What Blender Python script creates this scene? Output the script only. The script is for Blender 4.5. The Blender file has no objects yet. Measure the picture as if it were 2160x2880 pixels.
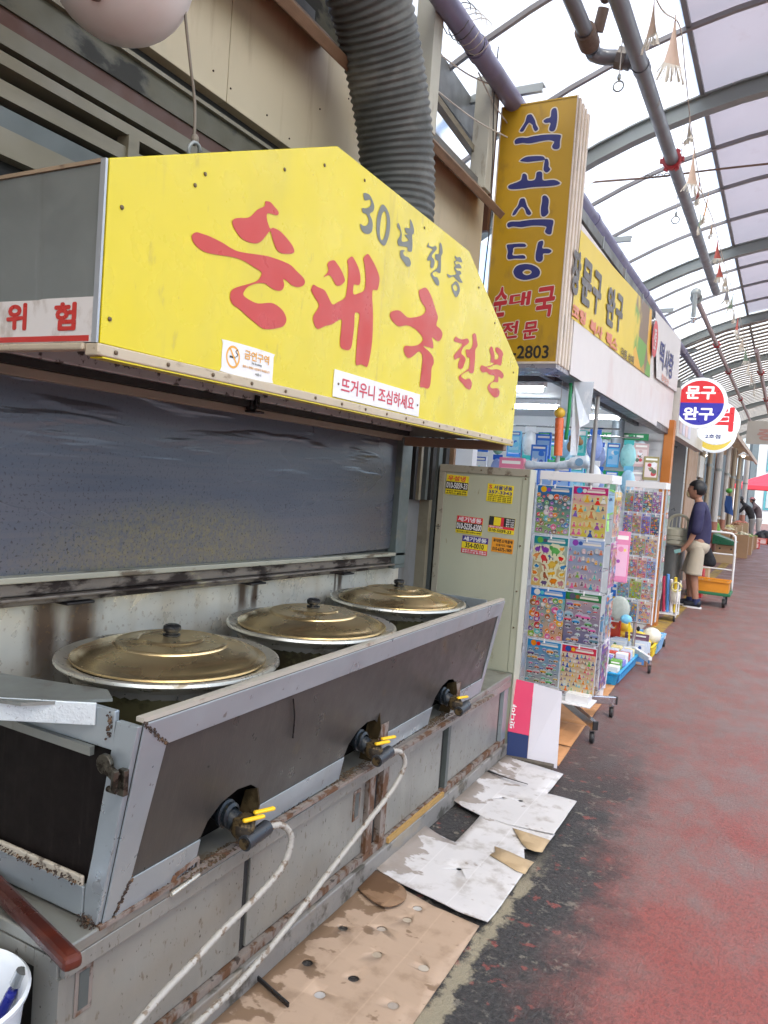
import bpy, bmesh, math, random
from mathutils import Vector, Matrix
random.seed(7)
S = bpy.context.scene
COL = S.collection
R = math.radians
# ---------------------------------------------------------------- camera
cam = bpy.data.cameras.new('camera'); camo = bpy.data.objects.new('camera', cam); COL.objects.link(camo)
cam.sensor_fit = 'VERTICAL'; cam.sensor_height = 36.0; cam.lens = 27.03
cam.clip_start = 0.05; cam.clip_end = 400
camo.matrix_world = Matrix(((0.88286068, -0.08654466, 0.46159186, 0), (0.46397017, 0.00853278, -0.88580972, 0),
                            (0.07272343, 0.99621143, 0.0476874, 1.5), (0, 0, 0, 1)))
S.camera = camo
# ---------------------------------------------------------------- world, sun, exposure
W = bpy.data.worlds.new('World'); S.world = W; W.use_nodes = True
wn = W.node_tree
sky = wn.nodes.new('ShaderNodeTexSky'); sky.sky_type = 'NISHITA'; sky.sun_disc = False
SUN_EL, SUN_ROT = R(58), R(140)
sky.sun_elevation = SUN_EL; sky.sun_rotation = SUN_ROT
sky.air_density = 1.0; sky.dust_density = 3.0; sky.ozone_density = 0.0
wn.nodes['Background'].inputs['Strength'].default_value = 0.15
wn.links.new(sky.outputs[0], wn.nodes['Background'].inputs['Color'])
sd = bpy.data.lights.new('sun', 'SUN'); so = bpy.data.objects.new('sun', sd); COL.objects.link(so)
sd.energy = 1.1; sd.angle = R(25); sd.color = (1.0, 0.975, 0.88)
dirv = Vector((math.sin(SUN_ROT) * math.cos(SUN_EL), math.cos(SUN_ROT) * math.cos(SUN_EL), math.sin(SUN_EL)))
so.rotation_euler = (-dirv).to_track_quat('-Z', 'Y').to_euler(); so.location = (6, -6, 12)
vs = S.view_settings; vs.view_transform = 'Standard'; vs.look = 'None'; vs.gamma = 1.0; vs.use_curve_mapping = False
vs.exposure = 1.8
S.render.engine = 'CYCLES'
S.cycles.use_denoising = True
S.cycles.max_bounces = 10; S.cycles.diffuse_bounces = 5; S.cycles.transparent_max_bounces = 24
S.cycles.sample_clamp_indirect = 8.0
S.cycles.caustics_reflective = False; S.cycles.caustics_refractive = False
# ---------------------------------------------------------------- materials
class NT:
    def __init__(s, name):
        s.m = bpy.data.materials.new(name); s.m.use_nodes = True
        s.t = s.m.node_tree; s.n = s.t.nodes; s.l = s.t.links
        s.p = s.n['Principled BSDF']; s.out = s.n['Material Output']
        s.tc = s.n.new('ShaderNodeTexCoord').outputs['Object']
    def link(s, a, b): s.l.new(a, b)
    def mapping(s, sc=(1, 1, 1), loc=(0, 0, 0), rot=(0, 0, 0)):
        m = s.n.new('ShaderNodeMapping'); m.inputs['Scale'].default_value = sc; m.inputs['Location'].default_value = loc
        m.inputs['Rotation'].default_value = rot; s.link(s.tc, m.inputs['Vector']); return m.outputs[0]
    def noise(s, scale, sc=(1, 1, 1), detail=4, rough=.55, loc=(0, 0, 0)):
        v = s.mapping(sc, loc); t = s.n.new('ShaderNodeTexNoise'); t.inputs['Scale'].default_value = scale
        t.inputs['Detail'].default_value = detail; t.inputs['Roughness'].default_value = rough
        s.link(v, t.inputs['Vector']); return t.outputs['Fac']
    def voro(s, scale, sc=(1, 1, 1), feature='F1', out='Distance', rnd=1.0):
        v = s.mapping(sc); t = s.n.new('ShaderNodeTexVoronoi'); t.feature = feature
        t.inputs['Scale'].default_value = scale; t.inputs['Randomness'].default_value = rnd
        s.link(v, t.inputs['Vector']); return t.outputs[out]
    def rng(s, x, a, b, c=0., d=1., smooth=True):
        m = s.n.new('ShaderNodeMapRange'); m.clamp = True
        if smooth: m.interpolation_type = 'SMOOTHSTEP'
        for i, v in enumerate((a, b, c, d)): m.inputs[i + 1].default_value = v
        s.link(x, m.inputs[0]); return m.outputs[0]
    def math(s, op, a, b=None, clamp=False):
        m = s.n.new('ShaderNodeMath'); m.operation = op; m.use_clamp = clamp
        for i, v in enumerate((a, b)):
            if v is None: continue
            if isinstance(v, (int, float)): m.inputs[i].default_value = v
            else: s.link(v, m.inputs[i])
        return m.outputs[0]
    def mix(s, f, a, b, mode='MIX'):
        m = s.n.new('ShaderNodeMix'); m.data_type = 'RGBA'; m.blend_type = mode
        for i, v in ((0, f), (6, a), (7, b)):
            if isinstance(v, (int, float)): m.inputs[i].default_value = v
            elif isinstance(v, (tuple, list)): m.inputs[i].default_value = (*v[:3], 1)
            else: s.link(v, m.inputs[i])
        return m.outputs[2]
    def axis(s, k):
        x = s.n.new('ShaderNodeSeparateXYZ'); s.link(s.tc, x.inputs[0]); return x.outputs[k]
    def bump(s, h, strength=.3, dist=.01, prev=None):
        b = s.n.new('ShaderNodeBump'); b.inputs['Strength'].default_value = strength; b.inputs['Distance'].default_value = dist
        s.link(h, b.inputs['Height'])
        if prev: s.link(prev, b.inputs['Normal'])
        s.link(b.outputs[0], s.p.inputs['Normal']); return b.outputs[0]
    def base(s, c):
        if isinstance(c, (tuple, list)): s.p.inputs['Base Color'].default_value = (*c[:3], 1)
        else: s.link(c, s.p.inputs['Base Color'])
    def rough(s, c):
        if isinstance(c, (int, float)): s.p.inputs['Roughness'].default_value = c
        else: s.link(c, s.p.inputs['Roughness'])
MATS = {}
def mat(name, col, rough=.5, metal=0., var=.12, vs=6., layers=(), bump=0., bs=80., bsc=(1, 1, 1), spec=.5, rvar=.12, emit=None, alpha=None, trans=0., coat=0.):
    """layers: (colour, noise scale, stretch, low, high, amount)"""
    if name in MATS: return MATS[name]
    t = NT(name)
    c = t.mix(t.noise(vs), tuple(max(0, v * (1 - var)) for v in col), tuple(min(1, v * (1 + var)) for v in col)) if var else col
    rr = t.rng(t.noise(vs * 2.3), .3, .7, max(.03, rough - rvar), min(1, rough + rvar), False) if rvar else rough
    for k, (lc, ls, st, lo, hi, am) in enumerate(layers):
        f = t.math('MULTIPLY', t.rng(t.noise(ls, st, 6, .6, (k * 3.1, k * 1.7, k)), lo, hi), am)
        c = t.mix(f, c, lc)
        if rvar: rr = t.math('MAXIMUM', rr, t.math('MULTIPLY', f, .75))
    t.base(c); t.rough(rr)
    t.p.inputs['Metallic'].default_value = metal; t.p.inputs['Specular IOR Level'].default_value = spec
    if bump: t.bump(t.noise(bs, bsc, 5), bump, .004)
    if emit: t.p.inputs['Emission Color'].default_value = (*emit[0], 1); t.p.inputs['Emission Strength'].default_value = emit[1]
    if alpha is not None: t.p.inputs['Alpha'].default_value = alpha
    if trans: t.p.inputs['Transmission Weight'].default_value = trans
    if coat: t.p.inputs['Coat Weight'].default_value = coat
    MATS[name] = t.m; return t.m
# ---------------------------------------------------------------- geometry helpers
def wl(o):
    v = Vector((0, 0, 0))
    while o: v = v + o.location; o = o.parent
    return v
def setp(o, **k):
    for a, b in k.items():
        if b is not None: o[a] = b
    return o
def thing(name, label, cat, loc=(0, 0, 0), rz=0, group=None):
    o = bpy.data.objects.new(name, None); COL.objects.link(o); o.empty_display_size = .1
    o.location = loc; o.rotation_euler = (0, 0, rz)
    return setp(o, label=label, category=cat, group=group)
class MB:
    """collects faces; world=True in build(): vertices are given in world space and are moved into the parent's space"""
    def __init__(s): s.v = []; s.f = []; s.c = []
    def add(s, v, f):
        n = len(s.v); s.v += [tuple(x) for x in v]; s.f += [tuple(n + i for i in q) for q in f]; return s
    def box(s, x0, x1, y0, y1, z0, z1):
        return s.add([(x, y, z) for z in (z0, z1) for x, y in ((x0, y0), (x1, y0), (x1, y1), (x0, y1))],
                     [(3, 2, 1, 0), (4, 5, 6, 7), (0, 1, 5, 4), (1, 2, 6, 5), (2, 3, 7, 6), (3, 0, 4, 7)])
    def bar(s, a, b, w, h, up=(0, 0, 1)):
        a, b = Vector(a), Vector(b); d = (b - a).normalized(); up = Vector(up)
        r = d.cross(up)
        if r.length < 1e-4: r = d.cross(Vector((1, 0, 0)))
        r.normalize(); u = r.cross(d); r *= w / 2; u *= h / 2
        return s.add([p + q for p in (a, b) for q in (-r - u, r - u, r + u, -r + u)],
                     [(0, 1, 2, 3), (7, 6, 5, 4), (0, 4, 5, 1), (1, 5, 6, 2), (2, 6, 7, 3), (3, 7, 4, 0)])
    def tube(s, path, r, n=8, caps=True):
        P = [Vector(p) for p in path]; k = len(P); rr = r if isinstance(r, (list, tuple)) else [r] * k
        ref = None; base = len(s.v); t0 = (P[1] - P[0]).normalized()
        ref = t0.orthogonal().normalized()
        for i, p in enumerate(P):
            t = ((P[min(i + 1, k - 1)] - P[max(i - 1, 0)])).normalized()
            ref = (ref - t * ref.dot(t)).normalized(); b = t.cross(ref)
            for j in range(n):
                a = 2 * math.pi * j / n
                s.v.append(tuple(p + (ref * math.cos(a) + b * math.sin(a)) * rr[i]))
        for i in range(k - 1):
            for j in range(n):
                a, b2 = base + i * n + j, base + i * n + (j + 1) % n
                s.f.append((a, b2, b2 + n, a + n))
        if caps: s.f.append(tuple(base + j for j in range(n))[::-1]); s.f.append(tuple(base + (k - 1) * n + j for j in range(n)))
        return s
    def cyl(s, a, b, r, n=16, r2=None): return s.tube([a, b], [r, r if r2 is None else r2], n)
    def lathe(s, prof, c=(0, 0, 0), n=40, ax='z'):
        b = len(s.v); k = len(prof)
        for r, h in prof:
            for j in range(n):
                a = 2 * math.pi * j / n; x, y, z = r * math.cos(a), r * math.sin(a), h
                if ax == 'y': x, y, z = x, h, y
                if ax == 'x': x, y, z = h, x, y
                s.v.append((c[0] + x, c[1] + y, c[2] + z))
        for i in range(k - 1):
            for j in range(n):
                p, q = b + i * n + j, b + i * n + (j + 1) % n
                s.f.append((p, q, q + n, p + n))
        return s
    def prism(s, poly, a0, a1, ax=0):
        """poly in the two other axes (in xyz order), extruded along ax from a0 to a1"""
        n = len(poly)
        def pt(u, v, w): return [(w, u, v), (u, w, v), (u, v, w)][ax]
        s.add([pt(u, v, a0) for u, v in poly] + [pt(u, v, a1) for u, v in poly],
              [tuple(range(n))[::-1], tuple(range(n, 2 * n))] + [(i, (i + 1) % n, n + (i + 1) % n, n + i) for i in range(n)])
        return s
    def quad(s, a, b, c, d): return s.add([a, b, c, d], [(0, 1, 2, 3)])
    def ball(s, c, r, n=12, sq=(1, 1, 1)):
        pr = [(max(1e-4, r * math.sin(math.pi * i / n)), -r * math.cos(math.pi * i / n)) for i in range(n + 1)]
        b = len(s.v); s.lathe(pr, (0, 0, 0), n * 2)
        for i in range(b, len(s.v)): x, y, z = s.v[i]; s.v[i] = (c[0] + x * sq[0], c[1] + y * sq[1], c[2] + z * sq[2])
        return s
    def build(s, name, m, parent=None, world=True, smooth=False, bev=0., kind=None, label=None, fix=True):
        off = wl(parent) if (world and parent) else Vector((0, 0, 0))
        me = bpy.data.meshes.new(name); me.from_pydata([Vector(p) - off for p in s.v], [], s.f)
        if fix:
            bm = bmesh.new(); bm.from_mesh(me); bmesh.ops.recalc_face_normals(bm, faces=bm.faces); bm.to_mesh(me); bm.free()
        if smooth:
            me.polygons.foreach_set('use_smooth', [True] * len(me.polygons))
            if smooth != 'all':
                try: me.set_sharp_from_angle(angle=R(40))
                except Exception: pass
        me.materials.append(m)
        o = bpy.data.objects.new(name, me); COL.objects.link(o); o.parent = parent
        if bev: b = o.modifiers.new('bevel', 'BEVEL'); b.width = bev; b.segments = 2; b.limit_method = 'ANGLE'
        return setp(o, kind=kind, label=label)
def solo(o, label, cat, group=None): return setp(o, label=label, category=cat, group=group)
def struct(o): o['kind'] = 'structure'; return o
def dup(root, loc, rz=None, label=None, group=None):
    r = root.copy(); COL.objects.link(r); r.location = loc
    if rz is not None: r.rotation_euler = (0, 0, rz)
    setp(r, label=label, group=group)
    for ch in list(root.children):
        c = ch.copy(); COL.objects.link(c); c.parent = r
        for g in list(ch.children):
            d = g.copy(); COL.objects.link(d); d.parent = c
    return r
def smooth_poly(p, k=3):
    n = len(p); out = []
    for i in range(n):
        a, b, c, d = (Vector(p[(i + j) % n]) for j in (-1, 0, 1, 2))
        for q in range(k):
            t = q / k
            out.append(.5 * ((2 * b) + (c - a) * t + (2 * a - 5 * b + 4 * c - d) * t * t + (3 * b - a - 3 * c + d) * t ** 3))
    return [tuple(v) for v in out]
def fill(polys, off=0., ext=0.):
    """2-D outlines (holes allowed) -> mesh in the XY plane"""
    cu = bpy.data.curves.new('fill', 'CURVE'); cu.dimensions = '2D'; cu.fill_mode = 'BOTH' if ext else 'BOTH'
    for p in polys:
        sp = cu.splines.new('POLY'); sp.points.add(len(p) - 1); sp.use_cyclic_u = True
        for q, (x, y) in zip(sp.points, p): q.co = (x, y, 0, 1)
    cu.offset = off; cu.extrude = ext
    return curve_mesh(cu)
def curve_mesh(cu):
    o = bpy.data.objects.new('tmp', cu); COL.objects.link(o); dg = bpy.context.evaluated_depsgraph_get(); dg.update()
    me = bpy.data.meshes.new_from_object(o.evaluated_get(dg)); bpy.data.objects.remove(o); bpy.data.curves.remove(cu); return me
def place2d(me, name, m, parent, org, u, v, kind=None, label=None):
    """put a mesh from the XY plane at org with axes u, v (world), as a child of parent"""
    u, v, org = Vector(u), Vector(v), Vector(org); w = u.cross(v)
    off = wl(parent) if parent else Vector((0, 0, 0))
    for p in me.vertices: p.co = org + u * p.co.x + v * p.co.y + w * p.co.z - off
    me.materials.clear(); me.materials.append(m); me.name = name
    o = bpy.data.objects.new(name, me); COL.objects.link(o); o.parent = parent
    return setp(o, kind=kind, label=label)
def text(body, org, u, v, w, h, m, parent, name='lettering', bold=.016, ext=.0008, keep=False, spacing=1.0):
    """fit a line of text into the w x h rectangle that starts at org (lower left)"""
    cu = bpy.data.curves.new('t', 'FONT'); cu.body = body; cu.resolution_u = 3; cu.space_character = spacing
    me = curve_mesh(cu)
    if bold:                                                   # heavier weight: the strokes repeated a little to each side
        V = [p.co.copy() for p in me.vertices]; F = [tuple(q.vertices) for q in me.polygons]; n = len(V); vv = []; ff = []
        for k, (a, b) in enumerate(((0, 0), (1, 0), (-1, 0), (0, 1), (0, -1), (.7, .7), (-.7, .7), (.7, -.7), (-.7, -.7))):
            vv += [(p.x + a * bold, p.y + b * bold, k) for p in V]; ff += [tuple(i + k * n for i in q) for q in F]
        bpy.data.meshes.remove(me); me = bpy.data.meshes.new('t'); me.from_pydata(vv, [], ff)
    xs = [p.co.x for p in me.vertices]; ys = [p.co.y for p in me.vertices]
    x0, x1, y0, y1 = min(xs), max(xs), min(ys), max(ys); sx = w / (x1 - x0); sy = h / (y1 - y0)
    if keep: sx = sy = min(sx, sy)
    for p in me.vertices: p.co.x = (p.co.x - x0) * sx; p.co.y = (p.co.y - y0) * sy; p.co.z = ext + p.co.z * .00004
    return place2d(me, name, m, parent, org, u, v)
def outline(data, org, u, v, m, parent, name='lettering', off=0., lift=.001, k=3):
    polys = [smooth_poly([(d[i] / 1000, d[i + 1] / 1000) for i in range(0, len(d), 2)], k) for d in data]
    me = fill(polys, off)
    for p in me.vertices: p.co.z = lift
    return place2d(me, name, m, parent, org, u, v)
def sheet(polys, name, m, parent=None, z=.004, cut=.07, amp=.006, seed=0, thick=.004, curl=None, smooth_k=0):
    """a lying, slightly wavy sheet of board cut to an outline (with holes)"""
    from mathutils import noise as mn
    me = fill(polys); bm = bmesh.new(); bm.from_mesh(me); bpy.data.meshes.remove(me)
    xs = [v.co.x for v in bm.verts]; ys = [v.co.y for v in bm.verts]
    for ax, lo, hi in ((0, min(xs), max(xs)), (1, min(ys), max(ys))):
        q = lo + cut
        while q < hi:
            co = Vector((q, 0, 0)) if ax == 0 else Vector((0, q, 0)); no = Vector((1, 0, 0)) if ax == 0 else Vector((0, 1, 0))
            bmesh.ops.bisect_plane(bm, geom=bm.verts[:] + bm.edges[:] + bm.faces[:], plane_co=co, plane_no=no); q += cut
    bmesh.ops.remove_doubles(bm, verts=bm.verts, dist=1e-5)
    off = wl(parent) if parent else Vector((0, 0, 0))
    for v in bm.verts:
        x, y = v.co.x, v.co.y
        h = amp * (mn.noise(Vector((x * 3.1 + seed, y * 3.1, seed))) + .5 * mn.noise(Vector((x * 9 + seed, y * 9, 0))) + .75)
        v.co.z = z + max(0, h) + (curl(x, y) if curl else 0); v.co -= off
    me = bpy.data.meshes.new(name); bm.to_mesh(me); bm.free(); me.materials.append(m)
    me.polygons.foreach_set('use_smooth', [True] * len(me.polygons))
    o = bpy.data.objects.new(name, me); COL.objects.link(o); o.parent = parent
    s = o.modifiers.new('thickness', 'SOLIDIFY'); s.thickness = thick; s.offset = -1
    return o
def circle(x, y, r, n=14, ry=None): return [(x + r * math.cos(2 * math.pi * i / n), y + (ry or r) * math.sin(2 * math.pi * i / n)) for i in range(n)]
def spline(P, k=8):
    P = [Vector(p) for p in P]; out = []
    for i in range(len(P) - 1):
        a, b, c, d = P[max(i - 1, 0)], P[i], P[i + 1], P[min(i + 2, len(P) - 1)]
        for q in range(k):
            t = q / k; out.append(.5 * ((2 * b) + (c - a) * t + (2 * a - 5 * b + 4 * c - d) * t * t + (3 * b - a - 3 * c + d) * t ** 3))
    return out + [P[-1]]
# brush lettering outlines on the sign boards, millimetres (along board, height)
RED_HOOD=[[1549,2151,1568,2156,1587,2151,1604,2145,1606,2139,1597,2133,1577,2130,1562,2126,1558,2119,1562,2107,1575,2093,1585,2098,1603,2100,1626,2098,1654,2089,1675,2080,1685,2069,1677,2061,1658,2054,1631,2048,1612,2049,1598,2059,1586,2074,1579,2085,1573,2085,1561,2072,1545,2054,1528,2043,1511,2038,1487,2035,1464,2037,1444,2047,1432,2057,1430,2064,1435,2071,1449,2078,1482,2089,1498,2099,1520,2121,1545,2137,1549,2145],[1313,2003,1330,2005,1357,2007,1402,2006,1429,2003,1457,2003,1499,2010,1543,2019,1589,2026,1664,2030,1699,2022,1732,2013,1743,2004,1735,1992,1711,1982,1683,1980,1662,1985,1644,1986,1649,1974,1646,1962,1632,1953,1607,1950,1584,1953,1565,1955,1535,1947,1507,1934,1493,1922,1487,1908,1510,1902,1546,1901,1591,1913,1617,1915,1648,1908,1666,1895,1669,1882,1656,1867,1624,1855,1592,1847,1567,1845,1536,1853,1505,1862,1475,1872,1453,1876,1441,1885,1439,1899,1444,1909,1462,1920,1506,1939,1535,1953,1548,1966,1551,1979,1522,1983,1481,1987,1444,1985,1399,1977,1351,1969,1323,1971,1306,1978,1299,1987,1301,1995],[1877,2099,1890,2098,1923,2083,1945,2064,1944,2055,1928,2042,1910,2035,1896,2036,1875,2049,1859,2052,1831,2039,1849,2056,1854,2067,1847,2079,1856,2090],[1784,2007,1804,2006,1840,2006,1859,1996,1880,1980,1894,1978,1916,1990,1952,2010,1961,2035,1963,2074,1959,2105,1952,2118,1972,2136,1988,2135,2019,2116,2035,2092,2033,2071,2021,2065,2001,2062,1997,2052,2001,2033,2029,2042,2059,2057,2067,2072,2065,2100,2053,2135,2044,2151,2067,2171,2089,2166,2122,2149,2149,2127,2154,2110,2149,2087,2139,2078,2117,2074,2115,2052,2126,2012,2133,1965,2135,1917,2128,1868,2116,1836,2103,1834,2075,1836,2044,1830,2041,1869,2041,1926,2045,1976,2042,1984,2017,1981,2018,1947,2015,1903,2009,1876,1993,1865,1968,1863,1947,1867,1943,1889,1945,1927,1943,1944,1928,1941,1892,1921,1857,1909,1823,1894,1804,1900,1794,1915,1796,1927,1815,1950,1817,1962,1800,1972,1776,1988,1776,1995],[2487,2173,2513,2172,2546,2157,2573,2136,2601,2111,2618,2096,2609,2066,2642,2060,2668,2049,2664,2029,2635,2011,2580,2016,2590,1999,2596,1979,2564,1976,2511,1971,2559,1962,2600,1948,2611,1927,2596,1906,2597,1872,2593,1840,2572,1827,2542,1828,2508,1826,2507,1859,2511,1896,2511,1930,2499,1943,2474,1945,2435,1923,2400,1910,2375,1915,2358,1930,2367,1946,2416,1954,2470,1969,2503,1994,2470,2010,2419,2018,2365,2015,2315,2001,2283,2002,2257,2010,2241,2021,2247,2034,2276,2046,2313,2052,2367,2043,2420,2054,2473,2071,2502,2089,2505,2105,2464,2120,2440,2147,2457,2160],[2819,2071,2805,2060,2861,2061,2914,2075,2938,2069,2929,2057,2885,2034,2865,2008,2897,2001,2917,1993,2909,1976,2893,1954,2876,1946,2849,1946,2842,1955,2848,1973,2861,1988,2832,1982,2808,1972,2793,1982,2803,1994,2846,2023,2870,2043,2838,2043,2785,2040,2791,2055],[2988,2110,3008,2109,3022,2089,3036,2068,3014,2046,3019,2012,3017,1976,3013,1953,2980,1945,2962,1950,2932,1943,2883,1921,2901,1914,2934,1913,2970,1922,2998,1914,3005,1898,2993,1881,2975,1878,2941,1880,2906,1891,2867,1901,2860,1915,2884,1927,2940,1953,2961,1967,2960,2002,2929,2003,2914,2018,2914,2031,2951,2037,2976,2055,2978,2078,2968,2099],[3202,2095,3226,2087,3248,2063,3252,2048,3293,2056,3297,2075,3264,2081,3252,2098,3287,2105,3335,2101,3360,2088,3350,2073,3347,2049,3336,2033,3293,2031,3250,2022,3198,2004,3165,1998,3195,1996,3238,2000,3292,2010,3339,2011,3379,2003,3388,1993,3365,1978,3323,1982,3321,1966,3317,1955,3261,1949,3231,1936,3220,1924,3251,1919,3312,1928,3345,1923,3352,1908,3338,1893,3299,1884,3265,1886,3223,1897,3193,1910,3195,1924,3219,1938,3260,1955,3269,1976,3200,1973,3164,1978,3121,1969,3094,1973,3086,1985,3101,1997,3146,1999,3202,2011,3248,2027,3245,2031,3204,2027,3206,2052,3180,2074,3185,2086]]
GREY_HOOD=[[2017,2335,2038,2343,2059,2343,2079,2332,2088,2320,2083,2305,2064,2290,2080,2278,2087,2262,2083,2243,2064,2230,2039,2225,2019,2230,2011,2244,2030,2244,2047,2250,2059,2262,2058,2273,2042,2283,2020,2280,2016,2292,2040,2299,2061,2312,2067,2324,2058,2331,2028,2319],[2137,2344,2167,2342,2189,2327,2198,2302,2196,2269,2183,2240,2170,2226,2145,2226,2124,2236,2112,2257,2109,2287,2117,2316],[2156,2329,2168,2320,2174,2299,2171,2268,2162,2247,2149,2237,2137,2247,2133,2268,2135,2295,2141,2316],[2251,2324,2269,2315,2283,2296,2287,2274,2334,2291,2316,2297,2303,2301,2331,2311,2311,2311,2302,2324,2338,2333,2336,2346,2336,2363,2357,2353,2370,2337,2368,2324,2358,2317,2365,2292,2364,2264,2334,2258,2330,2267,2295,2261,2264,2255,2256,2269,2271,2288,2272,2302,2246,2310],[2284,2245,2313,2252,2301,2242,2316,2235,2346,2238,2363,2228,2361,2215,2337,2206,2317,2212,2288,2221,2280,2233],[2496,2333,2494,2323,2528,2327,2549,2337,2563,2332,2552,2319,2535,2306,2525,2292,2549,2287,2551,2274,2539,2254,2519,2255,2519,2276,2495,2269,2490,2276,2516,2306,2530,2319,2483,2314,2485,2324],[2590,2361,2604,2355,2616,2332,2605,2315,2610,2285,2609,2257,2585,2252,2571,2252,2542,2238,2559,2230,2585,2234,2605,2223,2603,2209,2580,2206,2555,2216,2531,2225,2529,2235,2564,2256,2582,2272,2582,2292,2561,2291,2554,2308,2582,2318,2586,2334,2582,2354],[2732,2354,2753,2353,2779,2362,2806,2352,2781,2343,2756,2340,2737,2330,2751,2326,2779,2336,2803,2327,2768,2317,2746,2309,2766,2307,2791,2312,2806,2305,2786,2294,2806,2284,2825,2276,2793,2269,2755,2272,2729,2275,2689,2259,2668,2269,2701,2272,2741,2284,2754,2294,2730,2307,2740,2318,2725,2329,2745,2341,2731,2346],[2756,2264,2787,2261,2804,2243,2794,2223,2772,2206,2749,2212,2728,2224,2719,2238,2737,2252],[2755,2251,2775,2247,2777,2236,2760,2227,2737,2232,2736,2241]]
BLUE_SIGN=[[-1558,3683,-1542,3689,-1527,3683,-1505,3646,-1497,3623,-1483,3599,-1487,3589,-1502,3587,-1517,3613,-1520,3625,-1541,3640,-1557,3622,-1574,3594,-1595,3599,-1586,3617,-1566,3649],[-1402,3702,-1382,3697,-1372,3646,-1374,3602,-1382,3575,-1401,3570,-1417,3586,-1411,3620,-1441,3624,-1455,3639,-1437,3650,-1414,3655,-1412,3689],[-1621,3548,-1605,3559,-1575,3559,-1548,3554,-1508,3558,-1448,3558,-1389,3552,-1350,3544,-1341,3535,-1345,3508,-1344,3473,-1356,3463,-1379,3467,-1390,3483,-1380,3503,-1383,3511,-1413,3522,-1462,3522,-1528,3518,-1572,3527,-1613,3526,-1622,3537],[-1577,3426,-1545,3442,-1498,3441,-1441,3433,-1425,3416,-1412,3415,-1402,3393,-1400,3368,-1389,3351,-1408,3335,-1429,3351,-1429,3381,-1428,3409,-1442,3409,-1489,3410,-1535,3411,-1570,3420],[-1641,3277,-1630,3289,-1570,3305,-1560,3320,-1556,3342,-1543,3345,-1529,3332,-1520,3302,-1483,3300,-1473,3316,-1471,3341,-1454,3347,-1436,3336,-1429,3294,-1390,3290,-1354,3286,-1323,3265,-1345,3255,-1407,3255,-1489,3259,-1563,3257,-1624,3262],[-1560,3194,-1546,3200,-1530,3194,-1512,3150,-1484,3110,-1495,3097,-1513,3108,-1525,3135,-1544,3150,-1563,3136,-1583,3107,-1600,3108,-1590,3134,-1570,3160],[-1423,3199,-1404,3202,-1383,3175,-1384,3128,-1379,3100,-1401,3080,-1421,3090,-1427,3132,-1423,3169],[-1628,3056,-1609,3069,-1554,3066,-1490,3069,-1417,3066,-1359,3059,-1344,3046,-1348,3014,-1352,2977,-1371,2975,-1391,2992,-1384,3017,-1409,3028,-1477,3034,-1536,3030,-1587,3039,-1619,3036],[-1620,2929,-1598,2935,-1523,2934,-1500,2923,-1507,2912,-1571,2914,-1577,2891,-1575,2867,-1517,2865,-1499,2855,-1503,2843,-1566,2847,-1601,2845,-1612,2864,-1609,2893],[-1425,2934,-1402,2941,-1395,2925,-1398,2897,-1364,2892,-1341,2877,-1357,2864,-1390,2864,-1390,2831,-1408,2818,-1431,2829,-1436,2862,-1432,2899],[-1565,2776,-1547,2803,-1508,2811,-1463,2807,-1423,2789,-1401,2762,-1408,2734,-1446,2722,-1495,2717,-1541,2732,-1561,2756],[-1507,2765,-1490,2777,-1465,2775,-1451,2762,-1461,2748,-1483,2745,-1501,2753]]
RED_SIGN=[[-1648,2684,-1636,2660,-1603,2634,-1609,2618,-1644,2631,-1662,2608,-1677,2604,-1674,2623,-1656,2656],[-1672,2575,-1640,2588,-1597,2589,-1599,2558,-1615,2529,-1589,2528,-1593,2512,-1633,2501,-1649,2516,-1626,2539,-1620,2568,-1663,2562],[-1576,2631,-1546,2644,-1526,2640,-1542,2622,-1548,2575,-1521,2588,-1496,2616,-1493,2634,-1484,2620,-1469,2643,-1449,2642,-1443,2599,-1447,2559,-1465,2562,-1463,2600,-1480,2591,-1494,2587,-1503,2578,-1513,2578,-1537,2560,-1557,2568,-1557,2599,-1556,2618],[-1390,2663,-1364,2671,-1326,2671,-1323,2632,-1335,2613,-1319,2594,-1345,2558,-1301,2547,-1299,2519,-1308,2489,-1325,2492,-1326,2529,-1362,2530,-1370,2540,-1351,2577,-1376,2580,-1414,2572,-1420,2586,-1359,2605,-1348,2623,-1344,2653,-1376,2643,-1389,2651],[-1611,2452,-1584,2461,-1576,2456,-1584,2437,-1565,2422,-1543,2455,-1537,2474,-1527,2474,-1527,2421,-1537,2388,-1505,2388,-1516,2376,-1546,2369,-1554,2379,-1544,2412,-1543,2431,-1557,2415,-1575,2415,-1593,2423,-1592,2442],[-1454,2462,-1425,2471,-1398,2466,-1402,2428,-1446,2427],[-1441,2455,-1409,2457,-1413,2438,-1437,2436],[-1477,2408,-1440,2410,-1401,2419,-1398,2404,-1419,2400,-1427,2381,-1384,2383,-1392,2371,-1436,2367,-1447,2377,-1439,2401,-1471,2396]]
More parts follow.
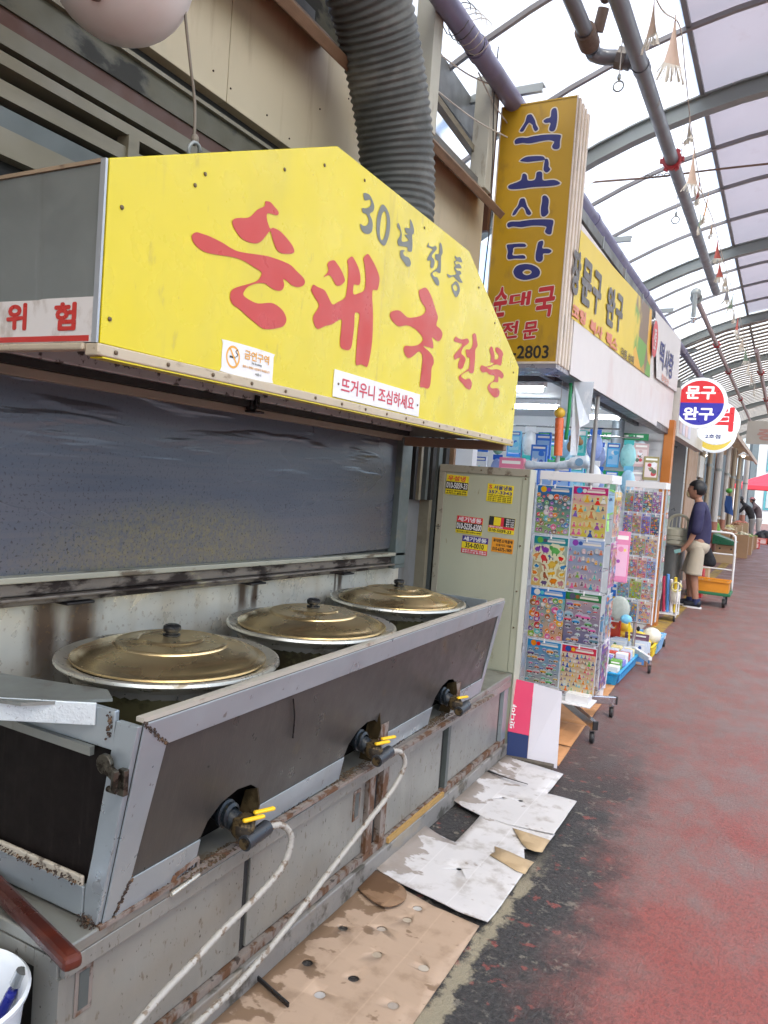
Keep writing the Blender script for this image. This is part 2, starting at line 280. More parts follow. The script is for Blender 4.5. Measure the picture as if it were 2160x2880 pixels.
# ================================================================= MATERIAL LIBRARY
RUST = (.13, .055, .02); GRIME = (.05, .04, .03)
def m_ground():
    t = NT('red_worn_paint_floor')
    x, y = t.axis(0), t.axis(1)
    big = t.noise(1.1, detail=5); mid = t.noise(5, detail=6, rough=.65); fine = t.noise(60, detail=4, rough=.7)
    grain = t.noise(130, (1, .45, 1), 3, .7); spk = t.noise(220, detail=2); scr = t.noise(26, (1, .35, 1), 6, .75)
    red = t.mix(t.noise(2.2, detail=6), (.25, .060, .050), (.30, .088, .075))
    grit = t.rng(t.noise(62, (1, .65, 1), 4, .65), .48, .60); red = t.mix(t.math('MULTIPLY', grit, .5), red, (.115, .046, .041))
    worn = t.mix(fine, (.14, .098, .090), (.235, .165, .152)); worn = t.mix(t.math('MULTIPLY', t.rng(t.noise(7, (1, .6, 1), 8, .75), .42, .60), .75), worn, (.235, .088, .075))
    # paint is worn away most along the shops and further up the lane
    wx = t.rng(x, -1.1, .5, .13, -.06, False); wy = t.rng(y, 2.0, 6.0, -.05, .16, False)
    q = t.math('ADD', t.math('MULTIPLY', big, .5), t.math('ADD', t.math('MULTIPLY', t.noise(9, (1, .5, 1), 7, .72), .35), t.math('MULTIPLY', scr, .15)))
    f = t.rng(t.math('ADD', q, t.math('ADD', wx, wy)), .43, .64)
    c = t.mix(t.math('MULTIPLY', f, .92), red, worn)
    c = t.mix(t.math('MULTIPLY', t.rng(grain, .5, .62), .32), c, (.075, .05, .046)); c = t.mix(t.math('MULTIPLY', t.rng(t.noise(3.3, (1, .5, 1), 7, .7, (7, 2, 0)), .60, .74), .3), c, (.075, .06, .056))
    ck = t.rng(t.voro(.9, (1, .5, 1), 'DISTANCE_TO_EDGE'), .0, .012, 1, 0); c = t.mix(t.math('MULTIPLY', t.math('MULTIPLY', ck, t.rng(t.noise(4), .5, .6)), .0), c, (.045, .035, .033)); gum = t.rng(t.voro(2.7, (1, 1, 1)), .03, .045, 1, 0); c = t.mix(t.math('MULTIPLY', gum, .6), c, (.05, .045, .044))
    e = t.math('ADD', t.math('ADD', x, t.math('MULTIPLY', y, .060)), .26)
    e = t.math('ADD', e, t.math('MULTIPLY', t.math('SUBTRACT', t.noise(6, detail=8, rough=.72), .5), .6))
    e = t.math('ADD', e, t.math('MULTIPLY', t.math('SUBTRACT', big, .5), .45))
    dark = t.rng(e, -.22, .14, 1, 0); near = t.rng(y, 3.4, 6.0, 1, 0); dark = t.math('MULTIPLY', dark, near)
    asph = t.mix(t.rng(fine, .35, .7), (.024, .023, .023), (.060, .057, .055))
    asph = t.mix(t.math('MULTIPLY', t.rng(t.noise(15, detail=7, rough=.7), .56, .66), .75), asph, (.20, .18, .145))
    asph = t.mix(t.math('MULTIPLY', t.rng(t.noise(17, detail=6, loc=(4, 0, 0)), .60, .68), .8), asph, (.22, .06, .05))
    c = t.mix(dark, c, asph)
    ln = t.math('ABSOLUTE', t.math('ADD', x, .755)); ln = t.math('SUBTRACT', ln, t.math('MULTIPLY', t.math('SUBTRACT', t.noise(9, detail=7, rough=.7), .5), .22))
    ln = t.math('MULTIPLY', t.rng(ln, .012, .04, 1, 0), t.rng(y, 2.7, 3.2, 1, 0))
    c = t.mix(t.math('MULTIPLY', ln, .75), c, (.33, .29, .20))
    lit = t.rng(t.voro(11), .016, .028, 1, 0); c = t.mix(t.math('MULTIPLY', lit, t.rng(mid, .5, .6)), c, (.55, .53, .5))
    t.base(c); t.rough(t.rng(t.noise(2.5, detail=5), .35, .65, .38, .62, False)); t.p.inputs['Specular IOR Level'].default_value = .35
    h = t.math('ADD', t.math('MULTIPLY', fine, .6), t.math('ADD', t.math('MULTIPLY', spk, .4), t.math('MULTIPLY', grain, .5)))
    b = t.bump(h, .9, .009); t.bump(scr, .25, .01, b)
    return t.m
def m_card(name, col, dark, stain=1., flute=True, spots=.5, scol=(.07, .035, .014)):
    t = NT(name); x = t.axis(0)
    c = t.mix(t.noise(5, detail=6), tuple(v * .84 for v in col), tuple(min(1, v * 1.06) for v in col))
    c = t.mix(t.math('MULTIPLY', t.rng(t.noise(11, detail=6, rough=.6), .48, .70), spots), c, tuple(v * .8 for v in dark))
    if flute: c = t.mix(t.math('MULTIPLY', t.noise(70, (.12, 1.5, 1), 2), .16), c, dark)
    for cx in (-1.105, -.93):
        c = t.mix(t.math('MULTIPLY', t.rng(t.math('ABSOLUTE', t.math('SUBTRACT', t.math('ADD', x, t.math('MULTIPLY', t.noise(2), .012)), cx + .006)), .001, .004, 1, 0), .2), c, tuple(min(1, v * 1.35) for v in col))
    if stain:
        n = t.noise(12, (.8, 1.1, 1), 4, .5)
        edge = t.rng(x, -1.25, -1.08, .30, -.03, False)
        f = t.rng(t.math('ADD', n, edge), .61, .67)
        c = t.mix(t.math('MULTIPLY', f, .85 * stain), c, scol)
        f2 = t.rng(t.math('ADD', n, edge), .60, .68); c = t.mix(t.math('MULTIPLY', f2, .45 * stain), c, tuple(v * 1.1 for v in dark))
        g = t.rng(t.noise(22, detail=3, loc=(3, 1, 0)), .68, .74); c = t.mix(t.math('MULTIPLY', g, .4), c, (.16, .10, .05))
    t.base(c); t.rough(.8); t.bump(t.noise(70, (.12, 1.5, 1), 2), .12, .002); return t.m
def m_roof():
    t = NT('milky_polycarbonate'); n, l = t.n, t.l
    tr = n.new('ShaderNodeBsdfTransparent'); tl = n.new('ShaderNodeBsdfTranslucent'); mx = n.new('ShaderNodeMixShader')
    d = t.noise(3, (1, .4, 1), 5)
    dc = t.mix(t.rng(d, .38, .72), (.95, .95, .93), (.62, .60, .54)); rb = t.rng(t.noise(60, (.02, 1, 1), 1), .45, .6); dc = t.mix(t.math('MULTIPLY', rb, .22), dc, (.55, .56, .56)); l.new(dc, tr.inputs[0]); l.new(dc, tl.inputs[0])
    mx.inputs[0].default_value = .62; l.new(tr.outputs[0], mx.inputs[1]); l.new(tl.outputs[0], mx.inputs[2])
    l.new(mx.outputs[0], t.out.inputs[0]); return t.m
def m_film():
    t = NT('black_plastic_film')
    y, z = t.math('ADD', t.axis(1), 2.5), t.axis(2)
    gr = t.noise(45, (1, 1, 1), 5, .7); big = t.noise(1.3, (1, .7, 2.2), 3, .4); brush = t.noise(16, (1, .07, 1.8), 4, .6)
    c = t.mix(big, (.075, .092, .125), (.14, .15, .175)); c = t.mix(t.math('MULTIPLY', t.rng(brush, .42, .62), .5), c, (.15, .145, .16))
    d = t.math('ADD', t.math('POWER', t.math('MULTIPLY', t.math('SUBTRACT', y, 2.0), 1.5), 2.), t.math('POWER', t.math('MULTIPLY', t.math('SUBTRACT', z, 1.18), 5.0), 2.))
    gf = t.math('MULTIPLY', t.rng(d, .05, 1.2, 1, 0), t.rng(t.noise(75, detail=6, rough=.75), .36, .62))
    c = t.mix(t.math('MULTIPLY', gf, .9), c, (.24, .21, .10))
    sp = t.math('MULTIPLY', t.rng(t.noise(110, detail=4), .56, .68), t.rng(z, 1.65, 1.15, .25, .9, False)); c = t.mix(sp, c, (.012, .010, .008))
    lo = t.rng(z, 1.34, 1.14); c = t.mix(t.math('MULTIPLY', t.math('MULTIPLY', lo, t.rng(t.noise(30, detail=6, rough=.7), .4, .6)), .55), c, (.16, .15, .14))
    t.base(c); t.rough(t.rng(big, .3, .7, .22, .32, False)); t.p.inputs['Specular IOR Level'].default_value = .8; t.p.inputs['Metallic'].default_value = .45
    w = t.rng(t.noise(3.2, (1, .8, 7), 2, .4), .52, .72); fade = t.rng(z, 1.42, 1.62)
    b = t.bump(t.math('MULTIPLY', w, fade), .22, .015)
    t.bump(gr, .06, .003, b); return t.m
def m_backsplash():
    t = NT('greasy_stainless_splashback')
    y, z = t.math('ADD', t.axis(1), 2.5), t.axis(2)
    c = t.mix(t.noise(4, detail=6), (.58, .56, .47), (.72, .70, .61))
    st = t.rng(t.noise(7, (1, 1, .18), 4, .5), .50, .72)
    c = t.mix(t.math('MULTIPLY', st, .35), c, (.36, .25, .10))
    for yy, w in ((1.63, .10), (1.50, .08), (2.40, .05), (2.47, .03), (3.14, .025), (3.09, .02)):
        d = t.math('ABSOLUTE', t.math('SUBTRACT', t.math('ADD', y, t.math('MULTIPLY', t.math('SUBTRACT', t.noise(14, (1, 1, .3)), .5), .07)), yy))
        f = t.math('MULTIPLY', t.rng(d, w * .2, w, 1, 0), t.rng(z, .62 if yy < 2 else .88, .98))
        c = t.mix(t.math('MULTIPLY', f, .93), c, (.06, .025, .008))
    c = t.mix(t.math('MULTIPLY', t.rng(t.noise(60, detail=3), .60, .68), .4), c, (.22, .13, .05))
    t.base(c); t.rough(t.rng(t.noise(12), .3, .7, .22, .45, False)); t.p.inputs['Metallic'].default_value = .35
    t.bump(t.noise(30), .08, .004); return t.m
def m_attr(name='printed_colours', rough=.35):
    t = NT(name); a = t.n.new('ShaderNodeAttribute'); a.attribute_name = 'Col'; t.link(a.outputs['Color'], t.p.inputs['Base Color']); t.rough(rough); return t.m
GROUND = m_ground(); ROOFM = m_roof(); FILM = m_film(); SPLASH = m_backsplash(); PRINT = m_attr()
BROWNCARD = m_card('brown_cardboard', (.40, .29, .205), (.23, .15, .09), 1.); WHITECARD = m_card('white_faced_cardboard', (.55, .535, .53), (.38, .34, .30), .85, False, .7)
TANCARD = m_card('torn_tan_cardboard', (.46, .34, .20), (.3, .2, .1), 0); ORANGECARD = m_card('orange_cardboard', (.52, .25, .10), (.35, .15, .05), 0)
STEEL = mat('aged_steel_door', (.30, .30, .272), .42, .5, .1, 3, [((.20, .195, .17), 3, (1, 1, .22), .48, .70, .6), ((.36, .35, .32), 14, (1, 1, .08), .56, .70, .5), ((.15, .11, .07), 48, (1, 1, .55), .60, .68, .6), ((.06, .045, .03), 90, (1, 1, .5), .64, .69, .8)], .06, 120)
STEELB = mat('blue_grey_steel', (.38, .43, .455), .36, .55, .1, 4, [((.13, .10, .08), 30, (1, 1, 1), .64, .72, .7), ((.26, .25, .22), 6, (1, 1, .4), .55, .75, .5)], .05, 90)
STEELTOP = mat('worktop_steel', (.30, .30, .27), .38, .6, .15, 5, [((.16, .10, .05), 9, (1, 1, 1), .56, .7, .7)], .06, 60)
BRUSHED = mat('dark_brushed_steel', (.078, .074, .067), .36, .45, .18, 5, [((.095, .09, .08), 60, (1, 1, .04), .5, .65, .45), ((.13, .09, .03), 4, (1, 1, 1), .66, .76, .7)], .10, 260, (1, 1, .03))
RUSTY = mat('rusty_steel_channel', (.27, .23, .20), .6, .4, .2, 9, [(RUST, 22, (1, 1, .5), .46, .58, .9), ((.03, .02, .015), 30, (1, 1, 1), .58, .66, .8)], .3, 90)
SOOT_SHADE = mat('soot_black', (.012, .009, .008), .55, 0, .3, 9, [((.04, .02, .012), 9, (1, 1, 1), .5, .7, .8)], .2, 70)  # soot on the burners; also paints the dark inside of the open counter
GREASEY = mat('greasy_rail', (.21, .18, .15), .45, .5, .2, 9, [((.025, .015, .012), 18, (1, .35, 1), .46, .58, .92), ((.40, .36, .22), 12, (1, .4, 1), .62, .7, .7)], .3, 70)
YELLOW = mat('yellow_sign_panel', (.66, .55, .007), .30, 0, .05, 3, [((.58, .50, .04), 1.1, (1, 1, 1), .45, .75, .5), ((.36, .29, .05), 24, (1, 1, .35), .63, .72, .4), ((.40, .30, .04), 46, (1, 1, .6), .675, .73, .8), ((.50, .43, .05), 3, (1, 1, .3), .48, .8, .5), ((.42, .34, .06), 11, (1, 1, .12), .60, .74, .45)], .03, 9)
HOODGREY = mat('grey_hood_steel', (.24, .255, .235), .42, .5, .14, 5, [((.12, .10, .08), 9, (1, 1, .15), .55, .7, .6), ((.34, .35, .34), 12, (1, 1, .1), .58, .7, .5)], .05, 60)
HOODIN = mat('sooty_hood_inside', (.42, .44, .45), .5, .3, .25, 8, [((.02, .015, .01), 24, (1, 1, 1), .56, .64, .9)], .1, 60)
CREAMTRIM = mat('cream_aluminium_angle', (.50, .42, .30), .42, .2, .1, 9, [((.20, .14, .08), 30, (1, .4, 1), .6, .7, .7)], .05, 60)
REDP = mat('red_vinyl', (.48, .034, .024), .35, 0, .05, 5); GREYP = mat('grey_vinyl', (.13, .14, .125), .4, 0, .05, 5)
WHITEP = mat('white_plate', (.74, .75, .74), .4, 0, .04, 7, [((.5, .42, .32), 13, (1, 1, 1), .6, .72, .5)])
WHITEOLD = mat('weathered_white_plate', (.62, .59, .55), .5, 0, .1, 9, [((.34, .28, .22), 16, (1, 1, .6), .52, .66, .6)], .05, 60)
CRIMSON = mat('crimson_vinyl', (.55, .03, .07), .4, 0, .04, 5); ORANGEP = mat('orange_print', (.75, .38, .05), .45, 0, .05, 5); BLACKP = mat('black_print', (.012, .012, .012), .45, 0, 0, 5)
NAVYP = mat('navy_print', (.02, .03, .18), .45, 0, .05, 5)
OCHRE = mat('dirty_yellow_acrylic', (.42, .25, .008), .42, 0, .08, 2, [((.20, .12, .03), 7, (1, 1, .5), .55, .72, .55), ((.10, .06, .02), 60, (1, 1, 1), .70, .74, .8)], .02, 30)
BLUEP = mat('blue_paint_letters', (.02, .025, .14), .5, 0, .15, 9); HALO = mat('white_letter_outline', (.62, .58, .48), .5, 0, .05, 6); REDS = mat('dark_red_paint_letters', (.42, .02, .03), .5, 0, .1, 9)
CREAM = mat('cream_sign_side', (.62, .55, .47), .45, 0, .06, 6, [((.25, .2, .15), 40, (1, 1, .3), .68, .74, .8), ((.45, .38, .30), 9, (1, 1, .08), .5, .7, .5)])
GOLD = mat('tarnished_gold_aluminium', (.90, .71, .39), .26, .95, .05, 3, [((.52, .37, .16), 2.5, (1, 1, 1), .50, .85, .5), ((.24, .14, .05), 70, (1, 1, 1), .68, .73, .6)], 0)
POTRIM = mat('pale_aluminium_rim', (.68, .64, .54), .33, .85, .1, 9, [((.24, .15, .05), 16, (1, 1, 1), .56, .68, .7)], .05, 50)
POTBODY = mat('oily_green_pot_side', (.12, .112, .055), .38, .55, .35, 5, [((.02, .012, .006), 10, (1, 1, 1), .5, .65, .8), ((.20, .15, .05), 6, (1, 1, 1), .6, .75, .6)], .15, 30)
BLACKPL = mat('black_bakelite', (.012, .012, .013), .25, 0, .1, 9)
BRASS = mat('grimy_brass', (.13, .09, .04), .5, .6, .3, 20, [((.015, .012, .01), 34, (1, 1, 1), .42, .56, .92)], .3, 120)
BLUEBLK = mat('blue_black_pipe', (.009, .013, .017), .35, .1, .2, 20, [((.05, .04, .02), 40, (1, 1, 1), .6, .7, .7)], .1, 120)
REGGREY = mat('grey_regulator_tube', (.035, .04, .046), .35, .2, .1, 20)
LEVER = mat('yellow_lever', (.85, .52, .012), .35, 0, .05, 20)
HOSE = mat('grubby_white_hose', (.35, .335, .30), .5, 0, .1, 12, [((.13, .08, .04), 28, (1, 1, 1), .55, .64, .8)], .3, 160)
PLY = mat('beige_plywood', (.50, .43, .295), .55, 0, .08, 2, [((.28, .27, .20), 3, (1, 1, .5), .52, .7, .5), ((.30, .22, .14), 12, (1, 1, .12), .55, .7, .4), ((.10, .07, .04), 60, (1, 1, 1), .735, .75, .7)], .03, 60, (1, 1, .1))
WOOD = mat('weathered_brown_plank', (.17, .10, .055), .7, 0, .25, 7, [((.05, .03, .02), 14, (1, .15, 1), .5, .65, .7), ((.25, .15, .09), 9, (1, .1, 1), .55, .7, .5)], .4, 60, (1, .1, 1))
OLIVE = mat('dirty_olive_beam', (.085, .078, .048), .5, .1, .2, 5, [((.012, .012, .01), 6, (1, .5, 1), .5, .6, .9)], .1, 40)
REDBROWN = mat('red_brown_beam', (.075, .03, .018), .55, 0, .15, 6)
DARKGAP = mat('dark_recess', (.014, .014, .013), .7, 0, .2, 6)  # near-black that paints shade into gaps between parts
TAUPE = mat('taupe_slat', (.20, .18, .125), .5, 0, .15, 4, [((.10, .08, .05), 8, (1, .2, 1), .5, .7, .5)]); GREENGREY = mat('green_grey_rail', (.10, .115, .11), .45, .3, .15, 5)
DUCT = mat('dusty_black_duct', (.058, .064, .061), .55, 0, .2, 8, [((.17, .172, .155), 4, (1, 1, 1), .44, .66, .6)], .25, 70)
CABINET = mat('greenish_cream_cabinet', (.40, .415, .31), .45, .05, .06, 2, [((.20, .17, .10), 26, (1, 1, .25), .66, .73, .7), ((.30, .29, .21), 5, (1, 1, .2), .55, .75, .5)], .03, 30)
CABFRAME = mat('grimy_cabinet_frame', (.34, .32, .25), .5, .2, .12, 8, [((.10, .07, .045), 16, (1, 1, 1), .55, .68, .8)], .08, 40)
CONC = mat('pale_painted_post', (.42, .42, .36), .6, 0, .1, 5, [((.16, .13, .09), 12, (1, 1, .3), .55, .7, .6)], .1, 60)
DKSTEEL = mat('dark_steel_beam', (.12, .125, .12), .5, .3, .15, 4, [((.15, .08, .05), 9, (1, 1, 1), .58, .7, .6)], .05, 40)
ARCH = mat('grey_green_arch', (.21, .23, .22), .42, .2, .08, 4, [((.16, .13, .10), 5, (1, 1, 1), .55, .75, .5)])
ARCHBAR = mat('roof_joint_bar', (.20, .19, .19), .4, .4, .08, 4)
ROOFDARK = mat('lavender_grey_roof_sheet', (.36, .35, .40), .28, .35, .08, 1.5, [((.24, .18, .14), 3, (1, 1, 1), .6, .75, .5)])
def m_ridge():
    t = NT('lavender_ridge_sheet'); tl = t.n.new('ShaderNodeBsdfTranslucent'); mx = t.n.new('ShaderNodeMixShader')
    c = t.mix(t.noise(1.5, detail=5), (.46, .45, .50), (.56, .55, .61)); c = t.mix(t.math('MULTIPLY', t.rng(t.noise(3, (1, .6, 1), 5), .58, .75), .5), c, (.30, .22, .17))
    t.base(c); t.link(c, tl.inputs[0]); t.rough(.22); t.p.inputs['Metallic'].default_value = .3
    mx.inputs[0].default_value = .28; t.link(t.p.outputs[0], mx.inputs[1]); t.link(tl.outputs[0], mx.inputs[2]); t.link(mx.outputs[0], t.out.inputs[0]); return t.m
ROOFDARK = m_ridge()
ROOFTAN = mat('tan_corrugated_sheet', (.34, .32, .26), .5, .1, .15, 4)
PURPLE = mat('lilac_pvc_pipe', (.17, .16, .26), .40, 0, .08, 4, [((.10, .09, .11), 4, (1, 1, 1), .52, .7, .5)]); PIPEGREY = mat('grey_sprinkler_pipe', (.15, .16, .18), .4, .35, .08, 4, [((.12, .08, .06), 10, (1, 1, 1), .6, .7, .6)])
GALV = mat('galvanised_bracket', (.30, .32, .31), .4, .5, .1, 6); REDPAINT = mat('red_painted_iron', (.33, .02, .025), .45, 0, .1, 9); WIRE = mat('wire', (.06, .055, .05), .5, .4, .1, 9); PALEWIRE = mat('pale_string', (.45, .42, .37), .7, 0, .1, 9)
CHROME = mat('chrome', (.62, .62, .62), .18, 1., .05, 6); WHITEM = mat('white_painted_metal', (.74, .74, .74), .35, 0, .04, 6, [((.5, .48, .44), 9, (1, 1, 1), .6, .75, .4)])
RUBBER = mat('black_rubber', (.02, .02, .021), .5, 0, .1, 9)
TUBE = mat('lit_fluorescent_tube', (.9, .9, .9), .4, 0, 0, 5, emit=((.90, .96, 1.), 11.)); LAMPGLOW = mat('lit_bulb', (.9, .85, .7), .4, 0, 0, 5, emit=((1., .72, .38), 6.))
# ================================================================= GROUND
g = MB().quad((-60, -40, 0), (60, -40, 0), (60, 90, 0), (-60, 90, 0)).build('ground', GROUND); struct(g)
YLINE = mat('worn_yellow_line', (.34, .22, .04), .6, 0, .2, 6, [((.15, .10, .06), 9, (1, 1, 1), .48, .6, .9)], .3, 70)
ml = MB()
for k in range(24):
    y0 = 8.4 + k * 1.0; ml.quad((-1.24, y0, .004), (-1.08, y0, .004), (-1.08, y0 + 1.0, .004), (-1.24, y0 + 1.0, .004))
struct(ml.build('painted_line', YLINE))
# ================================================================= ARCADE ROOF
def rz(x): return 4.5 - .13 * (x - .2) ** 2
roof = thing('arcade_roof', 'vaulted market arcade roof of milky sheets on grey-green steel arches', 'roof', (0, 0, 4.5))
def roofpatch(x0, x1, y0, y1, name, m, n=8, up=.0, parent=roof, wave=0.):
    b = MB(); ys = (y0, y1) if not wave else [y0 + (y1 - y0) * i / 6 for i in range(7)]
    xs = [x0 + (x1 - x0) * i / n for i in range(n + 1)]
    for y in ys:
        w = wave * math.sin(math.pi * (y - y0) / (y1 - y0))
        for x in xs: b.v.append((x, y, rz(x) + up + w))
    for j in range(len(ys) - 1):
        for i in range(n):
            a = j * (n + 1) + i; b.f.append((a, a + 1, a + n + 2, a + n + 1))
    return b.build(name, m, parent, smooth='all', fix=False)
proto = {}
def rooftile(key, x0, x1, ln, m, y, name, up=0., wave=0.):
    if key not in proto: proto[key] = roofpatch(x0, x1, 0, ln, name, m, up=up, wave=wave); o = proto[key]
    else: o = proto[key].copy(); COL.objects.link(o); o.parent = roof
    o.location = (0, y, 0)
for i in range(20):
    y = -4.85 + .9 * i
    rooftile('L', -2.5, -.80, .9, ROOFM, y, 'roof_panel'); rooftile('C', -.80, -.02, .9, ROOFDARK, y, 'ridge_panel', .02); rooftile('R', -.02, 2.9, .9, ROOFM, y, 'roof_panel')
for i in range(70):
    y = 13.15 + .3 * i
    rooftile('T', -2.5, 2.9, .17, ROOFTAN, y, 'corrugated_strip', .0, .04); rooftile('G', -2.5, 2.9, .13, ROOFM, y + .17, 'skylight_strip', .01)
def archbeam(y, w, h, name, m, z=0., x0=-2.45, x1=2.85, fl=0.):
    b = MB(); n = 22; pts = [(x0 + (x1 - x0) * i / n) for i in range(n + 1)]
    def sweep(w, za, zb):
        k = len(b.v)
        for x in pts: b.v += [(x, y - w / 2, rz(x) + za), (x, y + w / 2, rz(x) + za), (x, y + w / 2, rz(x) + zb), (x, y - w / 2, rz(x) + zb)]
        for i in range(n):
            for q in range(4): b.f.append((k + 4 * i + q, k + 4 * i + (q + 1) % 4, k + 4 * i + 4 + (q + 1) % 4, k + 4 * i + 4 + q))
        b.f += [(k, k + 1, k + 2, k + 3), tuple(k + 4 * n + q for q in range(4))]
    if fl: sweep(w, z - h, z - h + fl); sweep(w, z - fl, z); sweep(w * .3, z - h + fl, z - fl)
    else: sweep(w, z - h, z)
    return b.build(name, m, roof)
arc0 = archbeam(0, .09, .13, 'arch_beam', ARCH, -.012, fl=.012)
bar0 = archbeam(0, .028, .03, 'joint_bar', ARCHBAR, -.004)
for i in range(43):
    y = -4.85 + .9 * i
    src = arc0 if i % 4 == 0 else (bar0 if y < 13.2 else None)
    if src is None: continue
    if 'used' in src: o = src.copy(); COL.objects.link(o); o.parent = roof
    else: o = src; src['used'] = 1
    o.location = (0, y, 0)
for o in (arc0, bar0): del o['used']
for o in roof.children:
    if 'used' in o: del o['used']
MB().bar((-2.32, -5, 3.74), (-2.32, 27, 3.74), .07, .16).build('eave_beam', DKSTEEL, roof)
MB().bar((2.72, -5, 3.68), (2.72, 27, 3.68), .07, .16).build('eave_beam', DKSTEEL, roof)
MB().bar((-.1, -5, 4.43), (-.1, 27, 4.43), .05, .05).build('ridge_purlin', ARCHBAR, roof)
MB().bar((-.78, -5, 4.365), (-.78, 27, 4.365), .03, .025).build('purlin', ARCHBAR, roof)
# ================================================================= OPPOSITE ROW (behind the camera's right shoulder; it shades and reflects)
OPP = mat('opposite_wall_paint', (.70, .70, .69), .6, 0, .1, 2); SHUT = mat('grey_roller_shutter', (.50, .53, .54), .4, .3, .06, 3)
struct(MB().quad((3.0, -40, .012), (60, -40, .012), (60, 60, .012), (3.0, 60, .012)).build('pavement', mat('pale_concrete_pavement', (.30, .30, .28), .7, 0, .1, 1.5)))  # unseen pale ground added to bounce neutral light under the hood
for i, (y0, y1, lab) in enumerate(((-12, 1.5, 'plain shop with grey roller shutter facing the stove from across the pavement'), (1.6, 9.0, 'shuttered shop facing the stationery racks from across the pavement'), (9.1, 26, 'long shuttered shop row facing the vegetable boxes from across the pavement'))):
    t = thing('shuttered_shop', lab, 'shop', (9.5, (y0 + y1) / 2, 0))
    MB().box(9.0, 11.5, y0, y1, 0, 2.7).build('wall', OPP, t)
    for k in range(16): MB().box(8.95, 8.995, y0 + .4, y1 - .4, .1 + k * .12, .205 + k * .12).build('shutter_slat', SHUT, t)
    MB().box(8.87, 8.99, y0, y1, 2.1, 2.6).build('fascia', WHITEM, t)
# ================================================================= RESTAURANT FRONT (left wall behind the stove)
rest = thing('restaurant_front', 'grimy restaurant front with film-covered window and beige board fascia behind the stove', 'building', (-1.9, 2.5, 0))
MB().box(-2.05, -1.86, -3, 4.42, 0, 2.2).build('wall', mat('grey_wall_panel', (.20, .21, .21), .5, .2, .1, 3, [((.09, .07, .05), 7, (1, 1, .3), .52, .7, .6)]), rest)
MB().box(-1.86, -1.845, .4, 3.76, .44, 1.10).build('splashback', SPLASH, rest)
# window with stretched black film
fm = MB(); ny, nz = 90, 36
random.seed(3)
for j in range(nz + 1):
    for i in range(ny + 1): fm.v.append((-1.80, .6 + 2.95 * i / ny, 1.125 + .56 * j / nz))
for j in range(nz):
    for i in range(ny): a = j * (ny + 1) + i; fm.f.append((a, a + 1, a + ny + 2, a + ny + 1))
win = MB().box(-1.86, -1.812, .6, 3.66, 1.11, 1.70).build('window', DARKGAP, rest)
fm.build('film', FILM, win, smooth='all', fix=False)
MB().box(-1.83, -1.765, 3.55, 3.665, 1.02, 1.70).build('frame_post', mat('teal_grey_frame', (.13, .16, .155), .45, .3, .2, 9, [((.24, .23, .15), 10, (1, 1, 1), .58, .7, .6)]), win, bev=.004)
MB().box(-1.83, -1.775, .6, 3.66, 1.685, 1.712).build('frame_top', mat('brown_frame_top', (.30, .27, .21), .5, .1, .2, 8), win, bev=.003)
SL = -.026
def rail(x0, x1, z0, z1, m, nm='rail', ya=.5, yb=3.66):
    f = lambda y: SL * (y - 1.3)
    return MB().add([(x, y, z + f(y)) for z in (z0, z1) for x, y in ((x0, ya), (x1, ya), (x1, yb), (x0, yb))], [(3, 2, 1, 0), (4, 5, 6, 7), (0, 1, 5, 4), (1, 2, 6, 5), (2, 3, 7, 6), (3, 0, 4, 7)]).build(nm, m, win, bev=.003)
rail(-1.84, -1.765, 1.146, 1.164, mat('pale_sill_edge', (.42, .41, .32), .4, .3, .1, 9, [((.1, .06, .03), 20, (1, .3, 1), .54, .66, .8)]), 'sill'); rail(-1.84, -1.79, 1.108, 1.143, GREASEY); rail(-1.84, -1.765, 1.097, 1.106, GREASEY); rail(-1.84, -1.80, 1.078, 1.094, GREASEY)
for y in (1.57, 2.42, 3.12): rail(-1.84, -1.785, 1.069, 1.077, SOOT_SHADE, 'rail_bracket', y - .05, y + .05)
# header strip under the hood
MB().box(-1.80, -1.735, .6, 3.75, 1.735, 1.80).build('header_channel', HOODIN, rest, bev=.004)
MB().box(-1.80, -1.75, .6, 3.75, 1.712, 1.733).build('header_lip', DARKGAP, rest)  # near-black strip painting the shaded gap above the window frame
# right of the window: posts and slats, near-black strips painting the shade between
for k, (x, w, m) in enumerate(((3.70, .05, CABFRAME), (3.765, .03, DARKGAP), (3.80, .025, TAUPE), (3.86, .05, DARKGAP), (3.92, .03, GREENGREY), (3.965, .045, DARKGAP), (4.02, .04, TAUPE), (4.085, .05, GREENGREY), (4.15, .05, DARKGAP), (4.22, .05, CONC), (4.29, .03, WOOD))):
    MB().box(-1.86, -1.80 + .015 * (k % 3), x - w / 2, x + w / 2, 1.38 if k < 6 else .5, 2.2).build('wall_post', m, rest)
# stack of beams over the window; near-black strips paint the shaded gaps between
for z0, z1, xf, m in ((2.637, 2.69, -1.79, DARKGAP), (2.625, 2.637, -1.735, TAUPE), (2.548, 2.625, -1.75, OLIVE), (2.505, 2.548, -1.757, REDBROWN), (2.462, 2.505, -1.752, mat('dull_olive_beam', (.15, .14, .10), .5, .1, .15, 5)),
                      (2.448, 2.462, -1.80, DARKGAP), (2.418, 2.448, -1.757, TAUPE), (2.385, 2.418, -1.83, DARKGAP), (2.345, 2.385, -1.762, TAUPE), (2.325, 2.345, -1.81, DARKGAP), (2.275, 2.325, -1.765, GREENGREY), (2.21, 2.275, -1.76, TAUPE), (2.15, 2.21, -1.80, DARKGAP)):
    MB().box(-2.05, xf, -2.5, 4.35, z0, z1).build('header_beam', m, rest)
MB().box(-1.80, -1.753, 1.62, 1.66, 2.21, 2.42).build('mullion', TAUPE, rest)
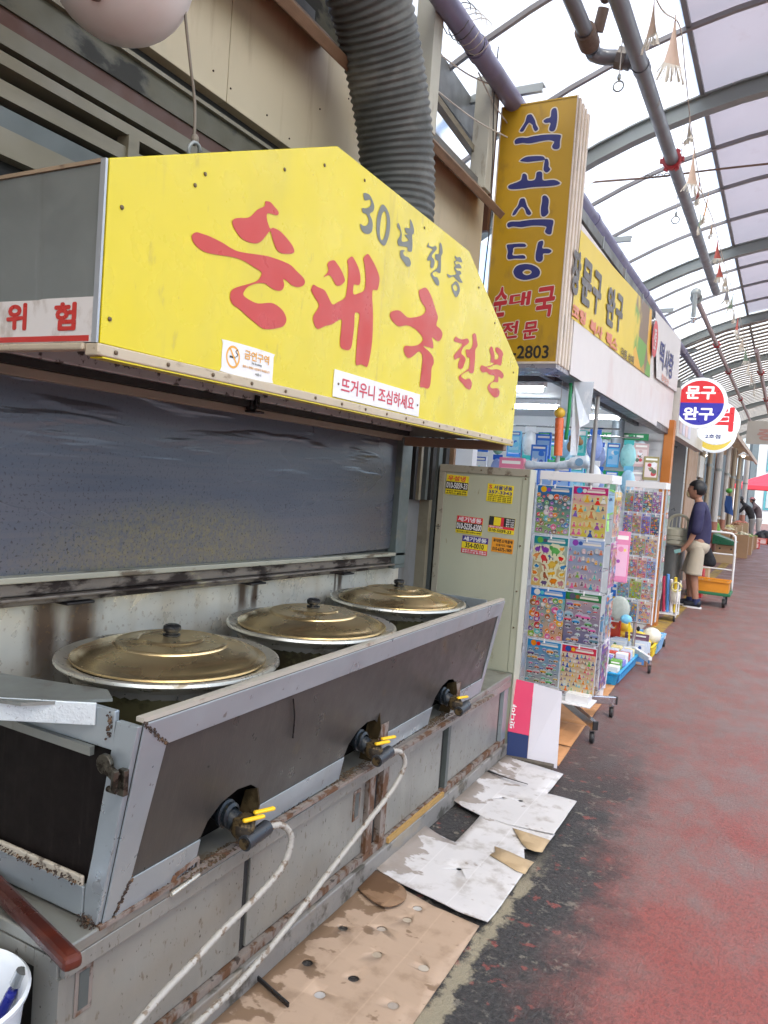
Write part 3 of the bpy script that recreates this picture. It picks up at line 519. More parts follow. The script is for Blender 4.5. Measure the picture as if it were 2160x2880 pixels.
# board fascia in three sheets with a seam, nails
for y0, y1 in ((-2.5, .55), (.553, 2.02), (2.023, 4.36)): MB().box(-1.80, -1.75, y0, y1, 2.69, 3.16).build('fascia_board', PLY, rest, bev=.002)
nb = MB(); random.seed(5)
for k in range(13): y = random.uniform(1.4, 3.6); nb.ball((-1.749, y, random.choice((2.74, 2.9, 3.05)) + random.uniform(-.02, .02)), .0035, 5)
nb.build('nails', mat('rusty_nail', (.05, .03, .02), .6, .3, .1, 9), rest, kind='stuff')
# brown plank ledge on top (two lengths) and the upper wall
for y0, y1, ze in ((-2.5, 2.55, 0), (2.9, 4.26, .02)):
    MB().prism([(-1.75, 3.14 + ze), (-1.60, 3.0 + ze), (-1.575, 3.03 + ze), (-1.73, 3.19 + ze)], y0, y1, 1).build('ledge_plank', WOOD, rest, bev=.004)
    MB().box(-1.80, -1.72, y0, y1 - .1, 3.16 + ze, 3.215 + ze).build('ledge_rail', DKSTEEL, rest)
MB().box(-2.6, -2.45, -3, 2.9, 3.0, 5.2).build('upper_wall', mat('rusty_blue_sheet', (.22, .24, .28), .5, .3, .15, 4, [((.20, .10, .06), 8, (1, 1, .4), .5, .62, .8)]), rest)
for y, w in ((3.42, .10), (4.22, .11)): MB().box(-1.80, -1.70, y, y + w, 3.2, 3.84).build('upright_post', CONC, rest, bev=.003)
MB().box(-1.78, -1.72, 4.36, 4.40, 3.0, 3.84).build('red_upright', REDBROWN, rest)
MB().bar((-1.9, 2.6, 3.78), (-2.0, 4.9, 3.78), .05, .22).build('upper_beam', DKSTEEL, rest)
MB().bar((-1.85, 2.7, 3.62), (-1.80, 4.3, 3.42), .04, .035).build('brace', TAUPE, rest)
MB().bar((-2.1, 2.9, 3.6), (-2.1, 4.9, 3.35), .03, .35).build('shaded_board', OLIVE, rest)
wb = MB()
for a, b in (((-1.72, 3.5, 3.6), (-1.69, 4.25, 3.78)), ((-1.71, 3.52, 3.42), (-1.66, 4.42, 3.56)), ((-1.70, 4.0, 3.74), (-1.68, 4.45, 3.66))): wb.tube(spline([a, ((a[0] + b[0]) / 2, (a[1] + b[1]) / 2, (a[2] + b[2]) / 2 - .02), b]), .004, 5)
wb.build('tie_wire', PALEWIRE, rest)
MB().tube(spline([(-1.69, 4.24, 4.0), (-1.685, 4.22, 3.7), (-1.68, 4.26, 3.4), (-1.66, 4.22, 3.2), (-1.60, 4.10, 3.0), (-1.62, 4.12, 2.6), (-1.6, 4.1, 2.3)]), .004, 5).build('cable', WIRE, rest)
# ================================================================= STEEL COUNTER
ctr = thing('steel_counter', 'low stainless cabinet with sliding doors under the stove trough', 'counter', (-1.55, 2.57, 0))
MB().box(-1.85, -1.29, 1.14, 4.03, .05, .44).build('carcass', SOOT_SHADE, ctr)  # near-black stands in for shade inside the open counter
MB().box(-1.86, -1.245, 1.10, 4.04, .44, .47).build('worktop', STEELTOP, ctr, bev=.004)
MB().box(-1.262, -1.2455, 1.105, 4.035, .40, .439).build('front_lip', STEEL, ctr, bev=.002)
for y0, y1, x in ((1.12, 1.73, -1.262), (1.768, 2.445, -1.268), (2.612, 3.14, -1.262), (3.225, 3.925, -1.268)):
    d = MB().box(x - .012, x, y0, y1, .115, .398).build('sliding_door', STEEL, ctr, bev=.003)
    if y0 in (1.12, 1.768):
        yy = 1.152 if y0 == 1.12 else 2.365
        MB().box(x, x + .003, yy - .006, yy + .042, .262 if y0 > 1.5 else .285, .372 if y0 > 1.5 else .395).build('handle_rim', RUSTY, d, bev=.001)
        MB().box(x + .003, x + .0045, yy + .004, yy + .03, .275 if y0 > 1.5 else .298, .36 if y0 > 1.5 else .382).build('handle_slot', GREENGREY, d)
for y, w, m in ((1.108, .022, STEEL), (1.749, .028, DARKGAP), (2.475, .045, RUSTY), (2.53, .045, DARKGAP), (2.583, .045, RUSTY), (3.165, .04, DARKGAP), (3.205, .03, GREENGREY), (3.945, .03, DARKGAP), (3.995, .07, STEELB)):  # near-black entries paint shade into the gaps between the doors
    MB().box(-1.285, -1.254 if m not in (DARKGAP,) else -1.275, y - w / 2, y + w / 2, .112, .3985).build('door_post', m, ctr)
MB().box(-1.28, -1.238, 1.10, 4.035, .0, .085).build('base_rail', mat('mouldy_base_rail', (.28, .27, .25), .5, .4, .15, 6, [((.06, .055, .04), 16, (1, .6, .6), .5, .62, .8), ((.35, .30, .22), 9, (1, .5, 1), .58, .7, .6)], .1, 60), ctr, bev=.004)
MB().box(-1.275, -1.252, 1.10, 4.035, .087, .111).build('door_track', RUSTY, ctr)
MB().box(-1.252, -1.24, 2.62, 3.16, .088, .108).build('wood_strip', mat('ochre_wood_strip', (.36, .22, .07), .6, 0, .15, 9), ctr)
MB().box(-1.335, -1.263, 1.099, 1.1395, .0, .438).build('side_panel', STEEL, ctr, bev=.002)
MB().box(-1.85, -1.336, 1.1, 1.1395, .40, .438).build('side_lip', STEEL, ctr)
MB().box(-1.85, -1.336, 1.30, 1.31, .0, .43).build('inner_panel', SOOT_SHADE, ctr)  # darkness of the open niche painted on in near-black
# ================================================================= STOVE TROUGH (leaning wind guard)
guard = thing('stove_trough', 'long steel wind guard leaning outwards round the three pots, dark brushed front', 'stove guard', (-1.5, 2.4, .47))
KX = .1935; ORG = (-1.25 - .475 * KX, 0, 0); UU = (0, 1, 0); VV = (KX, 0, 1)
def fp(y, z, d=0.): return (-1.25 + (z - .475) * KX + d, y, z - d * KX)
def arch_pts(y0): return [(y0 - .01, .475), (y0 - .01, .535), (y0 + .012, .592), (y0 + .055, .628), (y0 + .115, .644), (y0 + .175, .637), (y0 + .215, .612), (y0 + .236, .565), (y0 + .236, .475)]
AY = (1.50, 2.21, 2.93)
outl = [(1.2, .475)]
for y in AY: outl += arch_pts(y)
outl += [(3.545, .475), (3.545, .94), (1.2, .94)]
fpn = place2d(fill([outl]), 'front_panel', BRUSHED, guard, ORG, UU, VV); sm = fpn.modifiers.new('thickness', 'SOLIDIFY'); sm.thickness = .004; sm.offset = -1
def strip(poly, name, m, d0=.0005, d1=.005):
    b = MB(); n = len(poly)
    b.add([fp(y, z, d0) for y, z in poly] + [fp(y, z, d1) for y, z in poly], [tuple(range(n))[::-1], tuple(range(n, 2 * n))] + [(i, (i + 1) % n, n + (i + 1) % n, n + i) for i in range(n)])
    return b.build(name, m, guard, bev=.0015)
strip([(1.2, .94), (1.285, .872), (3.50, .872), (3.545, .94)], 'top_band', STEELB)
strip([(1.2, .475), (1.2, .938), (1.283, .872), (1.262, .555), (1.225, .475)], 'left_band', STEELB)
strip([(3.53, .475), (3.51, .555), (3.50, .872), (3.545, .938), (3.545, .475)], 'right_band', STEELB)
for a, b in ((1.235, 1.495), (1.74, 2.205), (2.45, 2.925), (3.168, 3.525)): strip([(a, .475), (a + .03 if a < 1.3 else a, .553), (b, .553), (b, .475)], 'bottom_band', STEELB)
MB().box(-1.182, -1.16, 1.2, 3.545, .941, .951).build('top_return', mat('cream_dusty_edge', (.48, .45, .38), .5, .3, .1, 9, [((.2, .13, .08), 30, (1, .4, 1), .6, .7, .7)]), guard)
MB().bar(fp(1.19, .47), (-1.185, 3.56, .47), .02, .01).build('rust_seam', RUSTY, guard)
# near end: frame with dark sheet
def endp(y): return MB()
Y0 = 1.19
MB().box(-1.85, -1.255, Y0 + .012, Y0 + .022, .476, .93).build('end_sheet', mat('scorched_brown_sheet', (.007, .005, .0045), .6, .0, .2, 9, [((.014, .011, .010), 60, (1, 1, .05), .5, .65, .6)], .06, 200, (1, 1, .05), spec=.15), guard)
MB().prism([(-1.25, .476), (-1.162, .935), (-1.225, .935), (-1.275, .62), (-1.29, .545), (-1.29, .476)], Y0 - .004, Y0 + .011, 1).build('end_upright', STEELB, guard, bev=.002)
MB().box(-1.85, -1.231, Y0 - .003, Y0 + .011, .868, .955).build('end_top_rail', STEELB, guard, bev=.003)
MB().box(-1.85, -1.296, Y0 - .003, Y0 + .011, .478, .548).build('end_bottom_rail', STEELB, guard, bev=.003)
MB().box(-1.85, -1.297, Y0 - .008, Y0 + .002, .5485, .572).build('end_bottom_ledge', mat('peeling_ledge', (.46, .42, .34), .6, .2, .15, 12, [((.06, .04, .03), 30, (1, 1, 1), .52, .62, .8)], .3, 90), guard, bev=.004)
MB().bar((-1.62, Y0 - .01, .862), (-1.285, Y0 - .01, .858), .012, .02).build('torn_edge', HOODGREY, guard)
MB().prism([(-1.285, 1.23), (-1.345, 1.27), (-1.62, 1.20), (-1.72, 1.03), (-1.62, 1.02), (-1.40, 1.085)], .955, .962, 2).build('folded_flap', HOODGREY, guard)
MB().bar((-1.285, 1.185, .938), (-1.62, .985, .938), .006, .05).build('flap_lip', mat('bright_zinc_edge', (.62, .68, .70), .35, .3, .08, 40, bump=.3, bs=120), guard, bev=.002)
# toggle clasp on the near corner
cl = MB(); cl.cyl((-1.232, 1.175, .845), (-1.232, 1.163, .845), .022, 12); cl.bar((-1.225, 1.168, .838), (-1.19, 1.165, .825), .012, .022); cl.bar((-1.195, 1.16, .80), (-1.19, 1.158, .845), .012, .012); cl.box(-1.198, -1.178, 1.172, 1.186, .785, .842); cl.cyl((-1.212, 1.16, .80), (-1.185, 1.16, .80), .007, 8)
cl.build('clasp', mat('grimy_steel_clasp', (.10, .09, .07), .4, .8, .3, 30, [((.02, .015, .01), 40, (1, 1, 1), .46, .58, .9)]), guard, bev=.002)
hs = MB()
for a, b in (((1.40, .437), (1.42, .49)), ((1.42, .49), (1.50, .502)), ((1.50, .502), (1.505, .452)), ((1.505, .452), (1.40, .437))): hs.bar(fp(a[0], a[1], .006), fp(b[0], b[1], .006), .006, .012)
hs.build('hasp', RUSTY, guard); MB().cyl(fp(1.405, .452, .018), fp(1.50, .462, .018), .006, 10).build('hasp_bolt', mat('pale_bolt', (.62, .58, .48), .3, .6, .05, 9), guard)
for y in (2.395, 3.10):
    MB().prism([(y + .045, .52), (y + .055, .60), (y + .11, .60), (y + .11, .52)], -1.225, -1.222, 0).build('hasp', RUSTY, guard)
MB().tube(spline([fp(1.78, .86, .006), fp(1.81, .80, .006), fp(1.83, .73, .006)]), .0022, 5).build('scratch_wire', BLACKPL, guard)
MB().add([(-1.335, 1.22, .476), (-1.335, 3.53, .476), (-1.275, 3.53, .64), (-1.275, 1.22, .64)], [(0, 1, 2, 3)]).build('inner_liner', mat('burnt_black_liner', (.004, .0035, .003), .9, 0, .1, 9, spec=.1), guard)  # added black sheet that paints the shade inside the arch openings
# far end and back
MB().box(-1.85, -1.25, 3.545, 3.557, .476, .93).build('end_sheet', STEELB, guard)
# scale and rust lying in the gaps below the arches
gr = MB(); random.seed(11)
for y in (1.49, 2.2, 2.92):
    for k in range(260):
        a, b = random.uniform(-.05, .22), random.uniform(-1.262, -1.22); s = random.uniform(.0012, .0042)
        gr.ball((b, y + a, .472 + s * .4), s, 4, (1, 1, .6))
gr.build('burnt_crumbs', mat('burnt_crumb', (.07, .045, .022), .8, 0, .5, 60), guard, kind='stuff', smooth=True)
gk = MB(); random.seed(17)
def gunk(p, q, n, w, s0=.002, s1=.006):
    p, q = Vector(p), Vector(q); s0 *= .45; s1 *= .5
    for k in range(int(n * 2.6)):
        c = p.lerp(q, random.random()); gk.ball((c.x + random.uniform(-.002, .003), c.y + random.uniform(-w, w), c.z + random.uniform(-w, w)), random.uniform(s0, s1), 4, (.6, 1.3, 1))
gunk(fp(1.2, .94, .004), fp(1.284, .872, .004), 70, .005); gunk(fp(1.228, .478, .004), fp(1.262, .555, .004), 50, .006); gunk((-1.25, 1.185, .476), (-1.29, 1.18, .485), 60, .012, .002, .005); gunk(fp(1.5, .475, .004), fp(1.45, .50, .004), 30, .02); gunk((-1.62, 1.176, .56), (-1.30, 1.176, .56), 70, .006, .002, .005); gunk((-1.24, 1.18, .90), (-1.24, 1.18, .95), 20, .006)
for y in (1.3, 1.45, 1.9, 2.1, 2.6, 2.8, 3.3): gunk(fp(y, .474, .004), fp(y + .12, .474, .004), 22, .005, .002, .005)
gk.build('burnt_gunk', mat('burnt_gunk', (.035, .02, .012), .75, 0, .5, 60, [((.14, .075, .03), 40, (1, 1, 1), .52, .6, .8)]), guard, kind='stuff', smooth=True)
# flaps of sheet bent out of the arches
for y, s in zip(AY, (1., 1.25, 1.0)):
    MB().prism([(-1.285, .475), (-1.235, .475), (-1.205, .475 + .10 * s), (-1.215, .475 + .145 * s), (-1.255, .475 + .13 * s)], y + .20, y + .206, 1).build('bent_flap', mat('burnt_sheet_flap', (.05, .035, .015), .45, .5, .3, 12, [((.16, .12, .06), 14, (1, 1, 1), .55, .7, .7)]), guard)
# ================================================================= POTS
def make_pot(label):
    t = thing('cooking_pot', label, 'pot', (0, 0, 0), group='stock pots in the stove trough')
    MB().lathe([(.001, .095), (.20, .095), (.222, .105), (.234, .14), (.255, .30), (.266, .40)], n=56).build('pot_body', POTBODY, t, False, True)
    MB().lathe([(.262, .375), (.268, .40), (.288, .412), (.300, .418), (.306, .426), (.304, .434), (.298, .437), (.290, .433), (.274, .427), (.262, .424), (.255, .40)], n=64).build('rim', POTRIM, t, False, True)
    lid = MB().lathe([(.262, .426), (.2665, .430), (.2665, .435), (.262, .438), (.254, .438), (.246, .444), (.232, .451), (.212, .458), (.190, .463), (.162, .468), (.158, .469), (.155, .4735), (.150, .476), (.144, .4755), (.138, .475), (.112, .478), (.095, .4795), (.091, .4805), (.088, .4845), (.083, .487), (.077, .4865), (.05, .488), (.03, .4885), (.001, .489)], n=72).build('lid', GOLD, t, False, True)
    MB().lathe([(.012, .487), (.024, .490), (.024, .494), (.017, .496), (.017, .500), (.023, .503), (.025, .510), (.024, .517), (.018, .521), (.001, .522)], n=24).build('knob', BLACKPL, lid, False, True)
    return t
pot = make_pot('gold-lidded stock pot standing nearest the clasped end of the trough')
pot.location = (-1.495, 1.635, .518)
dup(pot, (-1.475, 2.335, .518), .9, 'gold-lidded stock pot standing between the two other pots in the trough')
dup(pot, (-1.505, 3.085, .518), 2.1, 'gold-lidded stock pot standing nearest the cream cabinet with phone stickers')
for y in (1.635, 2.335, 3.085):
    b = thing('gas_burner', 'black gas burner ring under a stock pot inside the trough', 'burner', (-1.49, y, .47), group='gas burners under the pots')
    MB().lathe([(.06, .03), (.15, .03), (.15, .06), (.12, .08), (.06, .06)], n=24).build('burner_ring', SOOT_SHADE, b, False, True)
    for a in range(4):
        c, s = math.cos(a * math.pi / 2 + .78), math.sin(a * math.pi / 2 + .78)
        MB().bar((c * .08, s * .08, .130), (c * .23, s * .23, .130), .012, .024).build('trivet_arm', SOOT_SHADE, b, False); MB().bar((c * .225, s * .225, .0), (c * .225, s * .225, .118), .012, .02).build('trivet_leg', SOOT_SHADE, b, False)
# ================================================================= GAS VALVES + HOSES
def make_valve(label, levers=2):
    t = thing('gas_valve', label, 'gas valve', (0, 0, 0), group='gas valves below the trough')
    MB().tube(spline([(-.20, .0, .06), (-.10, .0, .045), (-.03, .005, .02)], 5), .032, 14).build('supply_pipe', BLUEBLK, t, False, True)
    MB().lathe([(.02, 0), (.042, 0), (.044, .012), (.036, .016), (.038, .03), (.028, .036)], (-.075, 0, .04), 18, 'x').build('collar', BLUEBLK, t, False, True)
    b = MB(); b.ball((.0, .0, .012), .036, 8, (1.1, 1, .95)); b.cyl((0, -.012, .01), (.035, -.012, -.006), .024, 14); b.box(-.02, .012, -.028, .035, .022, .046); b.cyl((.02, -.02, .0), (.052, -.03, -.012), .013, 10)
    b.build('valve_body', BRASS, t, False, True)
    MB().cyl((.035, -.035, -.012), (.035, .075, -.004), .024, 18).build('regulator', REGGREY, t, False, True)
    MB().cyl((.035, -.040, -.012), (.035, -.0355, -.012), .017, 14).build('brass_plug', BRASS, t, False, True)
    for k in range(levers):
        y = -.012 + k * .052
        m = MB(); m.bar((.0, y, .047 + .006 * k), (.028, y + .004, .050 + .006 * k), .012, .004); m.build('lever_stem', BRASS, t, False)
        l = MB(); l.bar((.022, y - .02, .052 + .006 * k), (.05, y + .05, .050 + .006 * k), .016, .011); l.build('lever', LEVER, t, False, bev=.005)
    return t
v1 = make_valve('gas valve with two yellow levers at the arch below the first pot, hose attached'); v1.location = (-1.18, 1.60, .545); v1.scale = (.86,) * 3
dup(v1, (-1.18, 2.315, .545), None, 'gas valve with two yellow levers at the middle arch, hose attached')
v3 = make_valve('gas valve with a single yellow lever and no hose at the arch nearest the cabinet', 1); v3.location = (-1.18, 3.05, .537); v3.scale = (.86,) * 3
def hose(pts, label):
    P = spline(pts, 14); random.seed(2)
    rr = [.0088 + .0009 * math.sin(i * 2.4) + random.uniform(-.0006, .0006) for i in range(len(P))]
    solo(MB().tube(P, rr, 12).build('gas_hose', HOSE, smooth='all'), label, 'hose', 'white gas hoses')
hose([(-1.148, 1.663, .541), (-1.13, 1.71, .535), (-1.118, 1.738, .49), (-1.125, 1.715, .42), (-1.15, 1.64, .362), (-1.17, 1.53, .32), (-1.17, 1.42, .295), (-1.165, 1.28, .27), (-1.14, 1.1, .235), (-1.08, .9, .18), (-1.0, .72, .08), (-.98, .6, .014)], 'taped white gas hose hanging from the valve below the first pot')
hose([(-1.148, 2.378, .541), (-1.13, 2.425, .53), (-1.12, 2.45, .48), (-1.135, 2.40, .405), (-1.16, 2.25, .32), (-1.18, 2.06, .232), (-1.19, 1.92, .172), (-1.195, 1.78, .128), (-1.19, 1.62, .108), (-1.19, 1.5, .10), (-1.18, 1.3, .10), (-1.15, 1.05, .06), (-1.1, .85, .014)], 'white gas hose trailing from the middle valve down along the base rail')
# paddle, bucket
pd = thing('wooden_paddle', 'dark red wooden handle sticking out over the worktop corner', 'paddle', (-1.4, 1.1, .49))
MB().bar((-1.62, 1.17, .492), (-1.165, 1.055, .492), .04, .030).build('handle', mat('dark_red_lacquer', (.045, .009, .006), .3, 0, .3, 7, [((.11, .02, .008), 6, (1, 1, 1), .5, .7, .7)]), pd, bev=.01)
MB().box(-1.82, -1.62, 1.12, 1.22, .486, .495).build('blade', mat('dark_red_lacquer', (.1, .02, .01)), pd)
bk = thing('white_bucket', 'white plastic bucket beside the counter with a blue-handled ladle inside', 'bucket', (-1.385, .93, 0))
MB().lathe([(.001, .004), (.10, .0), (.115, .02), (.150, .40), (.158, .405), (.160, .415), (.154, .42), (.147, .412), (.143, .40), (.108, .03), (.001, .025)], (0, 0, 0), 48).build('bucket_shell', mat('white_bucket_plastic', (.72, .76, .79), .3, 0, .03, 5), bk, False, True)
ld = thing('ladle', 'ladle with blue handle standing in the white bucket', 'ladle', (-1.34, .92, .03))
LA, LB_ = Vector((-1.43, .985, .09)), Vector((-1.322, 1.058, .412)); ll = lambda f: tuple(LA.lerp(LB_, f))
MB().cyl(ll(0), ll(.98), .004, 8).build('shank', CHROME, ld, smooth=True); MB().bar(ll(.42), ll(.90), .034, .022).build('grip', mat('blue_plastic_grip', (.012, .018, .20), .3, 0, .15, 9), ld, bev=.009)
MB().ball(ll(0), .03, 8).build('bowl', CHROME, ld, smooth=True); MB().cyl(ll(.93), ll(1.02), .013, 10).build('tip', CHROME, ld, smooth=True)
# ================================================================= BOARDS ON THE FLOOR
o = sheet([[(-1.262, 1.2), (-.99, 1.2), (-.785, 1.3), (-.782, 1.9), (-.793, 2.437), (-.90, 2.452), (-.972, 2.459), (-1.256, 2.53)]] + [circle(x, y, .017) for x, y in ((-1.168, 2.165), (-1.059, 2.232), (-1.012, 2.329), (-1.013, 2.413), (-1.165, 1.95), (-1.009, 2.106), (-1.012, 1.965), (-.859, 2.13), (-1.057, 1.851), (-.861, 1.928))], 'brown_board', BROWNCARD, z=.005, amp=.004, seed=1)
for hx, hy, hc in ((-1.013, 2.413, (.42, .40, .37)), (-1.012, 2.329, (.36, .30, .23)), (-1.009, 2.106, (.33, .27, .2)), (-.859, 2.13, (.38, .33, .27)), (-1.057, 1.851, (.36, .35, .34)), (-.861, 1.928, (.3, .26, .22)), (-1.059, 2.232, (.35, .3, .25))):
    MB().cyl((hx, hy, .0015), (hx, hy, .0042), .0166, 14).build('punched_plug', mat('plug_%d' % int(hx * -1000 + hy * 100), hc, .8, 0, .15, 60), o)
solo(o, 'stained brown cardboard with round holes flat on the floor by the counter', 'cardboard')
o = sheet([[(-1.266, 2.976), (-1.18, 2.955), (-1.086, 2.932), (-1.088, 3.254), (-.757, 3.26), (-.762, 3.1), (-.83, 3.05), (-.768, 2.872), (-.77, 2.453), (-.88, 2.456), (-.965, 2.475), (-1.08, 2.50), (-1.261, 2.532)], circle(-.987, 2.728, .011)], 'white_board', WHITECARD, z=.012, amp=.006, seed=4, curl=lambda x, y: .018 * max(0, (-1.12 - x) / .14) ** 2 + .01 * max(0, (2.55 - y) / .1))
solo(o, 'white cardboard overlapping the brown one, brown drips along its counter edge', 'cardboard', 'white boards on the floor')
o = sheet([[(-1.234, 4.02), (-1.07, 3.985), (-.903, 3.957), (-.906, 3.664), (-.761, 3.66), (-.757, 3.24), (-.955, 3.218), (-1.078, 3.225), (-1.253, 3.29), (-1.24, 3.55)], circle(-.985, 3.492, .012), circle(-1.066, 3.478, .008)], 'white_board', WHITECARD, z=.016, amp=.007, seed=9, curl=lambda x, y: .012 * max(0, (-1.15 - x) / .1) ** 2)
solo(o, 'white cardboard reaching to the foot of the pink and navy carton', 'cardboard', 'white boards on the floor')
o = sheet([[(-1.235, 3.735), (-1.10, 3.70), (-1.01, 3.69), (-1.01, 3.683), (-1.12, 3.692), (-1.235, 3.715)]], 'slit', BLACKP, z=.030, amp=.003, seed=9, thick=.001); solo(o, 'dark curling slit torn across the far white cardboard', 'tear')
for pl, lab in (([(-.925, 3.19), (-.86, 3.185), (-.81, 3.18), (-.756, 3.175), (-.757, 3.12), (-.754, 3.05), (-.78, 3.04), (-.815, 3.045), (-.85, 3.08), (-.88, 3.125)], 'narrow torn tan wedge of cardboard next to the slit in the white boards'), ([(-.935, 2.985), (-.87, 2.975), (-.80, 2.955), (-.758, 2.95), (-.761, 2.90), (-.759, 2.835), (-.80, 2.84), (-.86, 2.87), (-.925, 2.90), (-.915, 2.94)], 'wide torn tan strip of cardboard on the middle white board')):
    solo(sheet([pl], 'torn_scrap', TANCARD, z=.0205, amp=.0025, seed=4, thick=.0015), lab, 'cardboard', 'torn scraps on the white boards')
solo(sheet([smooth_poly([(-1.256, 2.52), (-1.10, 2.47), (-1.06, 2.40), (-1.10, 2.33), (-1.20, 2.36), (-1.26, 2.42)], 4)], 'wet_scrap', m_card('wet_brown_scrap', (.22, .13, .07), (.1, .05, .02)), z=.016, amp=.012, seed=8), 'wet dark scrap of cardboard curled at the joint of brown and white boards', 'cardboard')
solo(MB().bar((-1.245, 1.80, .018), (-1.10, 1.755, .016), .006, .012).build('burnt_stick', BLACKPL), 'thin burnt stick lying on the brown cardboard', 'stick')
for k, (y0, y1) in enumerate(((4.10, 4.44), (4.45, 4.90), (4.91, 5.5), (5.51, 6.12))):
    solo(sheet([[(-1.30, y0), (-.965 - .02 * k, y0), (-.985 - .022 * k, y1), (-1.30, y1)]], 'orange_board', ORANGECARD, z=.005 + .001 * k, amp=.004, seed=20 + k), ('orange-brown cardboard against the tall white flap of the carton', 'orange-brown cardboard under the chrome leg of the sticker rack', 'orange-brown cardboard under the back of the big sticker rack', 'orange-brown cardboard in front of the blue basket')[k], 'cardboard', 'orange boards under the rack')
# ================================================================= EXHAUST HOOD
XF = -1.2
hood = thing('exhaust_hood', 'yellow exhaust hood over the pots with big red brush lettering and grey sides', 'hood', (-1.5, 2.33, 1.69))
HEX = [(1.066, 1.715), (1.066, 2.067), (1.86, 2.411), (2.872, 2.411), (3.60, 2.068), (3.585, 1.705)]
MB().prism(HEX, XF - .012, XF, 0).build('front_panel', YELLOW, hood, bev=.002)
def plate(a, b, nm, m, th=.012, x0=-1.85, x1=XF - .0125):
    (y0, z0), (y1, z1) = a, b; d = Vector((0, y1 - y0, z1 - z0)).normalized(); n = Vector((0, -d.z, d.y)) * th
    MB().add([(x, y + k * n.y, z + k * n.z) for x in (x0, x1) for (y, z) in (a, b) for k in (0, -1)], [(0, 1, 3, 2), (4, 6, 7, 5), (0, 4, 5, 1), (2, 3, 7, 6), (0, 2, 6, 4), (1, 5, 7, 3)]).build(nm, m, hood, bev=.0015)
MB().box(-1.85, XF - .0125, 1.062, 1.076, 1.715, 2.058).build('end_panel', HOODGREY, hood, bev=.0015)
MB().box(XF - .014, XF - .0005, 1.056, 1.0615, 1.715, 2.064).build('corner_strip', mat('zinc_corner', (.42, .44, .45), .35, .5, .06, 9), hood)
MB().box(-1.85, XF - .0125, 1.058, 1.09, 2.0585, 2.066).build('end_panel_edge', mat('rust_brown_edge', (.30, .22, .14), .6, .1, .2, 9, [((.12, .07, .04), 16, (1, 1, 1), .5, .62, .7)], .2, 60), hood)
plate((1.085, 2.067), (1.86, 2.405), 'sloped_top', HOODGREY); plate((1.862, 2.405), (2.870, 2.405), 'flat_top', HOODGREY); plate((2.872, 2.405), (3.585, 2.066), 'sloped_top', HOODGREY)
MB().box(-1.85, XF - .0125, 3.578, 3.59, 1.71, 2.065).build('end_panel', HOODGREY, hood)
MB().box(-1.79, -1.778, 1.09, 3.575, 1.81, 2.06).build('inner_back', HOODIN, hood)
MB().box(-1.85, XF - .014, 1.62, 1.63, 1.78, 2.0).build('inner_baffle', HOODIN, hood)
# bottom angle trim
MB().box(XF - .03, XF + .006, 1.056, 3.592, 1.69, 1.714).build('front_trim', CREAMTRIM, hood, bev=.003)
MB().box(XF - .03, XF + .004, 1.07, 3.588, 1.6865, 1.6895).build('trim_return', YELLOW, hood)
MB().box(-1.85, XF - .031, 1.050, 1.074, 1.70, 1.7145).build('end_trim', CREAMTRIM, hood, bev=.004)
MB().box(-1.85, XF - .031, 3.56, 3.60, 1.66, 1.705).build('end_trim', mat('brown_dented_trim', (.28, .20, .14), .5, .2, .1, 9), hood, bev=.004)
sc0 = None; SCREW = mat('screw_head', (.14, .10, .06), .4, .6, .2, 30)
pts = [(y, 1.702, .0065) for y in [1.10 + .145 * i for i in range(18)]] + [(1.10, 1.985, .0005), (1.085, 1.765, .0005), (1.33, 2.135, .0005), (1.62, 2.255, .0005), (1.80, 2.335, .0005), (2.02, 2.375, .0005), (2.45, 2.37, .0005), (3.0, 2.30, .0005), (3.22, 2.20, .0005), (3.52, 2.03, .0005), (3.55, 1.86, .0005), (1.30, 2.10, .0005)]
for y, z, d in pts:
    if sc0 is None: sc0 = MB().lathe([(.0048, 0), (.0044, .002), (.002, .003), (.0001, .003)], (0, 0, 0), 10, 'x').build('screw', SCREW, hood, False); o = sc0
    else: o = sc0.copy(); COL.objects.link(o); o.parent = hood
    o.location = Vector((XF + d, y, z)) - hood.location
U3, V3 = (0, 1, 0), (0, 0, 1)
for a, b in ((0, 2), (2, 4), (4, 5), (5, 7), (7, 8)): outline(RED_HOOD[a:b], (XF, 0, 0), U3, V3, REDP, hood, 'red_letter', lift=.0015)
for a, b in ((0, 1), (1, 3), (3, 5), (5, 7), (7, 10)): outline(GREY_HOOD[a:b], (XF, 0, 0), U3, V3, GREYP, hood, 'grey_letter', lift=.0015)
# plates on the hood
pl = MB().box(XF + .0005, XF + .004, 1.921, 2.510, 1.718, 1.798).build('warning_plate', WHITEP, hood, bev=.001)
text('뜨거우니 조심하세요', (XF + .004, 1.962, 1.735), U3, V3, .50, .047, CRIMSON, pl, bold=.018)
for y in (1.945, 2.492): MB().ball((XF + .004, y, 1.758), .004, 5).build('screw', SCREW, pl)
st = MB().prism(smooth_poly([(1.424, 1.725), (1.434, 1.715), (1.614, 1.715), (1.624, 1.725), (1.624, 1.78), (1.614, 1.79), (1.434, 1.79), (1.424, 1.78)], 3), XF + .0005, XF + .0015, 0).build('no_smoking_sticker', WHITEP, hood)
A = XF + .0017
ring = place2d(fill([circle(1.463, 1.755, .026, 28, .027), circle(1.463, 1.755, .0205, 28, .0215)]), 'ring', ORANGEP, st, (A, 0, 0), U3, V3)
MB().quad((A + .0006, 1.447, 1.774), (A + .0006, 1.451, 1.777), (A + .0006, 1.481, 1.739), (A + .0006, 1.477, 1.736)).build('slash', ORANGEP, st)
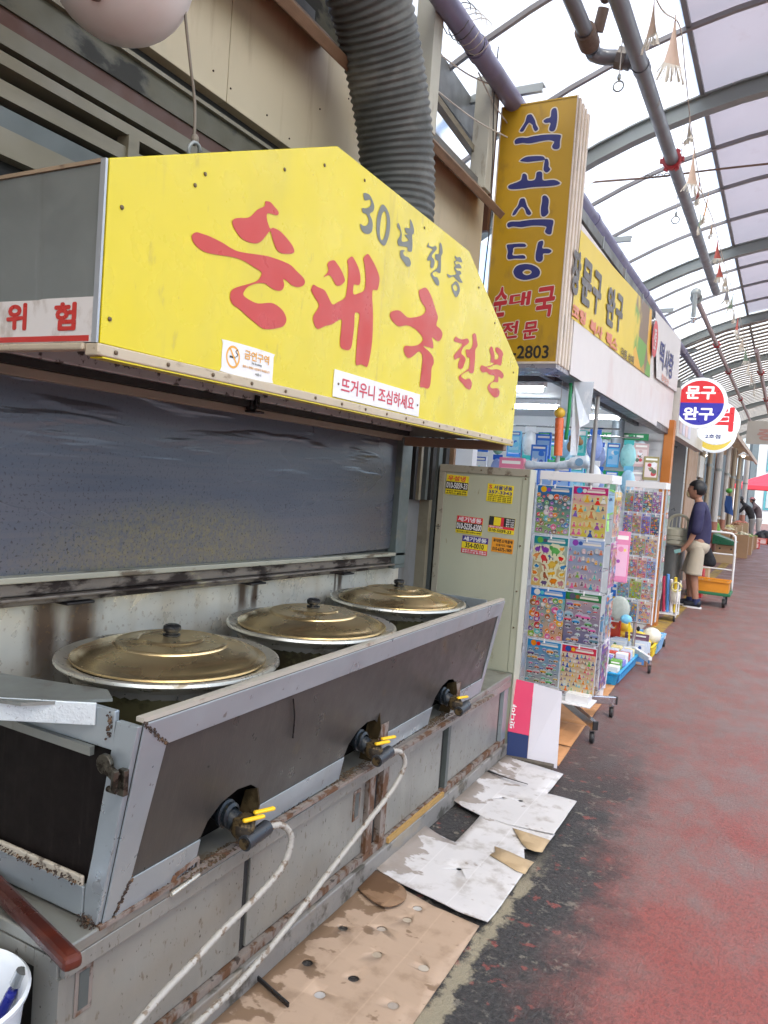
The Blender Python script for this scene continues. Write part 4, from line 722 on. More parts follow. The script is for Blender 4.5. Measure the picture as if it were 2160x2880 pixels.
MB().quad((A + .0003, 1.450, 1.752), (A + .0003, 1.472, 1.752), (A + .0003, 1.472, 1.757), (A + .0003, 1.450, 1.757)).build('cigarette', BLACKP, st)
MB().tube(spline([(A, 1.474, 1.757), (A, 1.480, 1.763), (A, 1.472, 1.769), (A, 1.480, 1.775)], 4), .0012, 4).build('smoke', BLACKP, st)
text('금연구역', (A, 1.505, 1.758), U3, V3, .10, .023, ORANGEP, st, bold=.02); text('No Smoking', (A, 1.535, 1.748), U3, V3, .04, .007, GREYP, st); text('흡연시 과태료 10만원이 부과됩니다', (A, 1.50, 1.737), U3, V3, .11, .0065, ORANGEP, st); text('시흥시', (A, 1.55, 1.724), U3, V3, .025, .007, GREYP, st)
U4 = (1, 0, 0)
dp = MB().prism([(-1.70, 1.716), (-1.214, 1.716), (-1.212, 1.803), (-1.36, 1.804), (-1.375, 1.802), (-1.70, 1.806)], 1.058, 1.0615, 1).build('danger_plate', WHITEOLD, hood)
for body, x, z, w, h in (('위', -1.469, 1.742, .064, .056), ('험', -1.324, 1.739, .064, .056)): text(body, (x, 1.0578, z), U4, V3, w, h, REDP, dp, bold=.04)
MB().box(-1.70, -1.223, 1.0568, 1.0579, 1.718, 1.729).build('red_stripe', REDP, dp)
# black clip under the hood
ck = thing('spring_clip', 'black spring clip gripping the window frame under the hood', 'clip', (-1.75, 2.26, 1.70))
MB().box(-1.77, -1.735, 2.245, 2.275, 1.70, 1.765).build('jaw', BLACKPL, ck, bev=.008); MB().box(-1.775, -1.72, 2.25, 2.30, 1.692, 1.70).build('lip', BLACKPL, ck, bev=.003); MB().box(-1.733, -1.72, 2.25, 2.27, 1.715, 1.755).build('lever', BLACKPL, ck, bev=.005)
# ================================================================= DUCT
du = thing('exhaust_duct', 'dusty black ribbed flexible duct rising from the hood', 'duct', (-1.5, 2.8, 2.41))
P = spline([(-1.5, 2.80, 2.36), (-1.5, 2.803, 2.50), (-1.5, 2.79, 2.67), (-1.5, 2.742, 2.834), (-1.5, 2.665, 2.979), (-1.5, 2.572, 3.108), (-1.5, 2.46, 3.225), (-1.52, 2.31, 3.34), (-1.58, 2.12, 3.44), (-1.70, 1.88, 3.52), (-2.0, 1.6, 3.58), (-2.5, 1.4, 3.62)], 70)
path = [P[0]]; acc = 0
for a, b in zip(P, P[1:]):
    acc += (b - a).length
    if acc >= .0029: path.append(b); acc = 0
rr = []
for i in range(len(path)):
    rr.append(.149 + (.0045, .003, -.001, -.003, -.001, .003)[i % 6])
MB().tube(path, rr, 40, False).build('ribbed_hose', DUCT, du, smooth='all')
MB().lathe([(.147, 0), (.162, 0), (.162, .03), (.147, .03)], (-1.5, 2.80, 2.406), 32).build('collar', HOODGREY, du, smooth=True)
# globe lamp + wire with eye bolt
gl = thing('globe_lamp', 'dull white round globe lamp hanging over the grey end of the hood', 'lamp', (-1.40, 1.245, 2.6))
MB().ball((-1.40, 1.245, 2.58), .158, 20).build('globe', mat('dusty_white_globe', (.62, .58, .55), .4, 0, .05, 4, [((.42, .38, .34), 3, (1, 1, 1), .5, .8, .5)]), gl, smooth='all')
MB().lathe([(.0001, 0), (.012, .0), (.016, .006), (.016, .014)], (-1.365, 1.15, 2.447), 14).build('nub', mat('brown_nub', (.22, .15, .12), .5), gl, smooth=True)
MB().cyl((-1.40, 1.245, 2.735), (-1.40, 1.245, 4.2), .006, 6).build('flex', WIRE, gl); MB().cyl((-1.40, 1.245, 2.72), (-1.40, 1.245, 2.79), .04, 16).build('cap', GALV, gl)
ew = thing('hanger_wire', 'twisted hanging wire hooked to an eye bolt on the hood', 'wire', (-1.31, 1.41, 2.22))
MB().tube(spline([(-1.31, 1.408, 2.262), (-1.308, 1.40, 2.34), (-1.302, 1.37, 2.42), (-1.30, 1.335, 2.55), (-1.30, 1.30, 2.75), (-1.28, 1.2, 3.4), (-1.27, 1.15, 4.2)]), .0035, 6).build('wire', mat('rope_wire', (.20, .17, .13), .6, .2, .1, 30), ew, smooth='all')
MB().tube([(-1.31 + .018 * math.sin(a * .5236) * .3, 1.41 + .018 * math.cos(a * .5236), 2.232 + .018 * math.sin(a * .5236)) for a in range(13)], .0045, 6).build('eye_bolt', GALV, ew, smooth='all'); MB().cyl((-1.31, 1.41, 2.195), (-1.31, 1.41, 2.216), .005, 8).build('bolt_shank', GALV, ew); MB().ball((-1.31, 1.41, 2.257), .010, 6, (1, 1, 1.5)).build('knot', mat('rope_wire', (.2, .17, .13)), ew)
# ================================================================= VERTICAL SIGN BOX
sg = thing('vertical_sign', 'tall dirty yellow projecting sign box with blue and red brush letters', 'sign', (-1.49, 4.55, 2.22))
MB().box(-1.715, -1.265, 4.45, 4.46, 2.235, 3.748).build('face', OCHRE, sg)
MB().box(-1.72, -1.262, 4.461, 4.73, 2.222, 3.755).build('box', CREAM, sg, bev=.003)
for x0, x1 in ((-1.722, -1.7155), (-1.2645, -1.258)): MB().box(x0, x1, 4.447, 4.4605, 2.222, 3.757).build('edge_trim', CREAM, sg)
MB().box(-1.7155, -1.2645, 4.447, 4.4605, 3.7485, 3.757).build('edge_trim', OCHRE, sg); MB().box(-1.7155, -1.2645, 4.447, 4.4605, 2.222, 2.2345).build('edge_trim', CREAM, sg)
for y in (4.475, 4.545, 4.61, 4.68): MB().box(-1.2615, -1.249, y, y + .032, 2.222, 3.755).build('side_rib', CREAM, sg, bev=.003)
for z0, z1 in ((3.36, 3.50), (2.39, 2.52)): MB().box(-1.2615, -1.2545, 4.515, 4.53, z0, z1).build('hinge', DARKGAP, sg)
MB().box(-1.72, -1.26, 4.45, 4.75, 2.196, 2.2215).build('bottom_plate', mat('lilac_grey_plate', (.30, .29, .33), .3, .4, .1, 4), sg)
o4 = (0, 4.45, 0)
for a, b in ((0, 1), (1, 2), (2, 3), (3, 4), (4, 5), (5, 6), (6, 7), (7, 8), (8, 9), (9, 10), (10, 12)):
    outline(BLUE_SIGN[a:b], o4, U4, V3, HALO, sg, 'letter_outline', off=.007, lift=.0008); outline(BLUE_SIGN[a:b], o4, U4, V3, BLUEP, sg, 'letter_stroke', lift=.0022)
for body, ids in (('순', (0, 1)), ('대', (2,)), ('국', (3,)), ('전', (4,)), ('문', (5, 6, 7))):
    xs = [v for i in ids for v in RED_SIGN[i][0::2]]; zs = [v for i in ids for v in RED_SIGN[i][1::2]]; x0, x1, z0, z1 = min(xs) / 1000, max(xs) / 1000, min(zs) / 1000, max(zs) / 1000
    uu, v_ = Vector((1, 0, .10)), Vector((.06, 0, 1)); o_ = Vector((x0 - .004, 4.4492, z0 - .004))
    text(body, o_ - Vector((.004, 0, .004)), uu, v_, x1 - x0 + .008, z1 - z0 + .008, HALO, sg, 'letter_outline', bold=.07, ext=.0002); text(body, o_ + Vector((.001, -.0006, .001)), uu, v_, x1 - x0 - .002, z1 - z0 - .002, REDS, sg, 'red_letter', bold=.035, ext=.0004)
text('-2803', (-1.535, 4.4492, 2.252), U4, V3, .226, .078, BLACKP, sg, bold=.02)
MB().bar((-1.70, 4.7, 3.70), (-2.05, 4.72, 3.74), .03, .03).build('bracket', GALV, sg); MB().bar((-1.70, 4.7, 2.3), (-2.0, 4.72, 2.3), .03, .03).build('bracket', GALV, sg)
# ================================================================= CREAM CABINET
cb = thing('cream_cabinet', 'tall greenish cream metal cabinet back with phone-number stickers', 'cabinet', (-1.5, 4.1, 0))
MB().box(-1.77, -1.242, 4.06, 4.14, .0, 1.585).build('cabinet_body', CABINET, cb, bev=.004)
MB().box(-1.772, -1.24, 4.052, 4.0605, 1.546, 1.588).build('top_frame', CABFRAME, cb, bev=.002)
MB().box(-1.772, -1.736, 4.052, 4.0595, .0, 1.545).build('side_frame', CABFRAME, cb, bev=.002); MB().box(-1.278, -1.243, 4.054, 4.0595, .47, 1.545).build('side_frame', CABINET, cb, bev=.002)
MB().box(-1.735, -1.279, 4.057, 4.0595, .47, 1.545).build('back_sheet', CABINET, cb)
MB().box(-1.2415, -1.236, 4.05, 4.145, .0, 1.588).build('side_skin', mat('pale_cabinet_side', (.46, .47, .38), .45, .05, .06, 3), cb)
for x, z in ((-1.52, 1.567), (-1.262, 1.552), (-1.262, 1.535), (-1.755, 1.24), (-1.755, 1.22), (-1.262, 1.17), (-1.262, .92), (-1.262, .72)): MB().ball((x, 4.0525, z), .005, 5).build('rivet', SCREW, cb)
MB().box(-1.775, -1.745, 4.0505, 4.0525, 1.229, 1.233).build('seam', BLACKP, cb)
YEL = mat('yellow_sticker', (.72, .58, .02), .4, 0, .05, 20); REDST = mat('red_sticker', (.58, .025, .05), .4, 0, .05, 20); BLUEST = mat('blue_sticker', (.03, .03, .22), .4, 0, .05, 20); ORST = mat('orange_sticker', (.68, .28, .02), .4, 0, .05, 20); WHST = mat('white_sticker', (.7, .7, .7), .4, 0, .03, 20); BLST = mat('black_sticker', (.02, .02, .02), .4, 0, .1, 20)
YC = 4.0558
def sticker(x0, x1, z0, z1, bands, label, tilt=0.):
    t = thing('phone_sticker', label, 'sticker', ((x0 + x1) / 2, YC, (z0 + z1) / 2), 0, 'stickers on the cabinet')
    MB().box(x0, x1, YC - .0005, YC + .0005, z0, z1).build('backing', bands[0][2], t)
    h = z1 - z0
    for k, (a, b, m, lines) in enumerate(bands):
        MB().box(x0 + .001, x1 - .001, YC - .0012, YC - .0007, z0 + a * h + .0005, z0 + b * h - .0005).build('band', m, t)
        for body, xa, xb, za, zb, tm in lines:
            text(body, (x0 + xa * (x1 - x0), YC - .0014, z0 + za * h), U4, V3, (xb - xa) * (x1 - x0), (zb - za) * h, tm, t, bold=.03, ext=.0002)
    t.rotation_euler = (0, tilt, 0)
sticker(-1.728, -1.592, 1.418, 1.530, [(0, .27, YEL, [('냉장고 에어컨 냉동', .05, .95, .14, .23, BLACKP), ('쇼케이스 출장수리', .05, .95, .03, .12, BLACKP)]), (.27, .66, BLST, [('010-5059-33', .03, .97, .32, .62, WHST)]), (.66, 1, YEL, [('우성냉', .07, .86, .70, .96, REDST)])], 'torn yellow and black sticker by the top corner of the cabinet', .03)
sticker(-1.478, -1.327, 1.396, 1.495, [(0, .67, YEL, [('357-3343', .06, .96, .46, .64, NAVYP), ('야간 010-8860-2200', .06, .96, .34, .42, BLACKP)] + [('수리 설치 냉장 냉동 판매', .05, .95, z, z + .07, BLACKP) for z in (.04, .14, .24)]), (.67, 1, YEL, [('서울냉동', .25, .96, .70, .95, NAVYP), ('S', .06, .18, .72, .93, REDST)])], 'yellow sticker with navy number beside the top rivet of the cabinet', .04)
sticker(-1.646, -1.489, 1.204, 1.302, [(0, .2, YEL, [('업소용냉장고 제빙기 쇼케이스 에어컨', .04, .96, .05, .16, BLACKP)]), (.2, .64, BLST, [('010-5235-6200', .02, .98, .25, .60, WHST)]), (.64, 1, REDST, [('세기냉동', .05, .95, .68, .96, WHST)])], 'red, black and yellow sticker in the middle of the cabinet', .03)
sticker(-1.454, -1.303, 1.228, 1.316, [(0, .26, YEL, [('010-5059-33', .04, .9, .04, .22, BLACKP)]), (.26, .42, REDST, [('에어컨 이전설치', .04, .55, .28, .40, WHST)]), (.42, 1, BLST, [('냉장고 수리', .66, .97, .84, .94, WHST), ('제빙기 설치', .66, .97, .70, .80, WHST), ('출장 전문', .66, .97, .56, .66, WHST), ('중고 매입', .66, .97, .44, .52, WHST)])], 'half-peeled yellow, red and black sticker above the orange one', .04)
t_ = [o for o in S.objects if o.get('label', '').startswith('half-peeled')][0]
MB().box(-1.425, -1.385, YC - .0016, YC - .0013, 1.267, 1.312).build('band', YEL, t_); MB().box(-1.385, -1.367, YC - .0016, YC - .0013, 1.265, 1.314).build('band', REDST, t_)
sticker(-1.604, -1.449, 1.095, 1.193, [(0, .27, REDST, [('냉장고 에어컨 냉동기', .04, .96, .14, .24, WHST), ('출장수리 및 중고매매', .04, .96, .03, .12, WHST)]), (.27, .66, YEL, [('354-0010', .14, .86, .32, .62, BLACKP)]), (.66, 1, BLUEST, [('세기냉동', .05, .95, .70, .96, WHST)])], 'blue, yellow and red sticker below the red-topped one', .03)
sticker(-1.427, -1.302, 1.121, 1.201, [(0, 1, ORST, [('휴대폰소액결제', .06, .95, .68, .92, BLACKP), ('신용카드 대출', .2, .92, .42, .60, BLACKP), ('010-6575-1909', .06, .95, .10, .34, BLACKP)])], 'plain orange sticker with black numbers', .03)
# ================================================================= CARTON by the cabinet
ct = thing('flat_carton', 'folded carton, pink over navy with a white inner flap, standing by the cabinet', 'carton', (-1.1, 4.09, 0))
PINK = mat('pink_carton_print', (.62, .035, .11), .4, 0, .06, 6, [((.40, .02, .06), 3, (1, 1, .1), .5, .7, .4)]); NAVYC = mat('navy_carton_print', (.008, .025, .11), .4, 0, .1, 6); PEACH = mat('peach_dots', (.72, .36, .24), .4, 0, .05, 6)
MB().add([(-1.245, 4.045, .15), (-1.132, 4.066, .145), (-1.142, 4.12, .42), (-1.252, 4.10, .43)], [(0, 1, 2, 3)]).build('upper_panel', PINK, ct, bev=0).modifiers.new('t', 'SOLIDIFY').thickness = .004
MB().add([(-1.235, 4.03, .012), (-1.127, 4.052, .006), (-1.132, 4.066, .1445), (-1.245, 4.045, .1495)], [(0, 1, 2, 3)]).build('lower_panel', NAVYC, ct).modifiers.new('t', 'SOLIDIFY').thickness = .004
MB().add([(-1.1265, 4.051, .006), (-.966, 4.071, .0), (-.985, 4.12, .405), (-1.1415, 4.119, .42)], [(0, 1, 2, 3)]).build('white_flap', mat('lilac_white_board', (.68, .66, .71), .55, 0, .04, 5, [((.45, .38, .40), 20, (1, 1, .4), .66, .74, .5)]), ct).modifiers.new('t', 'SOLIDIFY').thickness = .004
uA = Vector((.113, .021, -.005)).normalized(); vA = Vector((-.007, .056, .28)).normalized(); oA = Vector((-1.245, 4.041, .15))
for x, y, r in ((.012, .205, .03), (.068, .245, .027), (.078, .20, .013)): place2d(fill([circle(x, y, r, 20)]), 'dot', PEACH, ct, oA, uA, vA)
text('맛나야', oA + uA * .034 + vA * .02 + Vector((0, -.001, 0)), vA, -uA, .13, .026, WHST, ct, bold=.03)
text('마일드', Vector((-1.238, 4.034, .03)) + uA * .034, Vector((-.01, .015, .14)).normalized(), -uA, .10, .026, WHST, ct, bold=.03)
solo(MB().bar((-1.24, 4.02, .012), (-.98, 4.045, .012), .04, .022).build('rotten_batten', mat('rotten_wood', (.10, .085, .065), .8, 0, .3, 20, bump=.5, bs=60)), 'rotten wood batten lying under the pink and navy carton', 'batten')
# ================================================================= PIPES, HOOKS, GARLAND
def pipe(pts, r, m, name, label, cat='pipe', joints=(), jr=1.12, jm=None):
    t = thing(name, label, cat, pts[0]); MB().tube(pts, r, 18).build('pipe_run', m, t, smooth=True)
    for p, d in joints: MB().cyl(Vector(p) - Vector(d) * .03, Vector(p) + Vector(d) * .03, r * jr, 18).build('joint', jm or m, t, smooth=True)
    return t
YD = (0, 1, 0)
t = pipe([(-1.65, -2, 3.775), (-1.65, 26, 3.79)], .056, PURPLE, 'drain_pipe', 'lilac plastic pipe slung along the eaves above the sign box', joints=[((-1.65, y, 3.78), YD) for y in (3.86, 6.6, 9.2, 13.0)])
for y in (3.80, 3.83): MB().lathe([(.058, 0), (.060, .004), (.058, .008)], (-1.65, y, 3.78), 18, 'y').build('strap', BLACKPL, t)
for k in range(5): MB().tube([(-1.65 + .075 * math.cos(a * .5) + .01 * k, 3.55 + .05 * k + .012 * math.sin(a), 3.80 + .085 * math.sin(a * .5) - .03 * (a / 12)) for a in range(13)], .0025, 4).build('coiled_wire', WIRE if k < 2 else PALEWIRE, t)
for y in (4.55, 7.5, 10.5, 13.4, 16.5): 
    b = MB(); b.bar((-2.3, y, 3.90), (-1.50, y, 3.90), .06, .006); b.bar((-2.3, y - .028, 3.875), (-1.50, y - .028, 3.875), .005, .05); b.bar((-2.3, y - .03, 3.85), (-1.5, y - .03, 3.85), .03, .005)
    solo(b.build('channel_bracket', GALV), 'galvanised channel bracket holding the lilac pipe under the eaves', 'bracket', 'brackets under the eaves')
t = pipe([(-.90, -2, 3.80), (-.90, 9.3, 3.80)], .043, PIPEGREY, 'sprinkler_pipe', 'grey sprinkler pipe under the roof with a red clamp', joints=[((-.90, 4.35, 3.80), YD)])
def clamp(par, x, y, z, r):
    b = MB(); b.lathe([(r * 1.02, -.02), (r * 1.5, -.02), (r * 1.5, .02), (r * 1.02, .02)], (x, y, z), 16, 'y')
    for k in range(6): a = k * math.pi / 3; b.bar((x + r * 1.3 * math.cos(a), y, z + r * 1.3 * math.sin(a)), (x + r * 1.85 * math.cos(a), y, z + r * 1.85 * math.sin(a)), .03, .025, (0, 1, 0))
    b.build('red_clamp', REDPAINT, par, bev=.003)
clamp(t, -.90, 5.62, 3.80, .043)
t = pipe(spline([(-1.15, -2, 3.90), (-1.15, 2, 3.90), (-1.15, 4.10, 3.90), (-1.145, 4.26, 3.88), (-1.10, 4.31, 3.87), (-1.02, 4.33, 3.86), (-.93, 4.35, 3.83)], 6), .040, PIPEGREY, 'branch_pipe', 'grey branch pipe with rusty elbow joining the sprinkler pipe')
MB().cyl((-1.15, 4.08, 3.90), (-1.15, 4.20, 3.89), .055, 16).build('rusty_sleeve', mat('rusty_sleeve', (.12, .08, .06), .6, .3, .2, 20, bump=.3), t, smooth=True); MB().cyl((-1.03, 4.325, 3.862), (-.985, 4.335, 3.85), .06, 8).build('union_nut', mat('dull_union_nut', (.16, .15, .14), .5, .5), t); MB().cyl((-.985, 4.335, 3.85), (-.95, 4.345, 3.835), .05, 14).build('coupling', PIPEGREY, t, smooth=True)
b = MB(); b.cyl((-1.10, 4.15, 3.92), (-1.07, 4.12, 4.02), .03, 10); b.ball((-1.06, 4.1, 4.06), .03, 8); b.cyl((-1.06, 4.1, 4.06), (-1.05, 3.98, 4.14), .018, 8); b.build('drop_valve', mat('rusty_sleeve', (.12, .08, .06)), t, smooth=True)
t = pipe([(-1.12, 9.45, 3.78), (-1.12, 26, 3.80)], .03, mat('pinkish_pipe', (.34, .26, .26), .4, .2, .08, 4), 'far_sprinkler_pipe', 'thin pinkish sprinkler pipe starting at the valve past the banners', joints=[((-1.12, 9.5, 3.78), YD)], jr=2.2, jm=GALV)
MB().cyl((-1.12, 9.38, 3.80), (-1.12, 9.38, 3.55), .025, 10).build('drop', GALV, t); MB().ball((-1.12, 9.42, 3.82), .06, 8).build('valve', GALV, t, smooth=True); MB().lathe([(.02, 0), (.03, .02), (.012, .03), (.035, .05)], (-1.12, 9.38, 3.48), 12).build('sprinkler_head', CHROME, t)
for y in (12.4, 15.0, 19.0): clamp(t, -1.12, y, 3.785, .03)
t = pipe([(-.62, 13.3, 3.85), (-.62, 26, 3.85)], .035, mat('pinkish_pipe', (.34, .26, .26)), 'far_main_pipe', 'pinkish main pipe under the corrugated part of the roof')
for y in (15.5, 19.5): clamp(t, -.62, y, 3.85, .035)
for x, y, z0, z1, r, lab in ((-.95, 4.08, 3.58, 4.33, .026, 'steel ring on a cord in front of the big arch beam'), (-.93, 6.2, 3.585, 4.33, .028, 'steel ring on a cord below the cross cable')):
    t = thing('hanging_ring', lab, 'ring', (x, y, z1)); MB().cyl((x, y, z0 + .06), (x, y, z1), .003, 5).build('cord', PALEWIRE, t)
    MB().tube([(x + r * math.cos(a * .393), y, z0 + r * math.sin(a * .393)) for a in range(17)], .0045, 6).build('ring', GALV, t, smooth='all'); MB().ball((x, y, z0 + .045), .011, 6, (1, 1, 1.6)).build('swivel', GALV, t, smooth=True)
solo(MB().tube(spline([(-2.2, 6.5, 4.055), (-1.72, 6.5, 4.058), (-1.16, 6.5, 4.042), (-.73, 6.5, 4.05), (-.1, 6.5, 4.05), (1.2, 6.5, 4.06), (2.7, 6.5, 4.1)]), .008, 6).build('cross_cable', mat('brown_cable', (.16, .10, .075), .5, .3, .1, 30)), 'taut brown cable stretched across below the roof with twisted ends', 'cable')
b = MB()
for k in range(5): b.tube([(-1.22 + k * .05 + .02 * math.cos(a * .7), 6.49, 4.045 + .014 * math.sin(a * .7)) for a in range(10)], .004, 4)
solo(b.build('cable_twist', WIRE), 'twisted wire hooks wound on the cross cable', 'wire')
solo(MB().tube(spline([(-.20, 4.4, 4.4), (-.205, 4.6, 4.0), (-.21, 5.0, 3.86), (-.15, 5.3, 3.84), (-.08, 5.5, 3.9), (-.05, 5.6, 4.4)]), .018, 8).build('conduit_loop', GALV), 'looped grey conduit hanging under the ridge panels', 'conduit')
# garland of paper fish pennants
gline = [(-.62, 2.2, 3.55), (-.60, 3.0, 3.36), (-.58, 3.5, 3.50), (-.60, 3.9, 3.50), (-.60, 4.3, 3.38), (-.60, 4.9, 3.30), (-.60, 5.6, 3.36), (-.60, 6.3, 3.36), (-.60, 7.2, 3.38), (-.60, 9.0, 3.41), (-.62, 12, 3.45), (-.66, 16, 3.5)]
solo(MB().tube(spline(gline), .003, 4).build('garland_string', PALEWIRE), 'slack string carrying the paper pennants under the sprinkler pipe', 'string')
PC = [mat('pennant_peach', (.60, .47, .38), .8, 0, .15, 20), mat('pennant_red', (.46, .12, .10), .8, 0, .15, 20), mat('pennant_cream', (.52, .46, .38), .8, 0, .15, 20), mat('pennant_green', (.22, .30, .22), .8, 0, .2, 20), mat('pennant_grey', (.30, .30, .34), .8, 0, .2, 20), mat('pennant_orange', (.62, .32, .10), .8, 0, .15, 20)]
TAIL = mat('paper_tail', (.60, .57, .50), .85, 0, .1, 20)
random.seed(21)
names = ('peach', 'red', 'cream', 'green', 'grey', 'orange')
spots = [(-.60, 3.03, 3.36, 0, 1.2), (-.585, 3.42, 3.50, 0, 1.9), (-.60, 4.15, 3.42, 2, 1.0), (-.60, 4.42, 3.36, 0, 1.5), (-.60, 4.75, 3.33, 1, 1.0), (-.57, 4.95, 3.31, 5, 1.2), (-.62, 5.1, 3.30, 3, 1.1), (-.60, 5.55, 3.35, 0, .9), (-.60, 6.0, 3.36, 1, 1.1), (-.62, 6.5, 3.36, 1, 1.2), (-.60, 6.9, 3.37, 2, 1.1), (-.62, 7.3, 3.37, 4, 1.2), (-.60, 7.7, 3.38, 3, 1.1), (-.61, 8.1, 3.39, 2, 1.2), (-.60, 8.6, 3.4, 1, 1.3), (-.61, 9.1, 3.41, 4, 1.3), (-.61, 9.8, 3.42, 2, 1.4), (-.62, 10.6, 3.43, 3, 1.4), (-.62, 11.6, 3.44, 2, 1.5), (-.64, 12.8, 3.46, 0, 1.5), (-.64, 14.2, 3.48, 2, 1.6)]
for k, (x, y, z, ci, s) in enumerate(spots):
    t = thing('paper_pennant', names[ci] + ' paper fish pennant with fringed tail on the garland string', 'pennant', (x, y, z), random.uniform(-1.2, 1.2), 'paper pennants on the garland')
    b = MB(); s *= .72; L = .16 * s * random.uniform(.85, 1.15); w = .030 * s; rows = 8; tw = random.uniform(-.8, .8); bend = random.uniform(-.03, .03)
    for i in range(rows + 1):
        f = i / rows; hw = w * (.06 + .94 * f ** 1.7); a = tw * f
        for j in range(5):
            q = (j - 2) / 2; b.v.append((q * hw * math.cos(a) + bend * f * f, q * hw * math.sin(a) + .014 * s * math.cos(q * 1.5) * f, -L * f))
    for i in range(rows):
        for j in range(4): p = i * 5 + j; b.f.append((p, p + 1, p + 6, p + 5))
    b.build('body', PC[ci], t, False, 'all', fix=False)
    f = MB()
    for j in range(21):
        q = (j - 10) / 10; a = tw; x0 = q * w * math.cos(a) + bend; y0 = q * w * math.sin(a); dx = q * .022 * s + random.uniform(-.012, .012); ll = random.uniform(.03, .06) * s
        ww = .0021 * s; f.add([(x0 - ww, y0, -L), (x0 + ww, y0, -L), (x0 + dx + ww, y0 + random.uniform(-.015, .015), -L - ll), (x0 + dx - ww, y0, -L - ll)], [(0, 1, 2, 3)])
    f.build('fringe', TAIL, t, False, fix=False)
# ================================================================= STATIONERY SHOP
def lin(r, g, b): return tuple(((c / 255) / 12.92 if c < 10 else ((c / 255 + .055) / 1.055) ** 2.4) for c in (r, g, b))
shop = thing('stationery_shop', 'open-fronted stationery and toy shop with white fascia and lit ceiling', 'shop', (-2.7, 7, 0))
SHOPW = mat('shop_white_wall', (.62, .64, .66), .6, 0, .05, 3)
MB().box(-4.4, -4.25, 4.62, 9.4, 0, 2.6).build('back_wall', SHOPW, shop); MB().box(-4.25, -1.8, 4.62, 4.70, 0, 2.6).build('side_wall', SHOPW, shop)
MB().box(-4.25, -1.34, 4.70, 9.25, 2.36, 2.5).build('ceiling', mat('shop_ceiling', (.55, .60, .64), .6, 0, .05, 3), shop)
pw = MB().box(-4.25, -1.30, 9.26, 9.36, 0, 2.36).build('partition', SHOPW, shop)
for k in range(22):
    MB().box(-1.72, -1.305, 9.245, 9.2595, .12 + k * .1, .205 + k * .1).build('slat', SHOPW, pw)
MB().box(-1.30, -1.20, 9.23, 9.38, 0, 2.36).build('orange_jamb', mat('orange_jamb_paint', (.50, .17, .03), .5, 0, .1, 5), shop)
MB().box(-4.25, -1.3, 4.7, 9.25, .002, .012).build('shop_floor', mat('shop_floor_tile', (.35, .33, .31), .4, 0, .08, 3), shop)
MB().box(-1.36, -1.262, 4.74, 9.35, 2.20, 2.262).build('header_rail', mat('dark_header_rail', (.10, .10, .11), .4, .3, .1, 5), shop)
MB().box(-1.36, -1.255, 4.74, 9.40, 2.262, 3.12).build('fascia_board', mat('white_fascia_board', (.66, .62, .60), .5, 0, .05, 2, [((.55, .40, .38), 3, (1, 1, .3), .55, .75, .5)]), shop)
MB().box(-1.34, -1.25, 4.72, 7.6, 3.14, 3.21).build('gutter', DKSTEEL, shop, bev=.004)
for y in (5.3, 6.1, 6.9): MB().box(-1.345, -1.245, y, y + .02, 3.135, 3.215).build('gutter_strap', GALV, shop)
MB().cyl((-1.31, 5.82, 0), (-1.31, 5.82, 2.2), .017, 12).build('front_post', mat('steel_post', (.30, .29, .28), .4, .5, .1, 6), shop, smooth=True)
MB().bar((-1.32, 4.75, 2.205), (-2.4, 4.78, 2.30), .05, .03).build('ceiling_rail', mat('lilac_grey_plate', (.3, .29, .33)), shop); MB().bar((-1.4, 5.6, 2.30), (-3.6, 5.6, 2.30), .05, .05).build('ceiling_rail', mat('dark_header_rail', (.1, .1, .11)), shop); MB().bar((-1.6, 4.8, 2.30), (-1.6, 9.2, 2.30), .04, .05).build('ceiling_rail', mat('dark_header_rail', (.1, .1, .11)), shop)
MB().cyl((-1.75, 8.9, 1.9), (-1.75, 8.9, 2.36), .07, 14).build('flue', mat('grey_flue', (.20, .23, .26), .4, .4), shop, smooth=True)
for k, (x0, x1, y) in enumerate(((-2.75, -2.05, 7.45), (-2.05, -1.62, 8.35), (-3.4, -2.8, 8.3), (-2.4, -1.8, 6.1))):
    t = thing('fluorescent_lamp', 'lit white fluorescent lamp on the stationery shop ceiling', 'lamp', ((x0 + x1) / 2, y, 2.3), 0, 'ceiling lamps in the stationery shop')
    MB().box(x0, x1, y - .05, y + .05, 2.305, 2.355).build('housing', WHITEM, t); MB().cyl((x0 + .02, y, 2.285), (x1 - .02, y, 2.285), .022, 10).build('tube', TUBE, t, smooth=True)
# lower drape and printed banners on the fascia
def banner(corners, name, label, m, nx=24, nz=8, amp=.006, seed=0, x=-1.25):
    from mathutils import noise as mn
    (y0, z0), (y1, z1), (y2, z2), (y3, z3) = corners; b = MB()
    for j in range(nz + 1):
        for i in range(nx + 1):
            s, t = i / nx, j / nz
            y = (1 - t) * ((1 - s) * y0 + s * y1) + t * ((1 - s) * y3 + s * y2); z = (1 - t) * ((1 - s) * z0 + s * z1) + t * ((1 - s) * z3 + s * z2)
            b.v.append((x + amp * (1 + mn.noise(Vector((y * 2.2 + seed, z * 3, seed))) + .5 * mn.noise(Vector((y * 6, z * 1.5, seed)))), y, z))
    for j in range(nz):
        for i in range(nx): a = j * (nx + 1) + i; b.f.append((a, a + 1, a + nx + 2, a + nx + 1))
    t = thing(name, label, 'banner', (x, (y0 + y1) / 2, (z0 + z3) / 2)); b.build('cloth', m, t, smooth='all', fix=False); return t
tn = NT('yellow_banner_print'); yy = tn.axis(1); zz = tn.axis(2)
cc = tn.mix(tn.noise(2), lin(205, 178, 38), lin(226, 200, 52)); vor = tn.voro(2.6, (1, 1, .8), 'F1', 'Color')
sep = tn.n.new('ShaderNodeSeparateColor'); tn.link(vor, sep.inputs[0])
